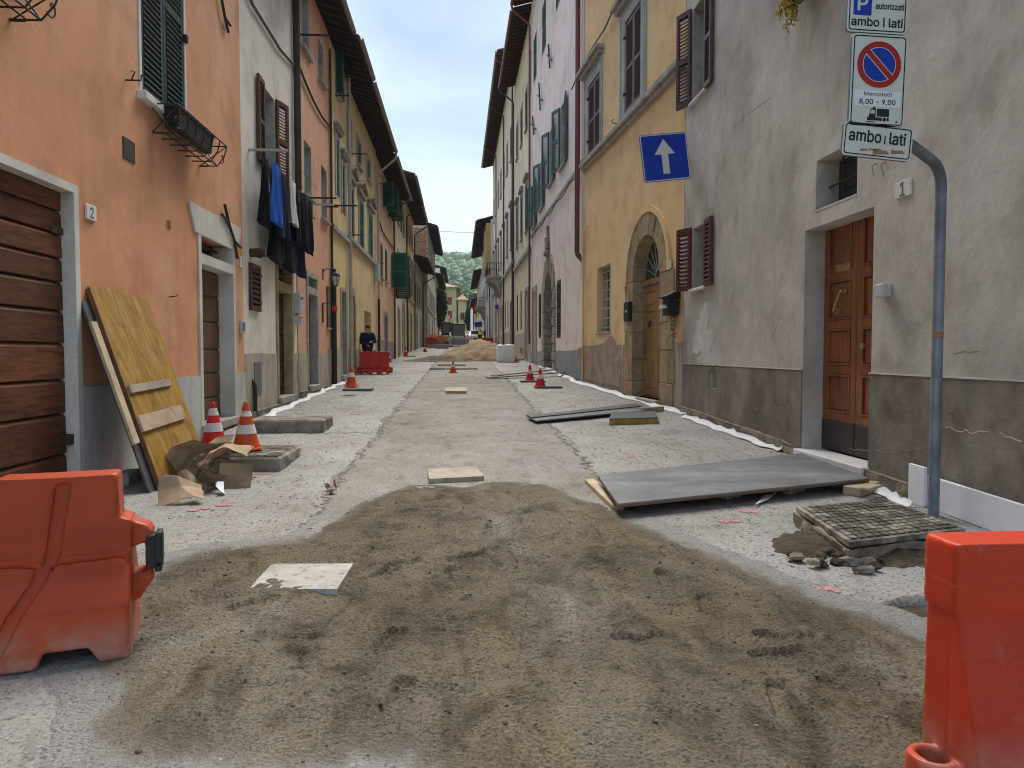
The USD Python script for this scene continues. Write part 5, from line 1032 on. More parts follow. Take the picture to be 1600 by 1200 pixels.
def street_h(x, y):
    z = gravel_h(x, y)
    r = np.hypot((x - hole[0] - .10) / .23, (y - hole[1]) / .16) + .25 * hnoise(x, y, 9, 31)
    z -= .16 * np.clip((1.15 - r) / .35, 0, 1)                 # the dug out pit by the right barrier
    for xe, sd in ((-1.2, 5), (1.42, 6)):                       # ruts along the old road bed
        w = hnoise(y * 0 + xe, y, .8, sd) * .5
        z -= .018 * np.exp(-((x - xe - w) / .05) ** 2) * np.clip(hnoise(x, y, 1.1, sd + 2) * 5 + 1, 0, 1)
    z -= .02 * np.exp(-((y - 11.4 - .2 * hnoise(x, y, 1.2, 8)) / .07) ** 2) * (x < -1.15) * (x > -2.9)
    return z
ys = steps(1.6, 160, .0055, .011); xs = np.arange(-4.3, 4.85, .026)
v, f = grid(xs, ys, street_h)
put(mk(v, f), 'gravel_street', 'gravel_grey', smooth=True, label='pale grey crushed gravel along both sides of the dug up street', cat='street', kind='structure')
# the old road bed along the middle, slightly browner
def bed_h(x, y):
    e = np.minimum(x + 1.2 - .45 * hnoise(y * 0 - 1.2, y, .8, 5) - .1 * hnoise(x, y, 6, 9), 1.42 - x + .45 * hnoise(y * 0 + 1.4, y, .8, 6) + .1 * hnoise(x, y, 6, 9))
    return gravel_h(x, y) + np.clip(e * .12, -.05, .008) + .006 * hnoise(x, y, 14, 12)
v, f = grid(np.arange(-1.75, 2.0, .03), steps(3.2, 150, .006, .014), bed_h)
put(mk(v, f), 'road_bed', 'road_bed', smooth=True, label='older greyish tan road bed strip along the middle of the street', cat='road', kind='structure')
# damp sand spread over the foreground
spx = [(172, 1176), (150, 1130), (168, 1096), (143, 1030), (170, 960), (215, 905), (255, 882), (330, 860), (400, 852), (470, 846), (520, 815), (565, 785), (610, 765), (660, 756), (720, 760), (780, 752), (850, 756), (905, 775), (960, 800), (1010, 826), (1060, 848), (1130, 878), (1190, 900), (1250, 928), (1330, 955), (1400, 975), (1450, 992), (1520, 1010), (1640, 1040), (1700, 1300), (1500, 1420), (700, 1420), (690, 1230), (640, 1196), (560, 1192), (520, 1200), (440, 1208), (380, 1190), (330, 1188), (290, 1190), (235, 1196)]
spoly = Polygon([ground(*p)[:2] for p in spx]).buffer(0)
import shapely
bnd = shapely.boundary(spoly)
pl0 = ground(472, 900)
prints = []
rgp = np.random.RandomState(41)
for (px0, py0, px1, py1, n_) in ((560, 1150, 800, 800, 7), (1250, 1150, 980, 830, 6), (350, 960, 760, 870, 5), (950, 1000, 1300, 1010, 4)):
    a_, b_ = ground(px0, py0), ground(px1, py1); an = math.atan2(b_[1] - a_[1], b_[0] - a_[0])
    for q in range(n_):
        c_ = a_ + (b_ - a_) * (q + .5) / n_; sd_ = (.09 if q % 2 else -.09); prints.append((c_[0] - math.sin(an) * sd_ + rgp.normal() * .05, c_[1] + math.cos(an) * sd_ + rgp.normal() * .05, an + rgp.normal() * .15))
def sand_sd(x, y):
    pt = shapely.points(x.ravel(), y.ravel()); d = shapely.distance(pt, bnd).reshape(x.shape); inside = shapely.contains_xy(spoly, x.ravel(), y.ravel()).reshape(x.shape)
    return np.where(inside, d, -d) + .18 * hnoise(x, y, 3.2, 21) + .09 * hnoise(x, y, 13, 22, 3)
def sand_h(x, y):
    sd = sand_sd(x, y)
    t = np.clip(sd / .38, -.7, 1); dm = np.clip(hnoise(x, y, 1.3, 28) * 5 + .45, 0, 1); lump = .045 * hnoise(x, y, 1.8, 23) + .05 * hnoise(x, y, 6.5, 24) + dm * (.075 * np.maximum(0, hnoise(x, y, 15, 25)) - .06 * np.abs(hnoise(x, y, 9, 29, 3))) + .016 * hnoise(x, y, 40, 26, 3)
    z = gravel_h(x, y) + np.where(t > -.5, .006 + .026 * np.clip(t, 0, 1), .006 - .2 * (-.5 - t)) + np.clip(t, 0, 1) * (lump + .006)
    for (a, b) in (((.05, 2.2), (-.25, 6.0)), ((1.35, 2.2), (.75, 6.0)), ((-.9, 2.4), (-.55, 5.2))):   # wheel and shovel tracks
        xc = a[0] + (b[0] - a[0]) * (y - a[1]) / (b[1] - a[1]) + .08 * hnoise(y * 0, y, 1.3, int(a[0] * 10) + 40)
        z -= .034 * np.exp(-((x - xc) / .10) ** 2) * np.clip(t, 0, 1) * np.clip(.6 + 2 * hnoise(x, y, 2.5, 50), 0, 1)
        z += .012 * np.exp(-((x - xc) / .12) ** 2) * np.sign(np.sin(y * 42 + x * 6)) * 1.6 * np.clip(t, 0, 1) * np.clip(.2 + 2.5 * hnoise(x, y, 1.8, 51), 0, 1)
    z = z + .010 * hnoise(x, y, 30, 27, 2) * np.clip(t, 0, 1)
    for (fx, fy, fa) in prints:
        near = (np.abs(x - fx) < .25) & (np.abs(y - fy) < .25)
        if not near.any(): continue
        ux, uy = x[near] - fx, y[near] - fy; la, lb_ = ux * math.cos(fa) + uy * math.sin(fa), -ux * math.sin(fa) + uy * math.cos(fa)
        r_ = (np.abs(la / .145) ** 2.6 + np.abs(lb_ / (.052 - .012 * np.cos(la * 16))) ** 2.6); z[near] += np.where(r_ < 1, -.022 + .004 * np.sign(np.sin(la * 150)), .013 * np.exp(-(r_ - 1) / .5)) * np.clip(t[near], 0, 1)
    z = np.where(t > .55, np.maximum(z, gravel_h(x, y) + .012), z)
    dp_ = np.hypot((x - pl0[0]) / .42, (y - pl0[1]) / .30); z -= .016 * np.clip(1.25 - dp_, 0, 1) * np.clip(t, 0, 1)
    return z
v, f = grid(np.arange(-2.2, 3.1, .0135), steps(1.75, 8.3, .0036, .0085), sand_h)
keep = v[:, 2] > gravel_h(v[:, 0], v[:, 1]) - .004; f = f[keep[f].any(1)]
idx_ = np.unique(f); re_ = np.zeros(len(v), int); re_[idx_] = np.arange(len(idx_)); v, f = v[idx_], re_[f]
sp = put(mk(v, f), 'sand_layer', 'sand_cover', smooth=True, label='damp brown sand spread over the gravel in the foreground', cat='sand', kind='structure')
cov = np.clip((sand_sd(v[:, 0], v[:, 1]) + .16) / .36, -.35, 1.6)
UsdGeom.PrimvarsAPI(stage.GetPrimAtPath(sp)).CreatePrimvar('cover', Sdf.ValueTypeNames.FloatArray, 'vertex').Set(Vt.FloatArray.FromNumpy(cov.astype(np.float32)))

# water stain free pit floor is part of the gravel; dark mud lies in it
pm = [(hole[0] + .10 + .29 * math.cos(a) * (1 + .15 * math.sin(3 * a)), hole[1] + .205 * math.sin(a) * (1 + .15 * math.cos(2 * a))) for a in np.linspace(0, 2 * np.pi, 24, endpoint=False)]
m = ext(Polygon(pm), .02); m.apply_translation((0, 0, float(ramp_h(hole[1])) - .062)); put(m, 'pit_mud', 'mud', label='dark mud in the small pit beside the right barrier', cat='mud', kind='structure')

def seam(label, pts, w, seed):
    pts = np.array(pts, float); d = np.gradient(pts, axis=0); d /= np.linalg.norm(d, axis=1)[:, None]; nn = np.stack([-d[:, 1], d[:, 0]], 1); rg = np.random.RandomState(seed); k = len(pts)
    off = (meshkit.fbm(np.stack([np.arange(k) * .35, np.arange(k) * 0 + seed, np.arange(k) * 0], -1), 3, seed) - .5) * .22; ww = np.clip(w * (.4 + 2.4 * (meshkit.fbm(np.stack([np.arange(k) * .6, np.arange(k) * 0, np.arange(k) * 0 + seed], -1), 3, seed + 3) - .36)), .002, None)
    v = [];
    for q in (-1, -.35, .35, 1): p_ = pts + nn * (off + ww * q * (1 + rg.uniform(-.4, .4, k)))[:, None]; v.append(np.stack([p_[:, 0], p_[:, 1], np.maximum(street_h(p_[:, 0], p_[:, 1]), bed_h(p_[:, 0], p_[:, 1])) + (.004 if abs(q) < .5 else -.012)], 1))
    V = np.stack(v, 1).reshape(-1, 3); f = []
    for i in range(k - 1):
        for q in range(3): a = i * 4 + q; f += [(a, a + 4, a + 1), (a + 1, a + 4, a + 5)]
    put(mk(V, f), 'road_seam', 'seam_grit', smooth=True, label=label, cat='seam', kind='structure')
yy = steps(5.6, 42, .004, .03); seam('dark gritty seam along the left edge of the old road bed', np.stack([yy * 0 - 1.2, yy], 1), .035, 3); seam('dark gritty seam along the right edge of the old road bed', np.stack([yy * 0 + 1.42, yy], 1), .040, 9)
xx = np.arange(-3.0, -1.2, .03); seam('dark seam across the left gravel by the stone slab', np.stack([xx, xx * 0 + 10.9], 1), .045, 14)

# loose stones
def stones(name, mat, pts, sizes, label, seed, cat='pebbles'):
    rg = np.random.RandomState(seed); p = thing(name, label, cat); tag(stage.GetPrimAtPath(p), kind='stuff')
    protos = []
    pi = UsdGeom.PointInstancer.Define(stage, p + '/scatter')
    for k in range(4):
        s = trimesh.creation.icosphere(1, 1.0); s = rough(s, .35, 1.3, k + seed); s.apply_scale((1, .8 + .3 * rg.rand(), .45 + .3 * rg.rand()))
        q = usdkit.mesh(stage, f'{p}/scatter/stone_{k:03d}' if k else f'{p}/scatter/stone', s, M[mat], smooth=50); protos.append(q.GetPath())
    n = len(pts); pi.CreatePrototypesRel().SetTargets(protos); pi.CreateProtoIndicesAttr(Vt.IntArray.FromNumpy(rg.randint(0, 4, n).astype(np.int32)))
    pi.CreatePositionsAttr(Vt.Vec3fArray.FromNumpy(pts.astype(np.float32))); pi.CreateScalesAttr(Vt.Vec3fArray.FromNumpy(np.repeat(sizes[:, None], 3, 1).astype(np.float32)))
    a = rg.rand(n) * 2 * np.pi; pi.CreateOrientationsAttr(Vt.QuathArray([Gf.Quath(float(math.cos(x / 2)), 0.0, 0.0, float(math.sin(x / 2))) for x in a]))
rg = np.random.RandomState(11)
n = 9000; y = 2.2 + (rg.rand(n) ** 1.6) * 22; x = rg.uniform(-3.4, 3.95, n)
ins = shapely.contains_xy(spoly, x, y); x, y = x[~ins], y[~ins]; s = .0035 + .009 * rg.rand(len(x)) ** 4 + .0008 * y * .3
stones('gravel_stones', 'pebble', np.stack([x, y, gravel_h(x, y) + s * .2 + .004 * (np.abs(x) < 1.2)], 1), s, 'loose grey stones lying on the gravel', 1)
n = 4500; y = 2.2 + (rg.rand(n) ** 1.3) * 4.6; x = rg.uniform(-2.2, 2.6, n); ins = shapely.contains_xy(spoly, x, y); x, y = x[ins], y[ins]; s = .002 + .008 * rg.rand(len(x)) ** 6
stones('sand_stones', 'pebble_dark', np.stack([x, y, sand_h(x[:, None], y[:, None])[:, 0] + s * .15], 1), s, 'small brown stones and crumbs lying in the sand', 2)

n = 900; y = 2.2 + (rg.rand(n) ** 1.2) * 4.4; x = rg.uniform(-2.2, 2.6, n); ins = shapely.contains_xy(spoly, x, y) & (meshkit.fbm(np.stack([x * 1.7, y * 1.7, x * 0], -1), 3, 77) > .50); x, y = x[ins], y[ins]; s = .003 + .011 * rg.rand(len(x)) ** 3
stones('sand_clods', 'mud', np.stack([x, y, sand_h(x[:, None], y[:, None])[:, 0] + s * .1], 1), s, 'dark damp clods broken up in the sand', 5)

# surveyors' red paint
def flat(poly_px_or_xy, dz=.006, xy=True, sub=.05):
    P_ = Polygon(poly_px_or_xy).buffer(0); 
    m = ext(P_, .002); v = np.array(m.vertices); v[:, 2] += gravel_h(v[:, 0], v[:, 1]) + dz + .012; return mk(v, m.faces)
marks = [(1140, 815, .13, .05, .2, 'pink paint flecks in front of the grey sheet, nearest the rusty edge'), (1110, 793, .12, .04, .5, 'pink paint flecks just below the near edge of the grey sheet'), (1170, 800, .1, .04, -.3, 'pink paint flecks between the grey sheet and the manhole mud'), (1238, 875, .10, .04, .6, 'pink paint flecks left of the mud by the tilted cover'), (1290, 920, .10, .04, -.5, 'pink paint flecks between the sand edge and concrete chunk'),
         (310, 797, .13, .05, .4, 'pink paint flecks in front of the small cardboard scrap'), (350, 790, .10, .04, -.2, 'pink paint flecks right of the small cardboard scrap'), (412, 741, .12, .035, .1, 'pink paint flecks at the corner of the block with cones'), (985, 713, .14, .035, 1.2, 'pink paint flecks beyond the far corner of the grey sheet'), (618, 590, .22, .05, .1, 'red paint stripe right of the far left barrier'), (540, 640, .2, .05, .3, 'red paint dash on the gravel beyond the flat stone slab'),
         (893, 634, .16, .05, 1.0, 'nearest dash of the red dashed line at the right'), (880, 625, .18, .05, 1.0, 'second dash of the red dashed line at the right'), (866, 614, .18, .05, 1.0, 'third dash of the red dashed line, beside the cones'), (598, 602, .2, .05, 0, 'red paint dash in front of the far left barrier'), (556, 648, .16, .05, .3, 'red paint dash nearest the flat stone slab'), (690, 590, .2, .04, .2, 'red paint dash in the road before the mid road manhole')]
for i, (px, py, L, w, a, lb) in enumerate(marks):
    g = ground(px, py); rgm = np.random.RandomState(i); fl_ = []
    for _ in range(34 if py > 700 else 12):
        n = 7; t = np.linspace(0, 2 * np.pi, n, endpoint=False); r = rgm.uniform(.5, 1.3, n) * (.014 if py > 700 else .035) * rgm.uniform(.4, 1.2); c = np.array([np.clip(rgm.normal(), -1.2, 1.2) * L * .45, np.clip(rgm.normal(), -1.2, 1.2) * w * .5])
        q = c + np.stack([r * np.cos(t) * 1.5, r * np.sin(t)], 1); R = np.array([[math.cos(a), -math.sin(a)], [math.sin(a), math.cos(a)]]); fl_.append(flat(q @ R.T + g[:2], dz=-.008))
    put(fl_, 'paint_mark', 'paint_pink', label=lb, cat='paint mark')

# white membrane turned up along the foot of the right hand houses
rg = np.random.RandomState(8)
def strip(name, label, pts, h, mat, wob=.03, out=.10):
    v, f = [], []
    for i, (x, y) in enumerate(pts):
        g = float(ramp_h(y)) + .012; w = rg.uniform(-wob, wob); hh = h * (1 + rg.uniform(-.5, .4))
        v += [(x - out * 1.6 + w, y, g), (x - out * .4 + w * .6, y, g + hh * .35), (x + w * .3, y, g + hh)]
    for i in range(len(pts) - 1):
        for k in range(2): f += [(i * 3 + k, i * 3 + k + 1, i * 3 + 4 + k), (i * 3 + k, i * 3 + 4 + k, i * 3 + 3 + k)]
    m = mk(v, f); b = mk(np.array(m.vertices) + [.004, 0, -.006], m.faces[:, ::-1]); put([m, b], name, mat, smooth=40, label=label, cat='membrane')
strip('membrane_strip', 'white membrane strip along the foot of the grey house', [(4.0 - .004 * k + .03 * math.sin(k * 1.7), 8.9 + .2 * k) for k in range(20)], .05, 'membrane', out=.05)
strip('membrane_strip', 'white membrane strip along the apricot house and pink palazzo', [(3.98 - .0755 * (y - 13.3) + .04 * math.sin(y * 3), y) for y in np.arange(12.9, 21, .3)] + [(3.4 + .05 * math.sin(y * 2), y) for y in np.arange(21.2, 33, .4)], .06, 'membrane', out=.06)
strip('membrane_strip', 'torn white membrane along the foot of the white and salmon houses', [(-3.38 + .05 * math.sin(y * 4), y) for y in np.arange(21.5, 12.6, -.25)], .05, 'membrane', out=-.05)
strip('membrane_strip', 'white membrane lying from the doorway to the manhole cover', [(3.93 - .1 * k / 12 + .02 * math.sin(k), 7.15 - .1 * k) for k in range(13)], .06, 'membrane', wob=.015, out=.04)
fb = thing('foam_board', 'tall white foam board standing against the wall foot behind the sign pole', 'foam board', at=(4.0, 5.4, float(ramp_h(5.4))))
g0, g1 = float(ramp_h(4.3)), float(ramp_h(6.15))
mb = cbox(3.985, 4.02, 4.3, 6.15, 0, .27, .004); v = np.array(mb.vertices); v[:, 2] += ramp_h(v[:, 1]); put(mk(v, mb.faces), 'panel', 'foam_white', fb)
mb = cbox(3.95, 3.982, 6.0, 6.22, 0, .34, .004); v = np.array(mb.vertices); v[:, 2] += ramp_h(v[:, 1]); put(mk(v, mb.faces), 'end_piece', 'foam_white', fb)

# ================================================================ barriers
def soft(man, ln=.03, it=12, lam=.5):
    m = man.refine_to_length(ln).to_mesh(); t = trimesh.Trimesh(m.vert_properties[:, :3], m.tri_verts, process=True)
    trimesh.smoothing.filter_taubin(t, lamb=lam, nu=.52 if lam > .5 else .51, iterations=it); return t
def mbox(x0, x1, y0, y1, z0, z1): return Manifold.cube((x1 - x0, y1 - y0, z1 - z0)).translate((x0, y0, z0))
def mhull(pts): return Manifold.hull_points(np.array(pts, float))
def prism_x(prof, x0, x1):
    """(y, z) profile run along x"""
    return Manifold.extrude(CrossSection([prof]), x1 - x0).rotate((90, 0, 90)).translate((x0, 0, 0))
# near left: roto moulded orange water barrier
g = ground(168, 1018); b1 = thing('water_barrier', 'scuffed orange plastic water barrier cut off by the left edge, black coupling at its end', 'barrier', at=g + [.085, .10, .004], rotz=math.radians(17.0))
W2 = .21; Hh = .83
prof = [(-W2, 0), (W2, 0), (W2, .25), (.12, .43), (.10, .60), (.085, Hh), (-.085, Hh), (-.10, .60), (-.12, .43), (-W2, .25)]
body = prism_x(prof, -1.5, 0)
body -= mhull([(x, y, z) for y in (-.5, .5) for x, z in ((-.40, -.05), (-.34, .07), (-.17, .07), (-.09, -.05))])                        # fork opening
body -= mhull([(x, y, z) for y in (-.5, .5) for x, z in ((-1.3, -.05), (-1.25, .07), (-.75, .07), (-.7, -.05))])
body -= mhull([(x, y, z) for y in (-.5, .5) for x, z in ((.05, .59), (-.045, .63), (-.055, .9), (.05, .9))])                             # stepped end
body -= mhull([(x, y, z) for y in (-.5, .5) for x, z in ((-.50, .9), (-.56, .775), (-1.2, .775), (-1.25, .9))])                        # filling recess
for x0 in (-.30, -.62, -.94):                                                                                                         # pressed diagonal flutes
    for s_ in (-1, 1):
        body -= mhull([(x0 + a + b, s_ * y, z) for b in (0, .06) for a, y, z in ((.0, .066, .80), (.0, .13, .80), (-.05, .100, .43), (-.05, .17, .43))])
        body -= mhull([(x0 + a + b, s_ * y, z) for b in (0, .06) for a, y, z in ((-.05, .100, .45), (-.05, .17, .45), (-.17, .183, .25), (-.17, .26, .25))])
        body -= mhull([(x0 + a + b, s_ * y, z) for b in (0, .06) for a, y, z in ((-.17, .19, .26), (-.17, .26, .26), (-.26, .19, .06), (-.26, .26, .06))])
body += mhull([(x, y, z) for y in (-.07, .07) for x, z in ((-.12, .66), (-.02, .60), (.075, .57), (.085, .50), (-.12, .45))])           # coupling lug, top
body += mhull([(x, y, z) for y in (-.07, .07) for x, z in ((-.05, .22), (.02, .22), (.09, .32), (.085, .36), (-.05, .34))])             # bottom
body += mbox(.055, .085, -.065, .065, .30, .56)
m = soft(body, .022, 14); put(m, 'shell', 'barrier_orange', b1, smooth=55, local=True)
m = soft(mbox(.06, .115, -.09, .0, .37, .53) + mbox(.105, .135, -.12, -.02, .40, .55) + mbox(.10, .13, -.12, .02, .36, .39), .02, 3); put(m, 'coupling', 'rubber_black', b1, smooth=40, local=True)
put(lathe([(.0, 0), (.05, 0), (.05, .03), (.035, .04), (0, .04)], 16, (-.80, 0, .77)), 'filler_cap', 'barrier_orange', b1, local=True)
# near right: red barrier
gy = 2.30; b2 = thing('water_barrier', 'bright red plastic barrier cut off by the right edge, socket at its foot', 'barrier', at=(1.575, gy, float(ramp_h(gy)) - .05), rotz=0.0001)
prof = [(-.22, 0), (.09, 0), (.085, .30), (.078, .66), (.072, .665), (.066, .87), (-.066, .87), (-.072, .665), (-.080, .66), (-.205, .20)]
body = prism_x(prof, .008, 1.3)
body -= mhull([(x, y, z) for x in (-.2, 1.4) for y, z in ((-.15, .70), (-.0805, .70), (-.078, .72), (-.15, .72))])
body -= mhull([(a, y, z) for a, z in ((.30, .64), (.50, .64), (.62, .05), (.20, .05)) for y in (-.5, -.172 + .10 * (z / .64))]) if False else Manifold()
body += prism_x([(-.088, .64), (.088, .64), (.084, .87), (-.084, .87)], .0, 1.3)
for x0 in (): body += mhull([(x0 + a, y, z) for a, z in ((.0, .63), (.35, .63), (.52, .0), (-.02, .0)) for y in (-.10, -.115 - .10 * (1 - z / .63))])
body += Manifold.cylinder(.175, .088, .08, 28).translate((-.04, -.05, 0)) + mbox(-.05, .06, -.13, .02, 0, .165)
body -= Manifold.cylinder(.5, .05, .05, 24).translate((-.04, -.05, .05))
body -= mhull([(x, y, z) for y in (-.5, .5) for x, z in ((.35, -.05), (.40, .08), (.8, .08), (.85, -.05))])
m = soft(body, .02, 7); put(m, 'shell', 'barrier_red', b2, smooth=45, local=True)
# far left barrier beside the workman
def box_barrier(at, rz, label, L=1.25, Hh=.95, mat='barrier_red', n=3):
    p = thing('water_barrier', label, 'barrier', at=at, rotz=rz)
    body = prism_x([(-.20, 0), (.20, 0), (.20, .12), (.12, .2), (.10, Hh), (-.10, Hh), (-.12, .2), (-.20, .12)], 0, L)
    for k in range(1, n): body -= mbox(L * k / n - .02, L * k / n + .02, -.3, -.085, .2, 1.2) + mbox(L * k / n - .02, L * k / n + .02, .085, .3, .2, 1.2)
    for k in range(n): body -= mbox(L * (k + .3) / n, L * (k + .7) / n, -.4, .4, -.1, .07)
    body += mbox(-.14, .02, -.06, .06, .05, .25) + mbox(L - .02, L + .12, -.06, .06, .05, .25)
    put(soft(body, .04, 6), 'shell', mat, p, smooth=40, local=True); put(cyl((L / 2, 0, Hh - .02), (L / 2, 0, Hh + .03), .06), 'filler_cap', mat, p, local=True); return p
gb = ground(562, 585); box_barrier(gb, .12, 'red plastic water barrier in front of the workman at the left wall', L=1.0, Hh=.78)
gb = ground(598, 531); box_barrier((-3.1, 66.5, float(ramp_h(66.5))), .1, 'far orange barrier left of the excavator by the mesh fence', L=1.0, Hh=.9, mat='barrier_orange')
for i, (x, y, lb) in enumerate(((1.3, 73, 'red barrier element behind the sand heap, left one'), (2.3, 72, 'red barrier element behind the sand heap, farther right'))): box_barrier((x, y, float(ramp_h(y))), .2 - .3 * i, lb, L=1.4, Hh=.8)

# ================================================================ cones
def cone(name, label, at, mat, h=.5, group=None, bands=((.30, .50), (.68, .80)), tip=None, rz=0., base=.17):
    p = thing(name, label, 'traffic cone', at=at, group=group, rotz=rz + .001); r = lambda t: .115 * (1 - t) * h / .5 + .022
    put(lathe([(0, .0)] + [(base * .92, 0), (base, .012), (base * .96, .03), (.135 * h / .5, .036)], 8 if base > .17 else 28), 'base', mat, p, smooth=40, local=True)
    put(lathe([(r(0) + .012, .03), (r(0), .06)] + [(r(t), .035 + (h - .035) * t) for t in (.1, .3, .5, .7, .9, .985)] + [(r(1) * .7, h), (0, h + .002)], 28), 'cone_body', mat, p, smooth=40, local=True)
    for a, b in bands: put(lathe([(r(a) + .0015, .035 + (h - .035) * a), (r(a) + .003, .037 + (h - .035) * a), (r(b) + .003, .033 + (h - .035) * b), (r(b) + .0015, .035 + (h - .035) * b)], 28), 'band', 'cone_white', p, smooth=40, local=True)
    return p
cone('traffic_cone', 'worn orange cone with two scuffed white bands on the near left manhole block', ground(385, 703, .165), 'cone_orange', .54)
cone('traffic_cone', 'dark red and white banded cone against the panel, behind the orange cone', ground(334, 696, .165), 'cone_red', .50, bands=((.28, .50), (.68, .86)))
far_cones = [(549, 604, .55, 'cone_orange', 'orange cone stacked double beside the boards near the left wall'), (634, 556, .5, 'cone_red', 'plain red cone by the left wall beyond the red barrier'), (608, 566, .45, 'cone_red', 'red cone half hidden at the right end of the far left barrier'),
             (828, 595, .48, 'cone_red', 'farther of the two red and white cones on the right gravel'), (844, 605, .5, 'cone_red', 'nearer of the two red and white cones on the right gravel'), (708, 583, .42, 'cone_orange', 'small orange cone in the middle of the road by the manhole boards'),
             (664, 550, .5, 'cone_red', 'far red and white cone on the left gravel beyond the sand edge'), (717, 549, .5, 'cone_red', 'far red and white cone left of the sand heap'), (807, 566, .3, 'cone_orange', 'low orange cone base at the foot of the cream house')]
for px, py, h, mt, lb in far_cones: cone('traffic_cone', lb, ground(px, py, .02 if py > 590 else 0), mt, h, base=.18, bands=((.42, .66),) if mt == 'cone_red' and 'plain' not in lb else ((.45, .68),))
g = ground(549, 604, .2); cone('traffic_cone', 'upper of the two stacked cones near the left wall', g + [0, 0.0, .0], 'cone_orange', .45, base=.18, bands=((.45, .7),))

# ================================================================ blocks, covers, boards
def hexa(top, thick, down=None):
    """a slab from its four top corners"""
    t = np.array(top, float); return trimesh.convex.convex_hull(np.vstack([t, t - [0, 0, thick]]))
def quad_px(pts, up): return [ground(x, y, up) for x, y in pts]
def cover_grid(p, corners, mat, n=13, m=11, h=.012, name='cover_relief'):
    a, b, c, d = [np.array(q) for q in corners]; ms = []
    rg = np.random.RandomState(n)
    for i in range(n):
        for j in range(m):
            u0, u1, v0, v1 = (i + .09) / n, (i + .91) / n, (j + .09) / m, (j + .91) / m
            Q = lambda u, v: a * (1 - u) * (1 - v) + b * u * (1 - v) + c * u * v + d * (1 - u) * v
            q = np.array([Q(u0, v0), Q(u1, v0), Q(u1, v1), Q(u0, v1)]); up = np.array([0, 0, h * rg.uniform(.6, 1)])
            ms.append(mk(np.vstack([q, q * .94 + q.mean(0) * .06 + up]), [(4, 5, 6), (4, 6, 7), (0, 1, 5), (0, 5, 4), (1, 2, 6), (1, 6, 5), (2, 3, 7), (2, 7, 6), (3, 0, 4), (3, 4, 7)]))
    put(ms, name, mat, p, kind='stuff')
# right hand cover on its broken frame
cq = [(1244, 792), (1387, 780), (1509, 826), (1327, 847)]; up = .15
top = quad_px(cq, up); ctr = np.mean(top, 0); p = thing('manhole_cover', 'large square cast iron cover tilted on its broken concrete frame beside the pole', 'manhole cover', at=ctr - [0, 0, up])
put(hexa(top, .035), 'cover', 'cast_iron', p); lip = [ctr + (q - ctr) * .93 + [0, 0, .002] for q in map(np.array, top)]; cover_grid(p, lip, 'cast_iron', 14, 12)
def rubble(at, rx, ry, hgt, n, seed, mat='concrete_old', big=.12):
    rg = np.random.RandomState(seed); ms = []
    for _ in range(n):
        a = rg.uniform(0, 6.28); r = math.sqrt(rg.rand()); s = rg.uniform(.3, 1) * big; q = rough(rough(trimesh.creation.icosphere(3, s), s * .55, 1.1 / s, int(rg.randint(99))), s * .12, 5 / s, 3); q.apply_scale((1, .8, .55)); q.apply_transform(trimesh.transformations.rotation_matrix(rg.uniform(0, 6), (0, 0, 1))); q.apply_translation((at[0] + rx * r * math.cos(a), at[1] + ry * r * math.sin(a), at[2] + rg.rand() * hgt)); ms.append(q)
    return ms
fr = [ctr + (np.array(q) - ctr) * 1.02 - [0, 0, .05] for q in top]
fm = hexa(fr, .13); fm = fm.subdivide_to_size(.05); put(rough(fm, .05, 7, 3), 'concrete_frame', 'rubble_stone', p)
p2 = thing('rubble_heap', 'broken concrete and dark mud around the tilted manhole cover', 'rubble', at=ctr - [0, 0, up])
fl, fn = np.array(top[0]), np.array(top[3])
def mound(c, rx, ry, h, seed, n=44, base=None, ang=0., pw=1.0, clip=None):
    X, Y = np.meshgrid(np.linspace(-1.25, 1.25, n), np.linspace(-1.25, 1.25, n)); ca, sa = math.cos(ang), math.sin(ang)
    xx, yy = c[0] + rx * X * ca - ry * Y * sa, c[1] + rx * X * sa + ry * Y * ca; r = np.hypot(X, Y) + .35 * (hnoise(xx, yy, 1.6 / min(rx, ry), seed))
    z = gravel_h(xx, yy) - .03 + h * np.clip(1.05 - r, 0, None) ** pw * (1 + .6 * hnoise(xx, yy, 3 / min(rx, ry), seed + 1)) + .25 * h * hnoise(xx, yy, 6 / min(rx, ry), seed + 2) * (r < 1.05) + np.where(r > 1.03, -.04, .02)
    v = np.stack([xx, yy, z], -1).reshape(-1, 3); i = np.arange(n - 1)[:, None] * n + np.arange(n - 1)[None]
    f = np.concatenate([np.stack([i, i + 1, i + n + 1], -1).reshape(-1, 3), np.stack([i, i + n + 1, i + n], -1).reshape(-1, 3)])
    f = f[(r.ravel()[f] < 1.12).any(1)]; return mk(v, f)
mc = (fl + fn) / 2; put(mound((mc[0] - .02, mc[1] - .02), .40, .32, .10, 61, n=70, ang=.6), 'mud_heap', 'mud', p2, smooth=True)
mc2 = (fn + np.array(top[2])) / 2; put(mound((mc2[0] - .05, mc2[1] - .02), .38, .18, .085, 65, n=60, ang=.2), 'mud_heap', 'mud', p2, smooth=True)
for i, q in enumerate(q_ for q_ in rubble((fn[0] - .12, fn[1] + .02, float(ramp_h(fn[1])) + .012), .34, .2, .03, 24, 4, big=.05)): put(q, 'rubble_piece', 'mud' if i % 3 else 'rubble_stone', p2, smooth=40)
for (px, py, L, w, lb) in ((1345, 885, .15, .045, 'dark broken concrete chunk in front of the tilted cover'), (1352, 897, .11, .03, 'small flat concrete chip nearest the red barrier')):
    g = ground(px, py); put(rough(cbox(g[0] - L / 2, g[0] + L / 2, g[1] - w / 2, g[1] + w / 2, g[2], g[2] + .05, .012).subdivide().subdivide(), .01, 12, 4), 'concrete_chunk', 'concrete_old', label=lb, cat='rubble')
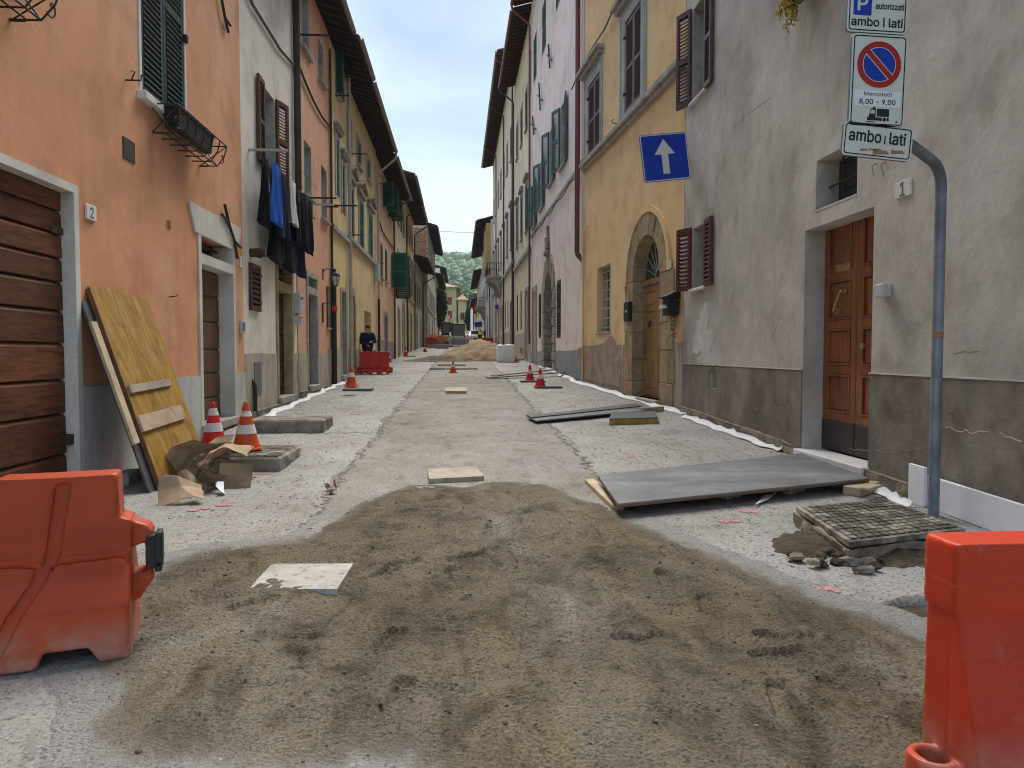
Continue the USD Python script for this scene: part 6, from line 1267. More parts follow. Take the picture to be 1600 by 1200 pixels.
# near left block with cover, second block
def block_cover(label, x0, x1, y0, y1, h, n, m):
    g = float(ramp_h(y0)); p = thing('manhole_block', label, 'manhole', at=((x0 + x1) / 2, y0, g))
    b = cbox(x0, x1, y0, y1, g - .05, g + h, .02); b = b.subdivide_to_size(.08); put(rough(b, .018, 6, n), 'concrete_frame', 'concrete_old', p)
    a_ = .05; cq = [(x0 + a_, y0 + a_, g + h + .014), (x1 - a_, y0 + a_, g + h + .014), (x1 - a_, y1 - a_, g + h + .014), (x0 + a_, y1 - a_, g + h + .014)]
    put(cbox(x0 + a_ - .012, x1 - a_ + .012, y0 + a_ - .012, y1 - a_ + .012, g + h - .03, g + h + .0135), 'cover', 'cast_iron', p); cover_grid(p, [np.array(q) for q in cq], 'cast_iron', n, m, .008)
block_cover('raised manhole block with iron cover under the two near left cones', -3.02, -1.92, 7.95, 8.95, .15, 12, 10)
g = float(ramp_h(10.95)); put(rough(cbox(-3.12, -2.02, 10.95, 11.75, g - .05, g + .19, .025).subdivide_to_size(.06), .016, 7, 4), 'stone_slab', 'concrete_old', label='flat weathered stone slab left of the street, in front of the white house', cat='stone')
# flush plates in the road
g = [np.array(ground(*q, .055)) for q in ((388, 921), (425, 881), (552, 880), (527, 920))]; put(rough(hexa(g, .06).subdivide().subdivide().subdivide(), .004, 5, 2), 'concrete_plate', 'concrete_pale', label='pale square concrete plate sunk in the sand, left foreground', cat='plate')
g = [np.array(ground(*q, .05)) for q in ((670, 748), (668, 732), (744, 729), (756, 744))]; put(rough(hexa(g, .05).subdivide().subdivide(), .005, 5, 2), 'concrete_plate', 'grey_wood', label='small pale plate at the far edge of the sand', cat='plate')
g = [np.array(ground(*q, .07)) for q in ((696, 611), (696, 605), (729, 605), (729, 611))]; put(hexa(g, .07), 'wooden_beam', 'pale_wood', label='short pale beam lying alone in the middle of the road', cat='beam')
# big sheet in front of the entrance
sq = [(966, 787), (934, 742), (1252, 708), (1358, 747)]; up = .125; top = quad_px(sq, up); ctr = np.mean(top, 0)
p = thing('walkway_sheet', 'large grey coated plywood sheet laid as a ramp to the walnut door', 'sheet', at=ctr - [0, 0, up]); put(hexa(top, .012), 'sheet_face', 'sheet_steel', p); put(hexa([np.array(q) - [0, 0, .0125] for q in top], .02), 'sheet_core', 'ply_edge', p)
def beam(name, label, a, b, w, h, mat, cat='beam', up=0.0):
    a, b = np.array(a), np.array(b); d = b - a; L = np.linalg.norm(d); d /= L; s = np.cross(d, [0, 0, 1]); s /= np.linalg.norm(s); n = np.cross(s, d)
    m = cbox(0, L, -w / 2, w / 2, 0, h, .006); return put(loft_frame(m, a + [0, 0, up], d, s, n), name, mat, label=label, cat=cat)
beam('wooden_block', 'thick timber block under the right corner of the grey sheet', ground(1330, 775), ground(1362, 765), .16, .085, 'pale_wood', up=.0)
beam('wooden_block', 'thin timber piece on top of the block under the grey sheet', ground(1352, 766, .086), ground(1370, 760, .086), .10, .025, 'pale_wood')
beam('wooden_lath', 'rough timber lath beside the left end of the grey sheet', ground(966, 797), ground(921, 755), .10, .045, 'pale_wood')
beam('wooden_block', 'small wood offcut under the near edge of the grey sheet', ground(1130, 780), ground(1152, 775), .09, .07, 'pale_wood'); beam('wooden_block', 'second wood offcut under the near edge of the grey sheet', ground(1228, 772), ground(1252, 766), .09, .075, 'pale_wood')
beam('wooden_block', 'timber offcut under the left part of the grey sheet', ground(1010, 770), ground(1010, 750), .1, .085, 'grey_wood')
q = quad_px([(1180, 788), (1196, 772), (1214, 768), (1200, 780)], .03); put(hexa(q, .004), 'plastic_scrap', 'membrane', label='scrap of white plastic under the edge of the grey sheet', cat='scrap')
# second walkway farther up
q = quad_px([(838, 657), (822, 650), (1000, 631), (1022, 639)], .07); put(hexa(q, .02), 'walkway_board', 'sheet_steel', label='long grey sheet laid from the road to the arched doorway', cat='board')
q = quad_px([(830, 652), (824, 649), (995, 630), (1001, 634)], .09); put(hexa(q, .018), 'walkway_board', 'dark_board', label='narrow dark board lying on the grey sheet to the arched doorway', cat='board')
beam('wooden_block', 'pale block under the far end of the sheet to the arched doorway', ground(1003, 646), ground(1034, 643), .12, .1, 'pale_wood')
q = quad_px([(952, 656), (956, 645), (1024, 644), (1028, 654)], .09); pb = thing('manhole_block', 'yellowish block with dark lid beside the boards to the arched doorway', 'manhole', at=q[0] - [0, 0, .12]); put(hexa(q, .10), 'block', 'formwork_yellow', pb); put(hexa([np.array(x) + [0, 0, .02] for x in q], .018), 'lid', 'dark_board', pb)
# third walkway, planks to the pink portal
beam('walkway_board', 'long dark plank laid from the road to the pink palazzo, nearer one', ground(762, 591, .03), ground(893, 582, .12), .25, .03, 'dark_board', 'board'); beam('walkway_board', 'long brown plank laid to the pink palazzo, farther one', ground(770, 588, .03), ground(868, 578, .12), .25, .03, 'old_door_wood', 'board')
for px, py, lb in ((832, 597, 'dark plate under the farther red and white cone'), (856, 606, 'dark plate under the nearer red and white cone'), (560, 610, 'stack of dark boards in front of the stacked cones'), (640, 557, 'dark board under the plain red cone')):
    g = ground(px, py); put(cbox(g[0] - .36, g[0] + .36, g[1] - .25, g[1] + .25, g[2] - .03, g[2] + .045, .008), 'dark_plate', 'dark_board', label=lb, cat='plate')
for px, py, lb in ((684, 577, 'dark plate at the left of the mid road manhole'), (722, 577, 'wide brown plate over the mid road manhole'), (706, 571, 'thin pale lath behind the mid road cone')):
    g = ground(px, py); w = .3 if px == 684 else .6; put(cbox(g[0] - w, g[0] + w, g[1] - .4, g[1] + .4, g[2] - .03, g[2] + .045, .008), 'dark_plate', 'old_door_wood' if px == 722 else 'dark_board', label=lb, cat='plate')
for px, py, lb in ((815, 645, 'round dark rubber ring by the right rut'), ):
    g = ground(842, 652); put([cyl(g, g + [0, 0, .05], .22, n=18)], 'round_lid', 'dark_board', label='round dark lid at the left end of the walkway boards', cat='lid')

# yellow formwork panel leaning on the orange wall
base = np.array(ground(254, 766)); top_z = base[2] + 1.93; topx = -3.545
p = thing('formwork_panel', 'yellow wooden formwork panel with two battens leaning on the orange wall', 'panel', at=base)
ex = np.array([.0, 1, SLOPE]); ex /= np.linalg.norm(ex); ez = np.array([topx - base[0], .27, top_z - base[2]]); Lz = np.linalg.norm(ez); ez /= Lz; ny = np.cross(ez, ex); ny /= np.linalg.norm(ny); ny = ny if ny[0] > 0 else -ny
Wd = 1.26
def pl_(m): return loft_frame(m, base, ex, ny, ez)
for k, (a, b, lz) in enumerate(((0, .42, Lz), (.424, .84, Lz - .0), (.844, Wd, Lz - .06))): put(pl_(cbox(a, b, -.03, 0, .0, lz, .003)), 'plank', 'formwork_yellow', p)
mb = cbox(.02, 1.0, .001, .028, .97, 1.05, .003); put(pl_(mb), 'batten', 'grey_wood', p, label='thin upper batten')
put(pl_(cbox(-.02, 1.05, .001, .032, .58, .74, .003)), 'batten', 'pale_wood', p, label='wide lower batten')
put(pl_(cbox(-.006, .0, -.045, -.002, 0.02, Lz - .02)), 'edge_strip', 'old_door_wood', p)
p = thing('leaning_board', 'dark board with a pale edge batten leaning behind the yellow panel', 'panel', at=base - [.05, .12, 0])
b2_ = base + np.array([.02, -.12, 0]); 
def pl2(m): return loft_frame(m, b2_, ex, ny, ez)
put(pl2(cbox(0, 1.2, -.10, -.08, 0, 1.95)), 'board', 'dark_board', p); put(pl2(cbox(-.09, .02, -.05, -.02, .50, 1.72, .003)), 'batten', 'pale_wood', p)
g = ground(205, 752); put(cbox(g[0] - .25, g[0] + .25, g[1] - .02, g[1] + .5, g[2], g[2] + .03), 'red_crate_lid', 'machine_red', label='dull red flat piece lying under the leaning panel', cat='scrap')
g = ground(200, 760); put(rough(cbox(g[0] - .14, g[0] + .02, g[1] - .03, g[1] + .3, g[2], g[2] + .13, .01).subdivide().subdivide(), .01, 6, 3), 'stone_block', 'concrete_pale', label='grey block beside the wall left of the leaning panel', cat='stone')

# crumpled cardboard
def crumple(w, h, seed, folds=5, amp=.05, n=34, big=3.0):
    rg = np.random.RandomState(seed); X, Y = np.meshgrid(np.linspace(-w / 2, w / 2, n), np.linspace(-h / 2, h / 2, n)); v = np.stack([X, Y, X * 0], -1).reshape(-1, 3)
    v[:, 0] += rg.uniform(-.5, .5, len(v)) * w / n * .7 * (np.abs(v[:, 0]) > w / 2 - 1e-6); v[:, 1] += rg.uniform(-.5, .5, len(v)) * h / n * .9 * (np.abs(v[:, 1]) > h / 2 - 1e-6)
    for _ in range(folds):
        a = rg.uniform(0, np.pi); d = np.array([math.cos(a), math.sin(a), 0]); nrm = np.array([-d[1], d[0], 0]); c = rg.uniform(-.3, .3) * min(w, h); th = rg.uniform(.4, 1.3) * rg.choice([-1, 1])
        s = v @ nrm - c; k = s > 0; R = trimesh.transformations.rotation_matrix(th, d, nrm * c)[:3]; v[k] = v[k] @ R[:, :3].T + R[:, 3]
    v[:, 2] += .035 * np.sin(v[:, 0] * 9 + v[:, 1] * 5 + seed) * np.clip(np.abs(v[:, 1]) / h * 2, 0, 1) * min(1, w * 1.6)
    v += (np.stack([meshkit.fbm(v * big + 5 * q, 3, seed + q) for q in range(3)], -1) - .5) * amp * 2 + (np.abs(np.stack([meshkit.noise(v * 11 + 3 * q, seed + q + 7) for q in range(3)], -1) - .5) - .25) * .035 * min(.6, w * 1.2)
    i = np.arange(n - 1)[:, None] * n + np.arange(n - 1)[None]; f = np.concatenate([np.stack([i, i + 1, i + n + 1], -1).reshape(-1, 3), np.stack([i, i + n + 1, i + n], -1).reshape(-1, 3)])
    m = mk(v, f); b = mk(v - np.array(m.vertex_normals) * .005, f[:, ::-1]); return trimesh.util.concatenate([m, b])
def lay(m, at, rot, sink=0.0):
    m.apply_transform(trimesh.transformations.euler_matrix(*rot)); z0 = m.bounds[0][2]; m.apply_translation((at[0] - m.centroid[0], at[1] - m.centroid[1], at[2] - z0 - sink)); return m
cb = [((306, 748), .70, .5, 3, (.5, .1, .35), 'cardboard', 'large crumpled cardboard sheet leaning over the foot of the yellow panel', 3, .07), ((352, 752), .62, .45, 8, (.3, .3, .2), 'cardboard', 'folded cardboard sheet on the right of the heap', 4, .08), ((335, 764), .5, .34, 12, (.6, 0, .9), 'cardboard_dark', 'darker torn cardboard in the middle of the heap', 4, .07),
      ((281, 786), .36, .26, 21, (.4, .3, .5), 'cardboard', 'small crumpled cardboard scrap lying in front of the heap', 2, .03), ((368, 762), .30, .24, 31, (1.2, .1, .2), 'cardboard_dark', 'squarish cardboard flap at the right end of the heap', 0, .012), ((296, 772), .3, .2, 41, (.2, .6, 0), 'cardboard_dark', 'torn brown cardboard strip at the left of the heap', 2, .03)]
for (px, py), w, h, sd, rot, mt, lb, fo, am in cb: g = ground(px, py); put(lay(crumple(w, h, sd, fo, am), g, rot, .02), 'cardboard', mt, smooth=25, label=lb, cat='cardboard')
gm = ground(330, 752); cm = mound((gm[0], gm[1]), .40, .22, .30, 131, n=60, ang=.5, pw=.8); cm = mk(np.array(cm.vertices) + (np.abs(np.stack([meshkit.noise(np.array(cm.vertices) * 9 + 3 * q, 60 + q) for q in range(3)], -1) - .5) - .25) * .09, cm.faces); put(cm, 'cardboard', 'cardboard_dark', smooth=20, label='crushed cardboard packed at the bottom of the heap', cat='cardboard')
g = ground(345, 772); put(lay(crumple(.07, .2, 51, 1, .01), g, (.7, .1, .4), .0), 'paper_strip', 'sticker_white', label='pale paper strip hanging out of the cardboard heap', cat='paper')
for px, py, w in ((520, 770, .1), (515, 766, .06), (995, 725, .0)):
    if w: g = ground(px, py); put(lay(crumple(w * 1.6, w, int(px), 2, .02, 8), g, (.1, .1, px)), 'scrap', 'cardboard_dark' if w > .08 else 'cardboard', label='brown scrap lying on the gravel near the left rut' if w > .08 else 'tiny pale scrap beside the brown scrap on the gravel', cat='scrap')

# ================================================================ sand heap and far site
hp = mound((1.05, 38.2), 2.25, 2.2, 1.0, 71, n=80, pw=.75); put(hp, 'sand_heap', 'sand_yellow', smooth=True, label='big heap of yellow sand across the middle of the street', cat='sand heap', kind='structure')
hp = mound((-.9, 36.8), 1.9, 1.3, .30, 75, n=60); put(hp, 'sand_apron', 'sand', smooth=True, label='low spread of darker sand left of the sand heap', cat='sand heap', kind='structure')
g = ground(790, 566); p = thing('sand_bag', 'big white woven builders bag standing at the foot of the sand heap', 'bag', at=g); m = soft(mbox(-.40, .40, -.25, .25, 0, .80), .07, 8); m.apply_translation(g); put(rough(rough(m, .09, 2.2, 3), .03, 7, 8), 'bag', 'bag_white', p, smooth=True); put([tube(bend([g + [-.4, -.2, .85], g + [-.4, -.2, 1.0], g + [-.3, -.2, .85]], .05), .02, 5)], 'loop', 'cone_red', p)
g = ground(815, 561); put(cyl(g, g + [0, 0, .62], .10, n=12), 'corrugated_pipe', 'net_orange', label='orange corrugated pipe end standing at the cream house', cat='pipe')
g = ground(826, 556)
# mini excavator and loader
def excavator(at, rz):
    p = thing('mini_excavator', 'mini excavator with red boom, black cab and yellow rear beyond the sand heap', 'excavator', at=at, rotz=rz); L = dict(local=True)
    for s_ in (-1, 1):
        tr = Manifold.hull(Manifold.cylinder(.28, .22, .22, 16).rotate((90, 0, 0)).translate((-.75, s_ * .62 + .14, .22)) + Manifold.cylinder(.28, .22, .22, 16).rotate((90, 0, 0)).translate((.75, s_ * .62 + .14, .22))); put(tr, 'track', 'machine_black', p, **L)
    put(cbox(-.5, .5, -.45, .45, .25, .55, .04), 'undercarriage', 'machine_grey', p, **L)
    put(cbox(-1.05, .55, -.68, .68, .58, 1.05, .12), 'engine_cover', 'machine_yellow', p, **L)
    cabp = put([cbox(-.55, -.45, y, y + .08, 1.05, 2.2) for y in (-.68, .12)] + [cbox(.42, .52, y, y + .08, 1.05, 2.2) for y in (-.68, .12)] + [cbox(-.6, .6, -.72, .24, 2.2, 2.32, .04), cbox(-.5, .5, -.66, .18, 1.05, 1.25)], 'cab', 'machine_black', p, **L)
    put([cbox(-.47, -.46, -.6, .12, 1.25, 2.2), cbox(.46, .47, -.6, .12, 1.25, 2.2), cbox(-.45, .42, -.665, -.655, 1.25, 2.2)], 'cab_glass', 'cab_pane', cabp, **L)
    pr = lambda pts, y0, y1: Manifold.extrude(CrossSection([pts]), y1 - y0).rotate((90, 0, 0)).translate((0, y1, 0))
    put(pr([(.5, .8), (.75, .75), (1.6, 2.2), (2.3, 2.95), (2.15, 3.1), (1.35, 2.4)], -.02, .2), 'boom', 'machine_red', p, **L)
    put(pr([(2.05, 3.2), (2.35, 3.15), (2.9, 1.6), (2.75, 1.5)], .0, .18), 'dipper_arm', 'machine_red', p, **L)
    put(pr([(2.6, 1.6), (2.95, 1.65), (3.1, 1.2), (2.75, .95), (2.45, 1.1)], -.25, .42), 'bucket', 'machine_grey', p, **L)
    put(cyl((.8, .09, 1.1), (1.7, .09, 2.1), .05), 'hydraulic_ram', 'machine_grey', p, **L); put(cbox(1.1, 1.2, -.7, .7, .1, .5, .03), 'dozer_blade', 'machine_grey', p, **L)
excavator((-1.55, 73, float(ramp_h(73))), 1.35)
def loader(at, rz):
    p = thing('skid_loader', 'compact loader with black cab and grey bucket seen from the front', 'loader', at=at, rotz=rz); L = dict(local=True)
    for sx in (-.5, .55):
        for s_ in (-1, 1): put(cyl((sx, s_ * .55, .38), (sx, s_ * .85, .38), .38, n=20), 'wheel', 'rubber_black', p, **L); 
    put(cbox(-1.0, .8, -.52, .52, .35, 1.0, .1), 'chassis', 'machine_white', p, **L)
    c = put([cbox(-.7, -.6, y, y + .08, 1.0, 2.05) for y in (-.6, .52)] + [cbox(.5, .6, y, y + .08, 1.0, 2.05) for y in (-.6, .52)] + [cbox(-.75, .65, -.64, .64, 2.05, 2.15, .04)], 'cab', 'machine_black', p, **L); put([cbox(.54, .56, -.52, .52, 1.0, 2.05), cbox(-.6, .5, .58, .59, 1.0, 2.05), cbox(-.6, .5, -.59, -.58, 1.0, 2.05)], 'cab_glass', 'cab_pane', c, **L)
    for s_ in (-1, 1): put([cyl((-.9, s_ * .72, 1.3), (.9, s_ * .72, .9), .08), cyl((.9, s_ * .72, .9), (1.15, s_ * .72, .35), .07)], 'lift_arm', 'machine_white', p, **L)
    m = mhull([(x, y, z) for y in (-.95, .95) for x, z in ((1.1, .1), (1.85, .08), (1.2, .75), (1.1, .7))]) - mhull([(x, y, z) for y in (-.9, .9) for x, z in ((1.17, .16), (2.0, .14), (1.26, .85), (1.17, .8))]); put(m, 'bucket', 'machine_grey', p, **L)
loader((-.25, 70, float(ramp_h(70))), -1.5)
net = thing('safety_fence', 'orange plastic mesh fence left of the excavator', 'fence', at=(-2.9, 71, float(ramp_h(71))))
g = float(ramp_h(71)); put([cbox(-3.3 + .1 * k, -3.27 + .1 * k, 71, 71.02, g, g + 1.15) for k in range(17)] + [cbox(-3.35, -1.6, 71.02, 71.04, g + .08 * k, g + .08 * k + .03) for k in range(1, 15)], 'mesh', 'net_orange', net); 
for x in (-3.3, -2.5, -1.7): put(cyl((x, 71.05, g), (x, 71.05, g + 1.3), .025), 'post', 'iron_rust', net)
for i, (x, y, w, h, mt, lb) in enumerate(((-2.2, 64, .7, .3, 'concrete_pale', 'stack of pale kerb stones left of the loader'), (-1.5, 62, .5, .35, 'machine_grey', 'grey crate in front of the excavator'))): g = float(ramp_h(y)); put([cbox(x - w, x + w, y - .4, y + .4, g + h * k / 3 + .005, g + h * (k + 1) / 3, .02) for k in range(3)], 'stone_stack', mt, label=lb, cat='stack')
# parked cars far up
def car(at, rz, col, label):
    p = thing('parked_car', label, 'car', at=at, rotz=rz, group=None); L = dict(local=True); pr = lambda pts, y0, y1: Manifold.extrude(CrossSection([pts]), y1 - y0).rotate((90, 0, 0)).translate((0, y1, 0))
    put(soft(pr([(-2, .25), (2, .25), (2.05, .6), (1.95, .78), (1.0, .9), (-1.7, .95), (-2.05, .7)], -.85, .85), .12, 4), 'body', col, p, smooth=40, **L); c = put(mhull([(x, y, z) for x, z, w in ((1.0, .88, .78), (.35, 1.42, .62), (-1.2, 1.45, .62), (-1.8, .9, .76)) for y in (-w, w)]), 'cabin_glass', 'pane', p, **L); put(cbox(-1.15, .3, -.6, .6, 1.43, 1.475, .02), 'roof', col, p, **L)
    for x in (-1.25, 1.25):
        for s_ in (-1, 1): put(cyl((x, s_ * .68, .31), (x, s_ * .88, .31), .31, n=18), 'wheel', 'rubber_black', p, **L)
    for s_ in (-1, 1): put(cbox(1.9, 2.06, s_ * .6 - .18, s_ * .6 + .18, .62, .74, .02), 'headlight', 'lamp_glass', p, **L)
car((1.1, 128, float(ramp_h(128))), 1.57, 'sign_red', 'small red car far up the street, left one'); car((2.0, 112, float(ramp_h(112))), -1.57, 'machine_white', 'white car far up the street beside the right wall')

# ================================================================ people
def person(name, label, at, rz, pose, cloth, pants, h=1.72, cap=None, vest=None):
    """joints in metres for a 1.72 m figure; the body is one surface, clothes are children"""
    k = h / 1.72; J = dict(hip_l=(0, .09, .90), hip_r=(0, -.09, .90), knee_l=(.02, .10, .49), knee_r=(.02, -.10, .49), ank_l=(-.02, .10, .08), ank_r=(-.02, -.10, .08), pel=(0, 0, .95), waist=(0, 0, 1.10), chest=(0, 0, 1.30), neck=(-.005, 0, 1.47), head=(.02, 0, 1.60),
             sh_l=(0, .185, 1.40), sh_r=(0, -.185, 1.40), el_l=(.0, .24, 1.12), el_r=(.0, -.24, 1.12), wr_l=(.10, .22, .90), wr_r=(.10, -.22, .90)); J.update(pose); J = {a: np.array(b, float) for a, b in J.items()}
    def ball(p, r, sc=(1, 1, 1)): return Manifold.sphere(r, 20).scale(sc).translate(tuple(p))
    def bone(a, b, ra, rb): return Manifold.batch_hull([ball(J[a] if isinstance(a, str) else a, ra), ball(J[b] if isinstance(b, str) else b, rb)])
    skin = bone('neck', 'head', .055, .055) + bone('chest', 'neck', .07, .055) + ball(J['head'] + [0, 0, .0], .098, (.98, .80, 1.22)) + ball(J['head'] + [.03, 0, -.065], .06, (.9, .85, .8)) + ball(J['head'] + [.105, 0, -.01], .018, (1, .8, 1.4)) 
    for s_ in (-1, 1): skin += ball(J['head'] + [0, s_ * .080, -.005], .024, (.6, .4, 1.1))
    for s_, a in ((1, 'l'), (-1, 'r')):
        skin += bone('sh_' + a, 'el_' + a, .05, .042) + bone('el_' + a, 'wr_' + a, .042, .028)
        w = J['wr_' + a]; d = w - J['el_' + a]; d /= np.linalg.norm(d); sd = np.cross(d, [1, 0, 0]); sd = sd / max(np.linalg.norm(sd), 1e-6); q = np.cross(sd, d)
        palm = w + d * .075; skin += Manifold.batch_hull([ball(w, .026), ball(palm + q * .03, .016), ball(palm - q * .03, .016)])
        for i in range(4):
            r0 = palm + q * (.03 - .02 * i); l = (.070, .078, .074, .058)[i]; m1 = r0 + d * l * .5 - sd * s_ * .006; m2 = r0 + d * l * .9 - sd * s_ * .024; skin += bone(r0, m1, .009, .0085) + bone(m1, m2, .0085, .0075)
        t0 = w + d * .03 + q * .028; t1 = t0 + d * .035 + q * .03; skin += bone(t0, t1, .012, .010) + bone(t1, t1 + d * .028, .010, .008)
        skin += bone('hip_' + a, 'knee_' + a, .07, .055) + bone('knee_' + a, 'ank_' + a, .05, .04) + Manifold.batch_hull([ball(J['ank_' + a] - [.03, 0, .03], .045), ball(J['ank_' + a] + [.16, 0, -.05], .03)])
    skin += bone('pel', 'chest', .10, .10)
    def fin(man, ln=.03, it=8): m = soft(man, ln, it); m.apply_scale(k); return m
    p = thing(name, label, 'person', at=at, rotz=rz); L = dict(local=True)
    body = put(fin(skin, .02, 4), 'body', 'skin', p, smooth=60, **L)
    tor = Manifold.batch_hull([ball(J['waist'] + [0, s_ * .10, 0], .115) for s_ in (-1, 1)] + [ball(J['chest'] + [0, s_ * .12, .03], .115) for s_ in (-1, 1)] + [ball(J['sh_l'] - [0, .02, 0], .07), ball(J['sh_r'] + [0, .02, 0], .07)]) + Manifold.batch_hull([ball(J['waist'] + [0, s_ * .10, 0], .115) for s_ in (-1, 1)] + [ball(J['pel'] + [0, s_ * .09, -.02], .12) for s_ in (-1, 1)])
    slv = Manifold()
    for a in 'lr': slv += bone('sh_' + a, 'el_' + a, .075, .062) + bone('el_' + a, 'wr_' + a, .06, .045)
    put(rough(fin(tor + slv), .008, 9, 2), 'jacket', cloth, body, smooth=60, **L)
    tr = Manifold.batch_hull([ball(J['pel'] + [0, s_ * .09, -.02], .115) for s_ in (-1, 1)] + [ball(J['hip_l'], .09), ball(J['hip_r'], .09)])
    for a in 'lr': tr += bone('hip_' + a, 'knee_' + a, .095, .072) + bone('knee_' + a, 'ank_' + a, .07, .062)
    put(rough(fin(tr), .006, 9, 2), 'trousers', pants, body, smooth=60, **L)
    sh = Manifold()
    for a in 'lr': sh += Manifold.batch_hull([ball(J['ank_' + a] - [.04, 0, .03], .052), ball(J['ank_' + a] + [.17, 0, -.045], .036), ball(J['ank_' + a] + [.0, 0, .02], .05)])
    put(fin(sh), 'shoes', 'rubber_black', body, smooth=60, **L)
    for s_ in (-1, 1): put(fin(ball(J['head'] + [.086, s_ * .034, .012], .013), .01, 1), 'eye', 'hair_dark', body, **L)
    put(fin(ball(J['head'] + [.088, 0, -.07], .02, (.6, 1.2, .35)), .012, 1), 'mouth', 'machine_red', body, **L)
    hair = ball(J['head'] + [-.014, 0, .022], .104, (.98, .84, 1.16)) - mbox(J['head'][0] + .03, 9, -9, 9, -9, J['head'][2] + .06) - mbox(-9, 9, -9, 9, -9, J['head'][2] - .06); put(fin(hair, .03, 2), 'hair', 'hair_dark', body, smooth=60, **L)
    if cap: put(fin((ball(J['head'] + [-.004, 0, .05], .112, (1, .86, .9)) - mbox(-9, 9, -9, 9, -9, J['head'][2] + .05)) + Manifold.batch_hull([ball(J['head'] + [.08, s_ * .06, .055], .01) for s_ in (-1, 1)] + [ball(J['head'] + [.17, s_ * .04, .045], .008) for s_ in (-1, 1)]), .025, 2), 'cap', cap, body, smooth=60, **L)
    if vest: put(rough(fin(Manifold.batch_hull([ball(J['waist'] + [0, s_ * .11, -.05], .122) for s_ in (-1, 1)] + [ball(J['chest'] + [0, s_ * .12, .04], .124) for s_ in (-1, 1)])), .006, 9, 2), 'vest', vest, body, smooth=60, **L)
    return p
gp = np.array([-3.32, 26.6, float(ramp_h(26.6))])
person('person', 'workman in dark navy clothes and cap bending an arm behind the far left barrier', gp, -1.2, dict(wr_l=(.24, .10, 1.12), el_l=(.03, .27, 1.13), wr_r=(.22, -.08, 1.0), el_r=(.0, -.27, 1.12), head=(.06, 0, 1.59), neck=(.02, 0, 1.47)), 'cloth_navy', 'cloth_navy', 1.68, cap='cloth_navy')
person('person', 'worker in yellow high visibility vest beyond the sand heap', (2.2, 84, float(ramp_h(84))), -1.57, {}, 'cloth_navy', 'cloth_navy', 1.74, cap='vest_yellow', vest='vest_yellow')
person('person', 'worker in dark clothes right of the yellow vested worker', (2.9, 86, float(ramp_h(86))), -1.2, {}, 'cloth_navy', 'cloth_black', 1.76)

# ================================================================ signs
def rrect(w, h, r): return sbox(-w / 2 + r, -h / 2 + r, w / 2 - r, h / 2 - r).buffer(r)
class Sign:
    """flat sign panel facing the street; local x to the right, z up, y towards the viewer negative"""
    def __init__(s, p, c, w, h, roll, rim='sign_black', face='sign_white', yaw=0.0, r=.03, bw=.008, m=.014):
        s.p, s.c, s.w, s.h = p, np.array(c, float), w, h; rx = np.array([math.cos(yaw), -math.sin(yaw), 0]); up = np.array([0, 0, 1.0])
        s.ex = rx * math.cos(roll) - up * math.sin(roll); s.ez = rx * math.sin(roll) + up * math.cos(roll); s.ey = np.cross(s.ez, s.ex)
        s.panel = s.sheet(rrect(w, h, r), -.0, -.02, 'sign_back', 'panel', top=True)
        s.sheet(rrect(w - .004, h - .004, r), .0008, .003, face, 'face')
        if rim: s.sheet(rrect(w - 2 * m, h - 2 * m, r * .8).difference(rrect(w - 2 * m - 2 * bw, h - 2 * m - 2 * bw, r * .6)), .0035, .0048, rim, 'border')
    def sheet(s, poly, d0, d1, mat, name, top=False):
        if poly.geom_type != 'Polygon': m = cat_([ext(g, abs(d1 - d0)) for g in poly.geoms])
        else: m = ext(poly, abs(d1 - d0))
        v = np.array(m.vertices); lo = min(d0, d1); W = s.c + np.outer(v[:, 0], s.ex) + np.outer(v[:, 1], s.ez) - np.outer(v[:, 2] + lo, s.ey)
        return put(fixw(mk(W, m.faces)), name, mat, s.p if top else s.panel)
    def text(s, t, x, z, h, mat='sign_black', bold=True, name='lettering', squeeze=1.0):
        m = meshkit.text_mesh(t, h, .0012, bold); c = m.bounds.mean(0); m.vertices = np.stack([(m.vertices[:, 0] - c[0]) * squeeze + x, m.vertices[:, 1] + z, m.vertices[:, 2]], 1)
        comps = sorted(m.split(only_watertight=False), key=lambda q: q.bounds[0][0]); words, end = [], -9
        for q in comps:
            if q.bounds[0][0] - end > .19 * h: words.append([])
            words[-1].append(q); end = max(end, q.bounds[1][0])
        for wd in words:
            v = np.vstack([q.vertices for q in wd]); wm = cat_(wd); v = np.array(wm.vertices)
            put(fixw(mk(s.c + np.outer(v[:, 0], s.ex) + np.outer(v[:, 1], s.ez) - np.outer(v[:, 2] + (.0052 if mat == 'sign_white' else .0046), s.ey), wm.faces)), name, mat, s.panel)
def disc(r, x=0, z=0): return Point(x, z).buffer(r, 40)
base = ground(1462, 806); base[0] -= .02
py_ = base[1]
SY = py_ - .42                                                    # the bent head of the pole leans over the street
sc = SY / FOC
def sgn(px, py): q = at_y(px, py, SY); return q
top_px = [(1462, 275), (1432, 238)]
pole = thing('sign_pole', 'grey galvanised pole with bent neck standing by the grey house wall', 'sign pole', at=base)
zk = at_y(1462, 262, py_)[2]; neck = sgn(1385, 215)
pts = bend([base - [0, 0, .1], [base[0], base[1], zk], [neck[0], SY + .06, neck[2] + .12], [neck[0], SY + .06, neck[2] + 1.5]], .16, 6)
put(tube(pts, .042, 14), 'post', 'galvanised', pole, smooth=40); put(cyl(base + [0, 0, 1.45], base + [0, 0, 1.5], .0435, n=14), 'tape', 'rust_stain', pole)
put(cyl(base + [0, 0, zk - .9], base + [0, 0, zk - .89], .0432, n=14), 'weld', 'sign_back', pole)
k = 1 / FOC * SY / FWD[1]                                         # metres per survey pixel at the signs
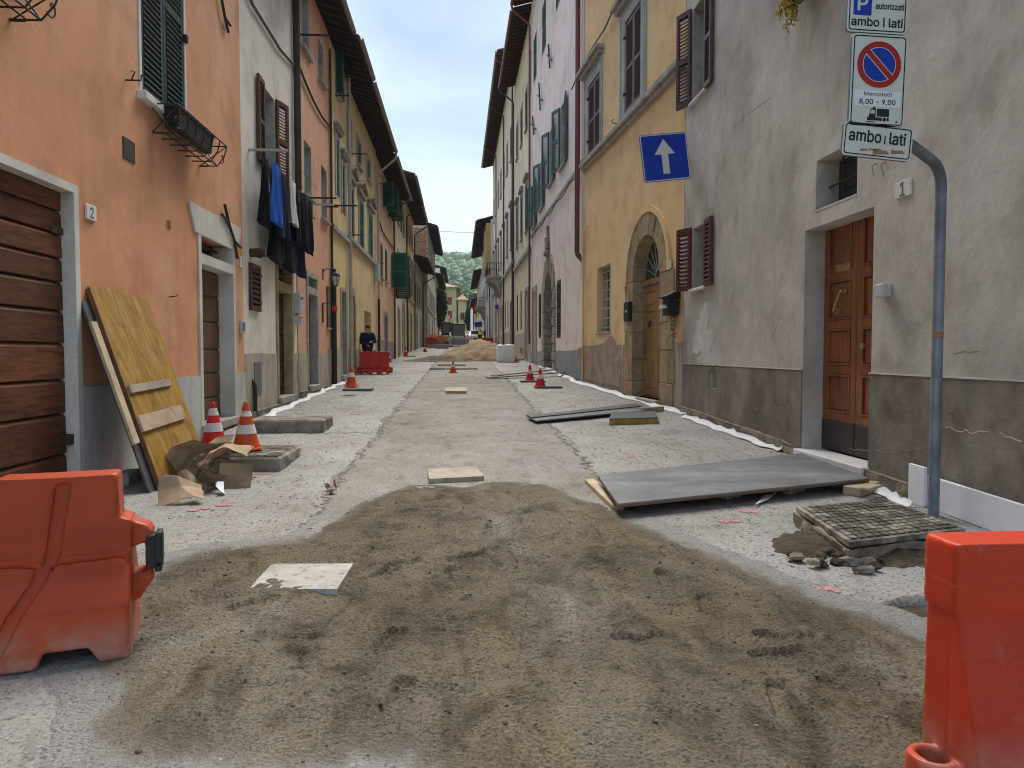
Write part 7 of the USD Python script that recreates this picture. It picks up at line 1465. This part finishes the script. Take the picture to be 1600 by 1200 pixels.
for zq in (.30, .95, 1.25): put([cbox(neck[0] - .05, neck[0] + .05, SY + .005, SY + .11, neck[2] + zq - .02, neck[2] + zq + .02, .004)], 'clamp', 'galvanised', pole)
p = thing('parking_sign', 'white parking permit sign with blue P at the top of the pole', 'sign', at=sgn(1371, 20)); w, h = 99 * k, 76 * k
S = Sign(p, sgn(1371, 14), w, h, .03); S.sheet(rrect(.29 * w, .36 * h * 1.05, .008).buffer(0) if False else affinity.translate(rrect(.30 * w, .50 * h, .01), -.25 * w, .10 * h), .0036, .0048, 'sign_blue', 'blue_square'); 
m = S.text('P', -.25 * w, -.05 * h, .30 * h, 'sign_white', True); 
S.text('autorizzati', .20 * w, .0 * h, .115 * h, squeeze=.8); S.text('ambo i lati', 0, -.36 * h, .17 * h)
# letter P must lie over the blue square
p = thing('no_parking_sign', 'tall white sign with no parking roundel, wednesday hours and sweeper symbol', 'sign', at=sgn(1372, 126)); w, h = 92 * k, 145 * k
S = Sign(p, sgn(1372, 126), w, h, .03); cz = .17 * h; R = .40 * w
S.sheet(disc(R, 0, cz), .0036, .0046, 'sign_white', 'disc_edge'); S.sheet(disc(R * .985, 0, cz), .0047, .0055, 'sign_red', 'red_disc'); S.sheet(disc(R * .74, 0, cz), .0056, .0064, 'sign_white', 'white_ring'); S.sheet(disc(R * .71, 0, cz), .0065, .0073, 'sign_blue', 'blue_disc')
br = affinity.translate(affinity.rotate(sbox(-R * .75, -R * .15, R * .75, R * .15), -45, origin=(0, 0)), 0, cz).intersection(disc(R * .78, 0, cz)); S.sheet(br, .0074, .0080, 'sign_white', 'bar_edge'); br = affinity.translate(affinity.rotate(sbox(-R, -R * .115, R, R * .115), -45, origin=(0, 0)), 0, cz).intersection(disc(R * .80, 0, cz)); S.sheet(br, .0081, .0088, 'sign_red', 'red_bar')
S.sheet(affinity.translate(sbox(-.42 * w, -.085 * h, .42 * w, .085 * h), 0, -.20 * h), .0036, .0044, 'sticker_white', 'sticker')
def T(t, x, z, hh, **q): 
    o = S.text(t, x, z, hh, **q); return o
S.text('Mercoledì', 0, -.168 * h, .040 * h, bold=False, squeeze=1.25); S.text('8,00 - 9,00', 0, -.258 * h, .052 * h, squeeze=1.05)
tz = -.36 * h; tw = .012 * w
trk = unary_union([sbox(-.02 * w, -.03 * h, .20 * w, .055 * h), Polygon([(-.17 * w, -.05 * h), (-.04 * w, -.05 * h), (-.04 * w, .055 * h), (-.13 * w, .055 * h)]), sbox(-.19 * w, -.075 * h, .20 * w, -.04 * h), sbox(-.09 * w, .05 * h, -.05 * w, .075 * h)]).difference(Polygon([(-.14 * w, .0), (-.06 * w, .0), (-.06 * w, .04 * h), (-.12 * w, .04 * h)])).difference(disc(.045 * w, .12 * w, -.06 * h)).union(disc(.032 * w, .12 * w, -.06 * h))
S.sheet(affinity.translate(trk, .02 * w, tz), .0036, .0046, 'sign_black', 'sweeper_symbol'); S.sheet(affinity.translate(sbox(-.20 * w, -.095 * h, -.05 * w, -.085 * h), .02 * w, tz), .0036, .0046, 'sign_black', 'sweeper_brush'); S.sheet(disc(.022 * w, .36 * w, -.44 * h), .0036, .0044, 'sign_back', 'seal')
p = thing('both_sides_sign', 'low white supplementary sign with rust scraped lettering below', 'sign', at=sgn(1371, 221)); w, h = 116 * k, 54 * k
S = Sign(p, sgn(1371, 221), w, h, .085); S.text('ambo', -.185 * w, -.04 * h, .33 * h, squeeze=.85); S.text('i', .10 * w, -.06 * h, .22 * h); S.text('lati', .28 * w, -.04 * h, .33 * h, squeeze=.85)
for x, z, a, b in ((-.18, -.29, .06, .02), (.06, -.32, .12, .035), (.30, -.26, .10, .03), (-.02, -.25, .1, .015)): S.sheet(affinity.rotate(affinity.translate(Polygon([(-a * w, -b * h * 2), (a * w, -b * h), (a * .7 * w, b * h * 2), (-a * .4 * w, b * h * 1.5), (-a * .9 * w, b * h * 3)]).buffer(0), x * w, z * h), 3), .0036, .0043, 'rust_stain', 'rust_scrape')
# one way sign on the house corner
q = at_y(1039.5, 245.5, 12.6); k2 = 12.6 / FOC / FWD[1]; p = thing('one_way_sign', 'square blue one way sign with white arrow at the corner of the grey house', 'sign', at=q); w = 78 * k2
S = Sign(p, q, w, w * .94, -.13, rim='sign_white', face='sign_blue', r=.05, bw=.016, m=.010, yaw=-.10)
S.sheet(affinity.translate(Polygon([(-.085 * w, -.33 * w), (.055 * w, -.33 * w), (.055 * w, .06 * w), (.20 * w, .06 * w), (-.015 * w, .36 * w), (-.23 * w, .06 * w), (-.085 * w, .06 * w)]), .01 * w, 0), .0036, .0048, 'sign_white', 'arrow')
put([tube([q + [.1, .03, .1], (4.06, 13.0, q[2] + .1)], .02, 6), tube([q + [.1, .03, -.15], (4.06, 13.0, q[2] - .15)], .02, 6)], 'bracket', 'galvanised', p)
# far signs
q = at_y(777.5, 482, 62); p = thing('no_parking_sign', 'small far no parking sign standing out from the right wall', 'sign', at=q); S = Sign(p, q, .55, .8, 0); S.sheet(disc(.22, 0, .12), .0036, .005, 'sign_red', 'red_disc'); S.sheet(disc(.15, 0, .12), .0056, .007, 'sign_blue', 'blue_disc'); S.sheet(affinity.translate(affinity.rotate(sbox(-.15, -.025, .15, .025), -45), 0, .12), .0075, .009, 'sign_red', 'red_bar'); S.text('6-8', 0, -.26, .1, 'sign_blue') if False else None
put(tube([q + [.1, .03, 0], (3.15, q[1] + .03, q[2])], .03, 6), 'bracket', 'galvanised', p)
q = at_y(747.5, 507, 92); p = thing('direction_sign', 'far blue and white direction sign on the right side', 'sign', at=q); S = Sign(p, q, 1.0, .65, -.12, rim='sign_white', face='sign_blue'); put(cyl((q[0], q[1] + .06, float(ramp_h(92))), (q[0], q[1] + .06, q[2] + .4), .035), 'post', 'galvanised', p)
# flag at the far right, wayside column
q = at_y(744, 482, 118); p = thing('flag', 'small flag on a pole at the far right houses', 'flag', at=q); put(tube([q + [.7, 0, -.5], q + [-.5, 0, .9]], .03, 5), 'staff', 'iron_black', p); put(rough(cbox(q[0] - .5, q[0] + .1, q[1] - .01, q[1] + .01, q[2] - .9, q[2] + .4).subdivide().subdivide(), .05, 2, 1), 'cloth', 'sign_red', p)
q = at_y(737, 512, 162); gz = float(ramp_h(162)); p = thing('white_column', 'slim white stone column in front of the trees at the street end', 'column', at=(q[0], 162, gz))
put(cbox(q[0] - .5, q[0] + .5, 161.5, 162.5, gz, gz + 1.5, .08), 'pedestal', 'stone_grey', p); put(lathe([(.35, 0), (.38, .2), (.28, .3), (.26, 3.4), (.36, 3.6), (.36, 3.8), (.0, 3.8)], 14, (q[0], 162, gz + 1.5)), 'shaft', 'marble', p); put(lathe([(.0, 0), (.22, .0), (.3, .4), (.2, .9), (.1, 1.1), (.14, 1.3), (0, 1.5)], 10, (q[0], 162, gz + 5.3)), 'finial', 'marble', p)
# cables over the street
for i, (pa, pb, y, lb) in enumerate((((684, 360), (766, 362), 75, 'upper thin cable strung across the street before the hill'), ((690, 393), (760, 392), 88, 'lower thin cable strung across the street before the hill'))):
    a, b = at_y(*pa, y), at_y(*pb, y); a[0], b[0] = -3.0, 2.95; put(tube([a + (b - a) * t - [0, 0, .12 * (1 - (2 * t - 1) ** 2)] for t in np.linspace(0, 1, 13)], .022, 5), 'street_cable', 'cable_grey', label=lb, cat='cable')

# ================================================================ trees, ivy, hill
def leaves(c, rad, n, size, seed, clump=9):
    """leaf faces gathered in clumps through an ellipsoid"""
    rg = np.random.RandomState(seed); C = rg.normal(size=(clump * 3, 3)); C /= np.linalg.norm(C, axis=1)[:, None]; C *= (.45 + .5 * rg.rand(len(C), 1)); cr = .28 + .25 * rg.rand(len(C))
    k = rg.randint(0, len(C), n); d = rg.normal(size=(n, 3)); d /= np.linalg.norm(d, axis=1)[:, None]; P_ = (C[k] + d * (cr[k] * rg.rand(n) ** .4)[:, None]) * rad + c
    e = rg.normal(size=(n, 3)); e /= np.linalg.norm(e, axis=1)[:, None]; g_ = np.cross(e, rg.normal(size=(n, 3))); g_ /= np.linalg.norm(g_, axis=1)[:, None]; s = size * (.6 + .8 * rg.rand(n))[:, None]
    v = np.stack([P_ - e * s, P_ + g_ * s * .5, P_ + e * s, P_ - g_ * s * .5], 1).reshape(-1, 3); i = np.arange(n)[:, None] * 4; f = np.concatenate([i + [0, 1, 2], i + [0, 2, 3]]); return mk(v, f)
def tree(label, x, y, h, r, mat, seed, size=.32, n=3800, trunk=.28):
    g = float(ramp_h(y)) - .1; p = thing('broadleaf_tree', label, 'tree', at=(x, y, g)); rg = np.random.RandomState(seed)
    limbs = [tube([(x, y, g), (x + .15, y, g + h * .3), (x - .1, y + .1, g + h * .62)], [trunk, trunk * .75, trunk * .3], 9)]
    for _ in range(7):
        a = rg.uniform(0, 6.28); z0 = g + h * rg.uniform(.28, .55); limbs.append(tube([(x, y, z0), (x + r * .35 * math.cos(a), y + r * .35 * math.sin(a), z0 + h * .12), (x + r * .7 * math.cos(a), y + r * .7 * math.sin(a), z0 + h * .22)], [trunk * .4, trunk * .25, trunk * .08], 6))
    put(limbs, 'trunk', 'bark', p, smooth=60); put(leaves(np.array([x, y, g + h * .6]), np.array([r, r, h * .42]), n, size, seed), 'crown', mat, p)
for i, (x, y, h, r, mt, lb) in enumerate(((3.6, 200, 11.5, 3.4, 'leaf_dark', 'dark broadleaf tree behind the white column'), (6.8, 206, 13, 4.2, 'leaf_mid', 'mid green tree right of the cream end house'), (1.6, 216, 14, 4.0, 'leaf_mid', 'tall green tree behind the cream end house'), (-3.2, 214, 15.5, 4.6, 'leaf_bright', 'fresh light green tree above the yellow end house'), (8.5, 190, 13, 3.5, 'leaf_bright', 'light green tree at the right of the street end'), (3.0, 176, 8.5, 2.4, 'leaf_dark', 'low dark tree beside the white column'), (-9, 222, 14, 5, 'leaf_mid', 'green tree hidden behind the yellow end house'), (11, 225, 14, 5, 'leaf_dark', 'dark tree at the right behind the street end'))): tree(lb, x, y, h, r, mt, 80 + i)
p = thing('climbing_plant', 'dark green climber hanging down the far left facades', 'plant', at=(-2.75, 96, 6.0)); put(tube([(-2.9, 97, float(ramp_h(97))), (-2.85, 96.5, 6), (-2.8, 96, 9.5)], [.09, .07, .03], 6), 'stem', 'bark', p); put(leaves(np.array([-2.5, 95.5, 7.6]), np.array([.75, 2.6, 3.1]), 3600, .16, 3), 'foliage', 'leaf_dark', p)
# hillside
def hill_h(x, y):
    t = np.clip((y - 230) / 930, 0, 1); s = t * t * (3 - 2 * t)
    h = 5.6 + 131 * s + 20 * hnoise(x, y, .004, 90) * s + 10 * hnoise(x, y, .013, 91) * s
    return np.where(y > 1180, h - (y - 1180) * .1, h) - np.where(y < 200, .5, 0) - .045 * np.clip(np.abs(x - 20) - 350, 0, None) * s
v, f = grid(np.linspace(-1500, 1500, 121), np.concatenate([np.linspace(-60, 200, 27), np.linspace(210, 1500, 110)]), lambda x, y: np.where(y < 200, np.minimum(ramp_h(y), 9) - .45, hill_h(x, y)))
put(mk(v, f), 'hillside', 'grass_hill', smooth=True, label='grassy ground rising to a wooded hill behind the town', cat='hill', kind='structure')
rg = np.random.RandomState(17); n = 8500; x = rg.uniform(-300, 330, n); y = 245 + 1000 * rg.rand(n) ** .8; keep = (meshkit.fbm(np.stack([x * .012, y * .012, x * 0], -1), 3, 7) > .30) | (y > 1050); x, y = x[keep], y[keep]; z = hill_h(x, y)
sz = (3.2 + 3.2 * rg.rand(len(x))) ; wp = thing('hill_wood', 'mixed green woodland covering the distant hill', 'woodland'); tag(stage.GetPrimAtPath(wp), kind='stuff')
for gi, mt in enumerate(('hill_leaf_a', 'hill_leaf_b', 'hill_leaf_c')): leafm(mt, *(((.065, .15, .035), (.14, .27, .06)), ((.045, .11, .036), (.095, .19, .055)), ((.022, .062, .036), (.06, .12, .055)))[gi])
pi = UsdGeom.PointInstancer.Define(stage, wp + '/wood'); protos = []
for kk in range(6):
    b = trimesh.creation.icosphere(2, .85); b = rough(b, .32, 1.6, kk); b.apply_scale((1, 1, 1.15)); lf = leaves(np.zeros(3), np.array([1, 1, 1.15]), 260, .2, kk, 7)
    q = usdkit.mesh(stage, f'{wp}/wood/crown' + (f'_{kk:03d}' if kk else ''), trimesh.util.concatenate([b, lf]), M[('hill_leaf_a', 'hill_leaf_b', 'hill_leaf_c')[kk % 3]]); protos.append(q.GetPath())
pi.CreatePrototypesRel().SetTargets(protos); nz = meshkit.fbm(np.stack([x * .02, y * .02, x * 0 + 4], -1), 3, 9); idx = np.clip(((nz - .3) * 6 + rg.normal(size=len(x)) * .7).astype(int), 0, 5); top_ = y > 1060; idx[top_] = np.where(rg.rand(top_.sum()) < .7, 2, 5)
pi.CreateProtoIndicesAttr(Vt.IntArray.FromNumpy(idx.astype(np.int32))); pi.CreatePositionsAttr(Vt.Vec3fArray.FromNumpy(np.stack([x, y, z + sz * .6], 1).astype(np.float32))); pi.CreateScalesAttr(Vt.Vec3fArray.FromNumpy(np.stack([sz, sz, sz * 1.1], 1).astype(np.float32)))

# air: a thin even haze over the whole place
M['haze'] = usdkit.material(stage, '/World/Looks/haze', {'v': ('principled_volume', {'color': (.80, .89, 1.0), 'density': .00016, 'anisotropy': .2})}, [], volume='v.volume')
put(cbox(-1700, 1700, -120, 1700, -25, 420), 'haze', 'haze', label='thin pale air over the street and hill', cat='haze', kind='stuff')
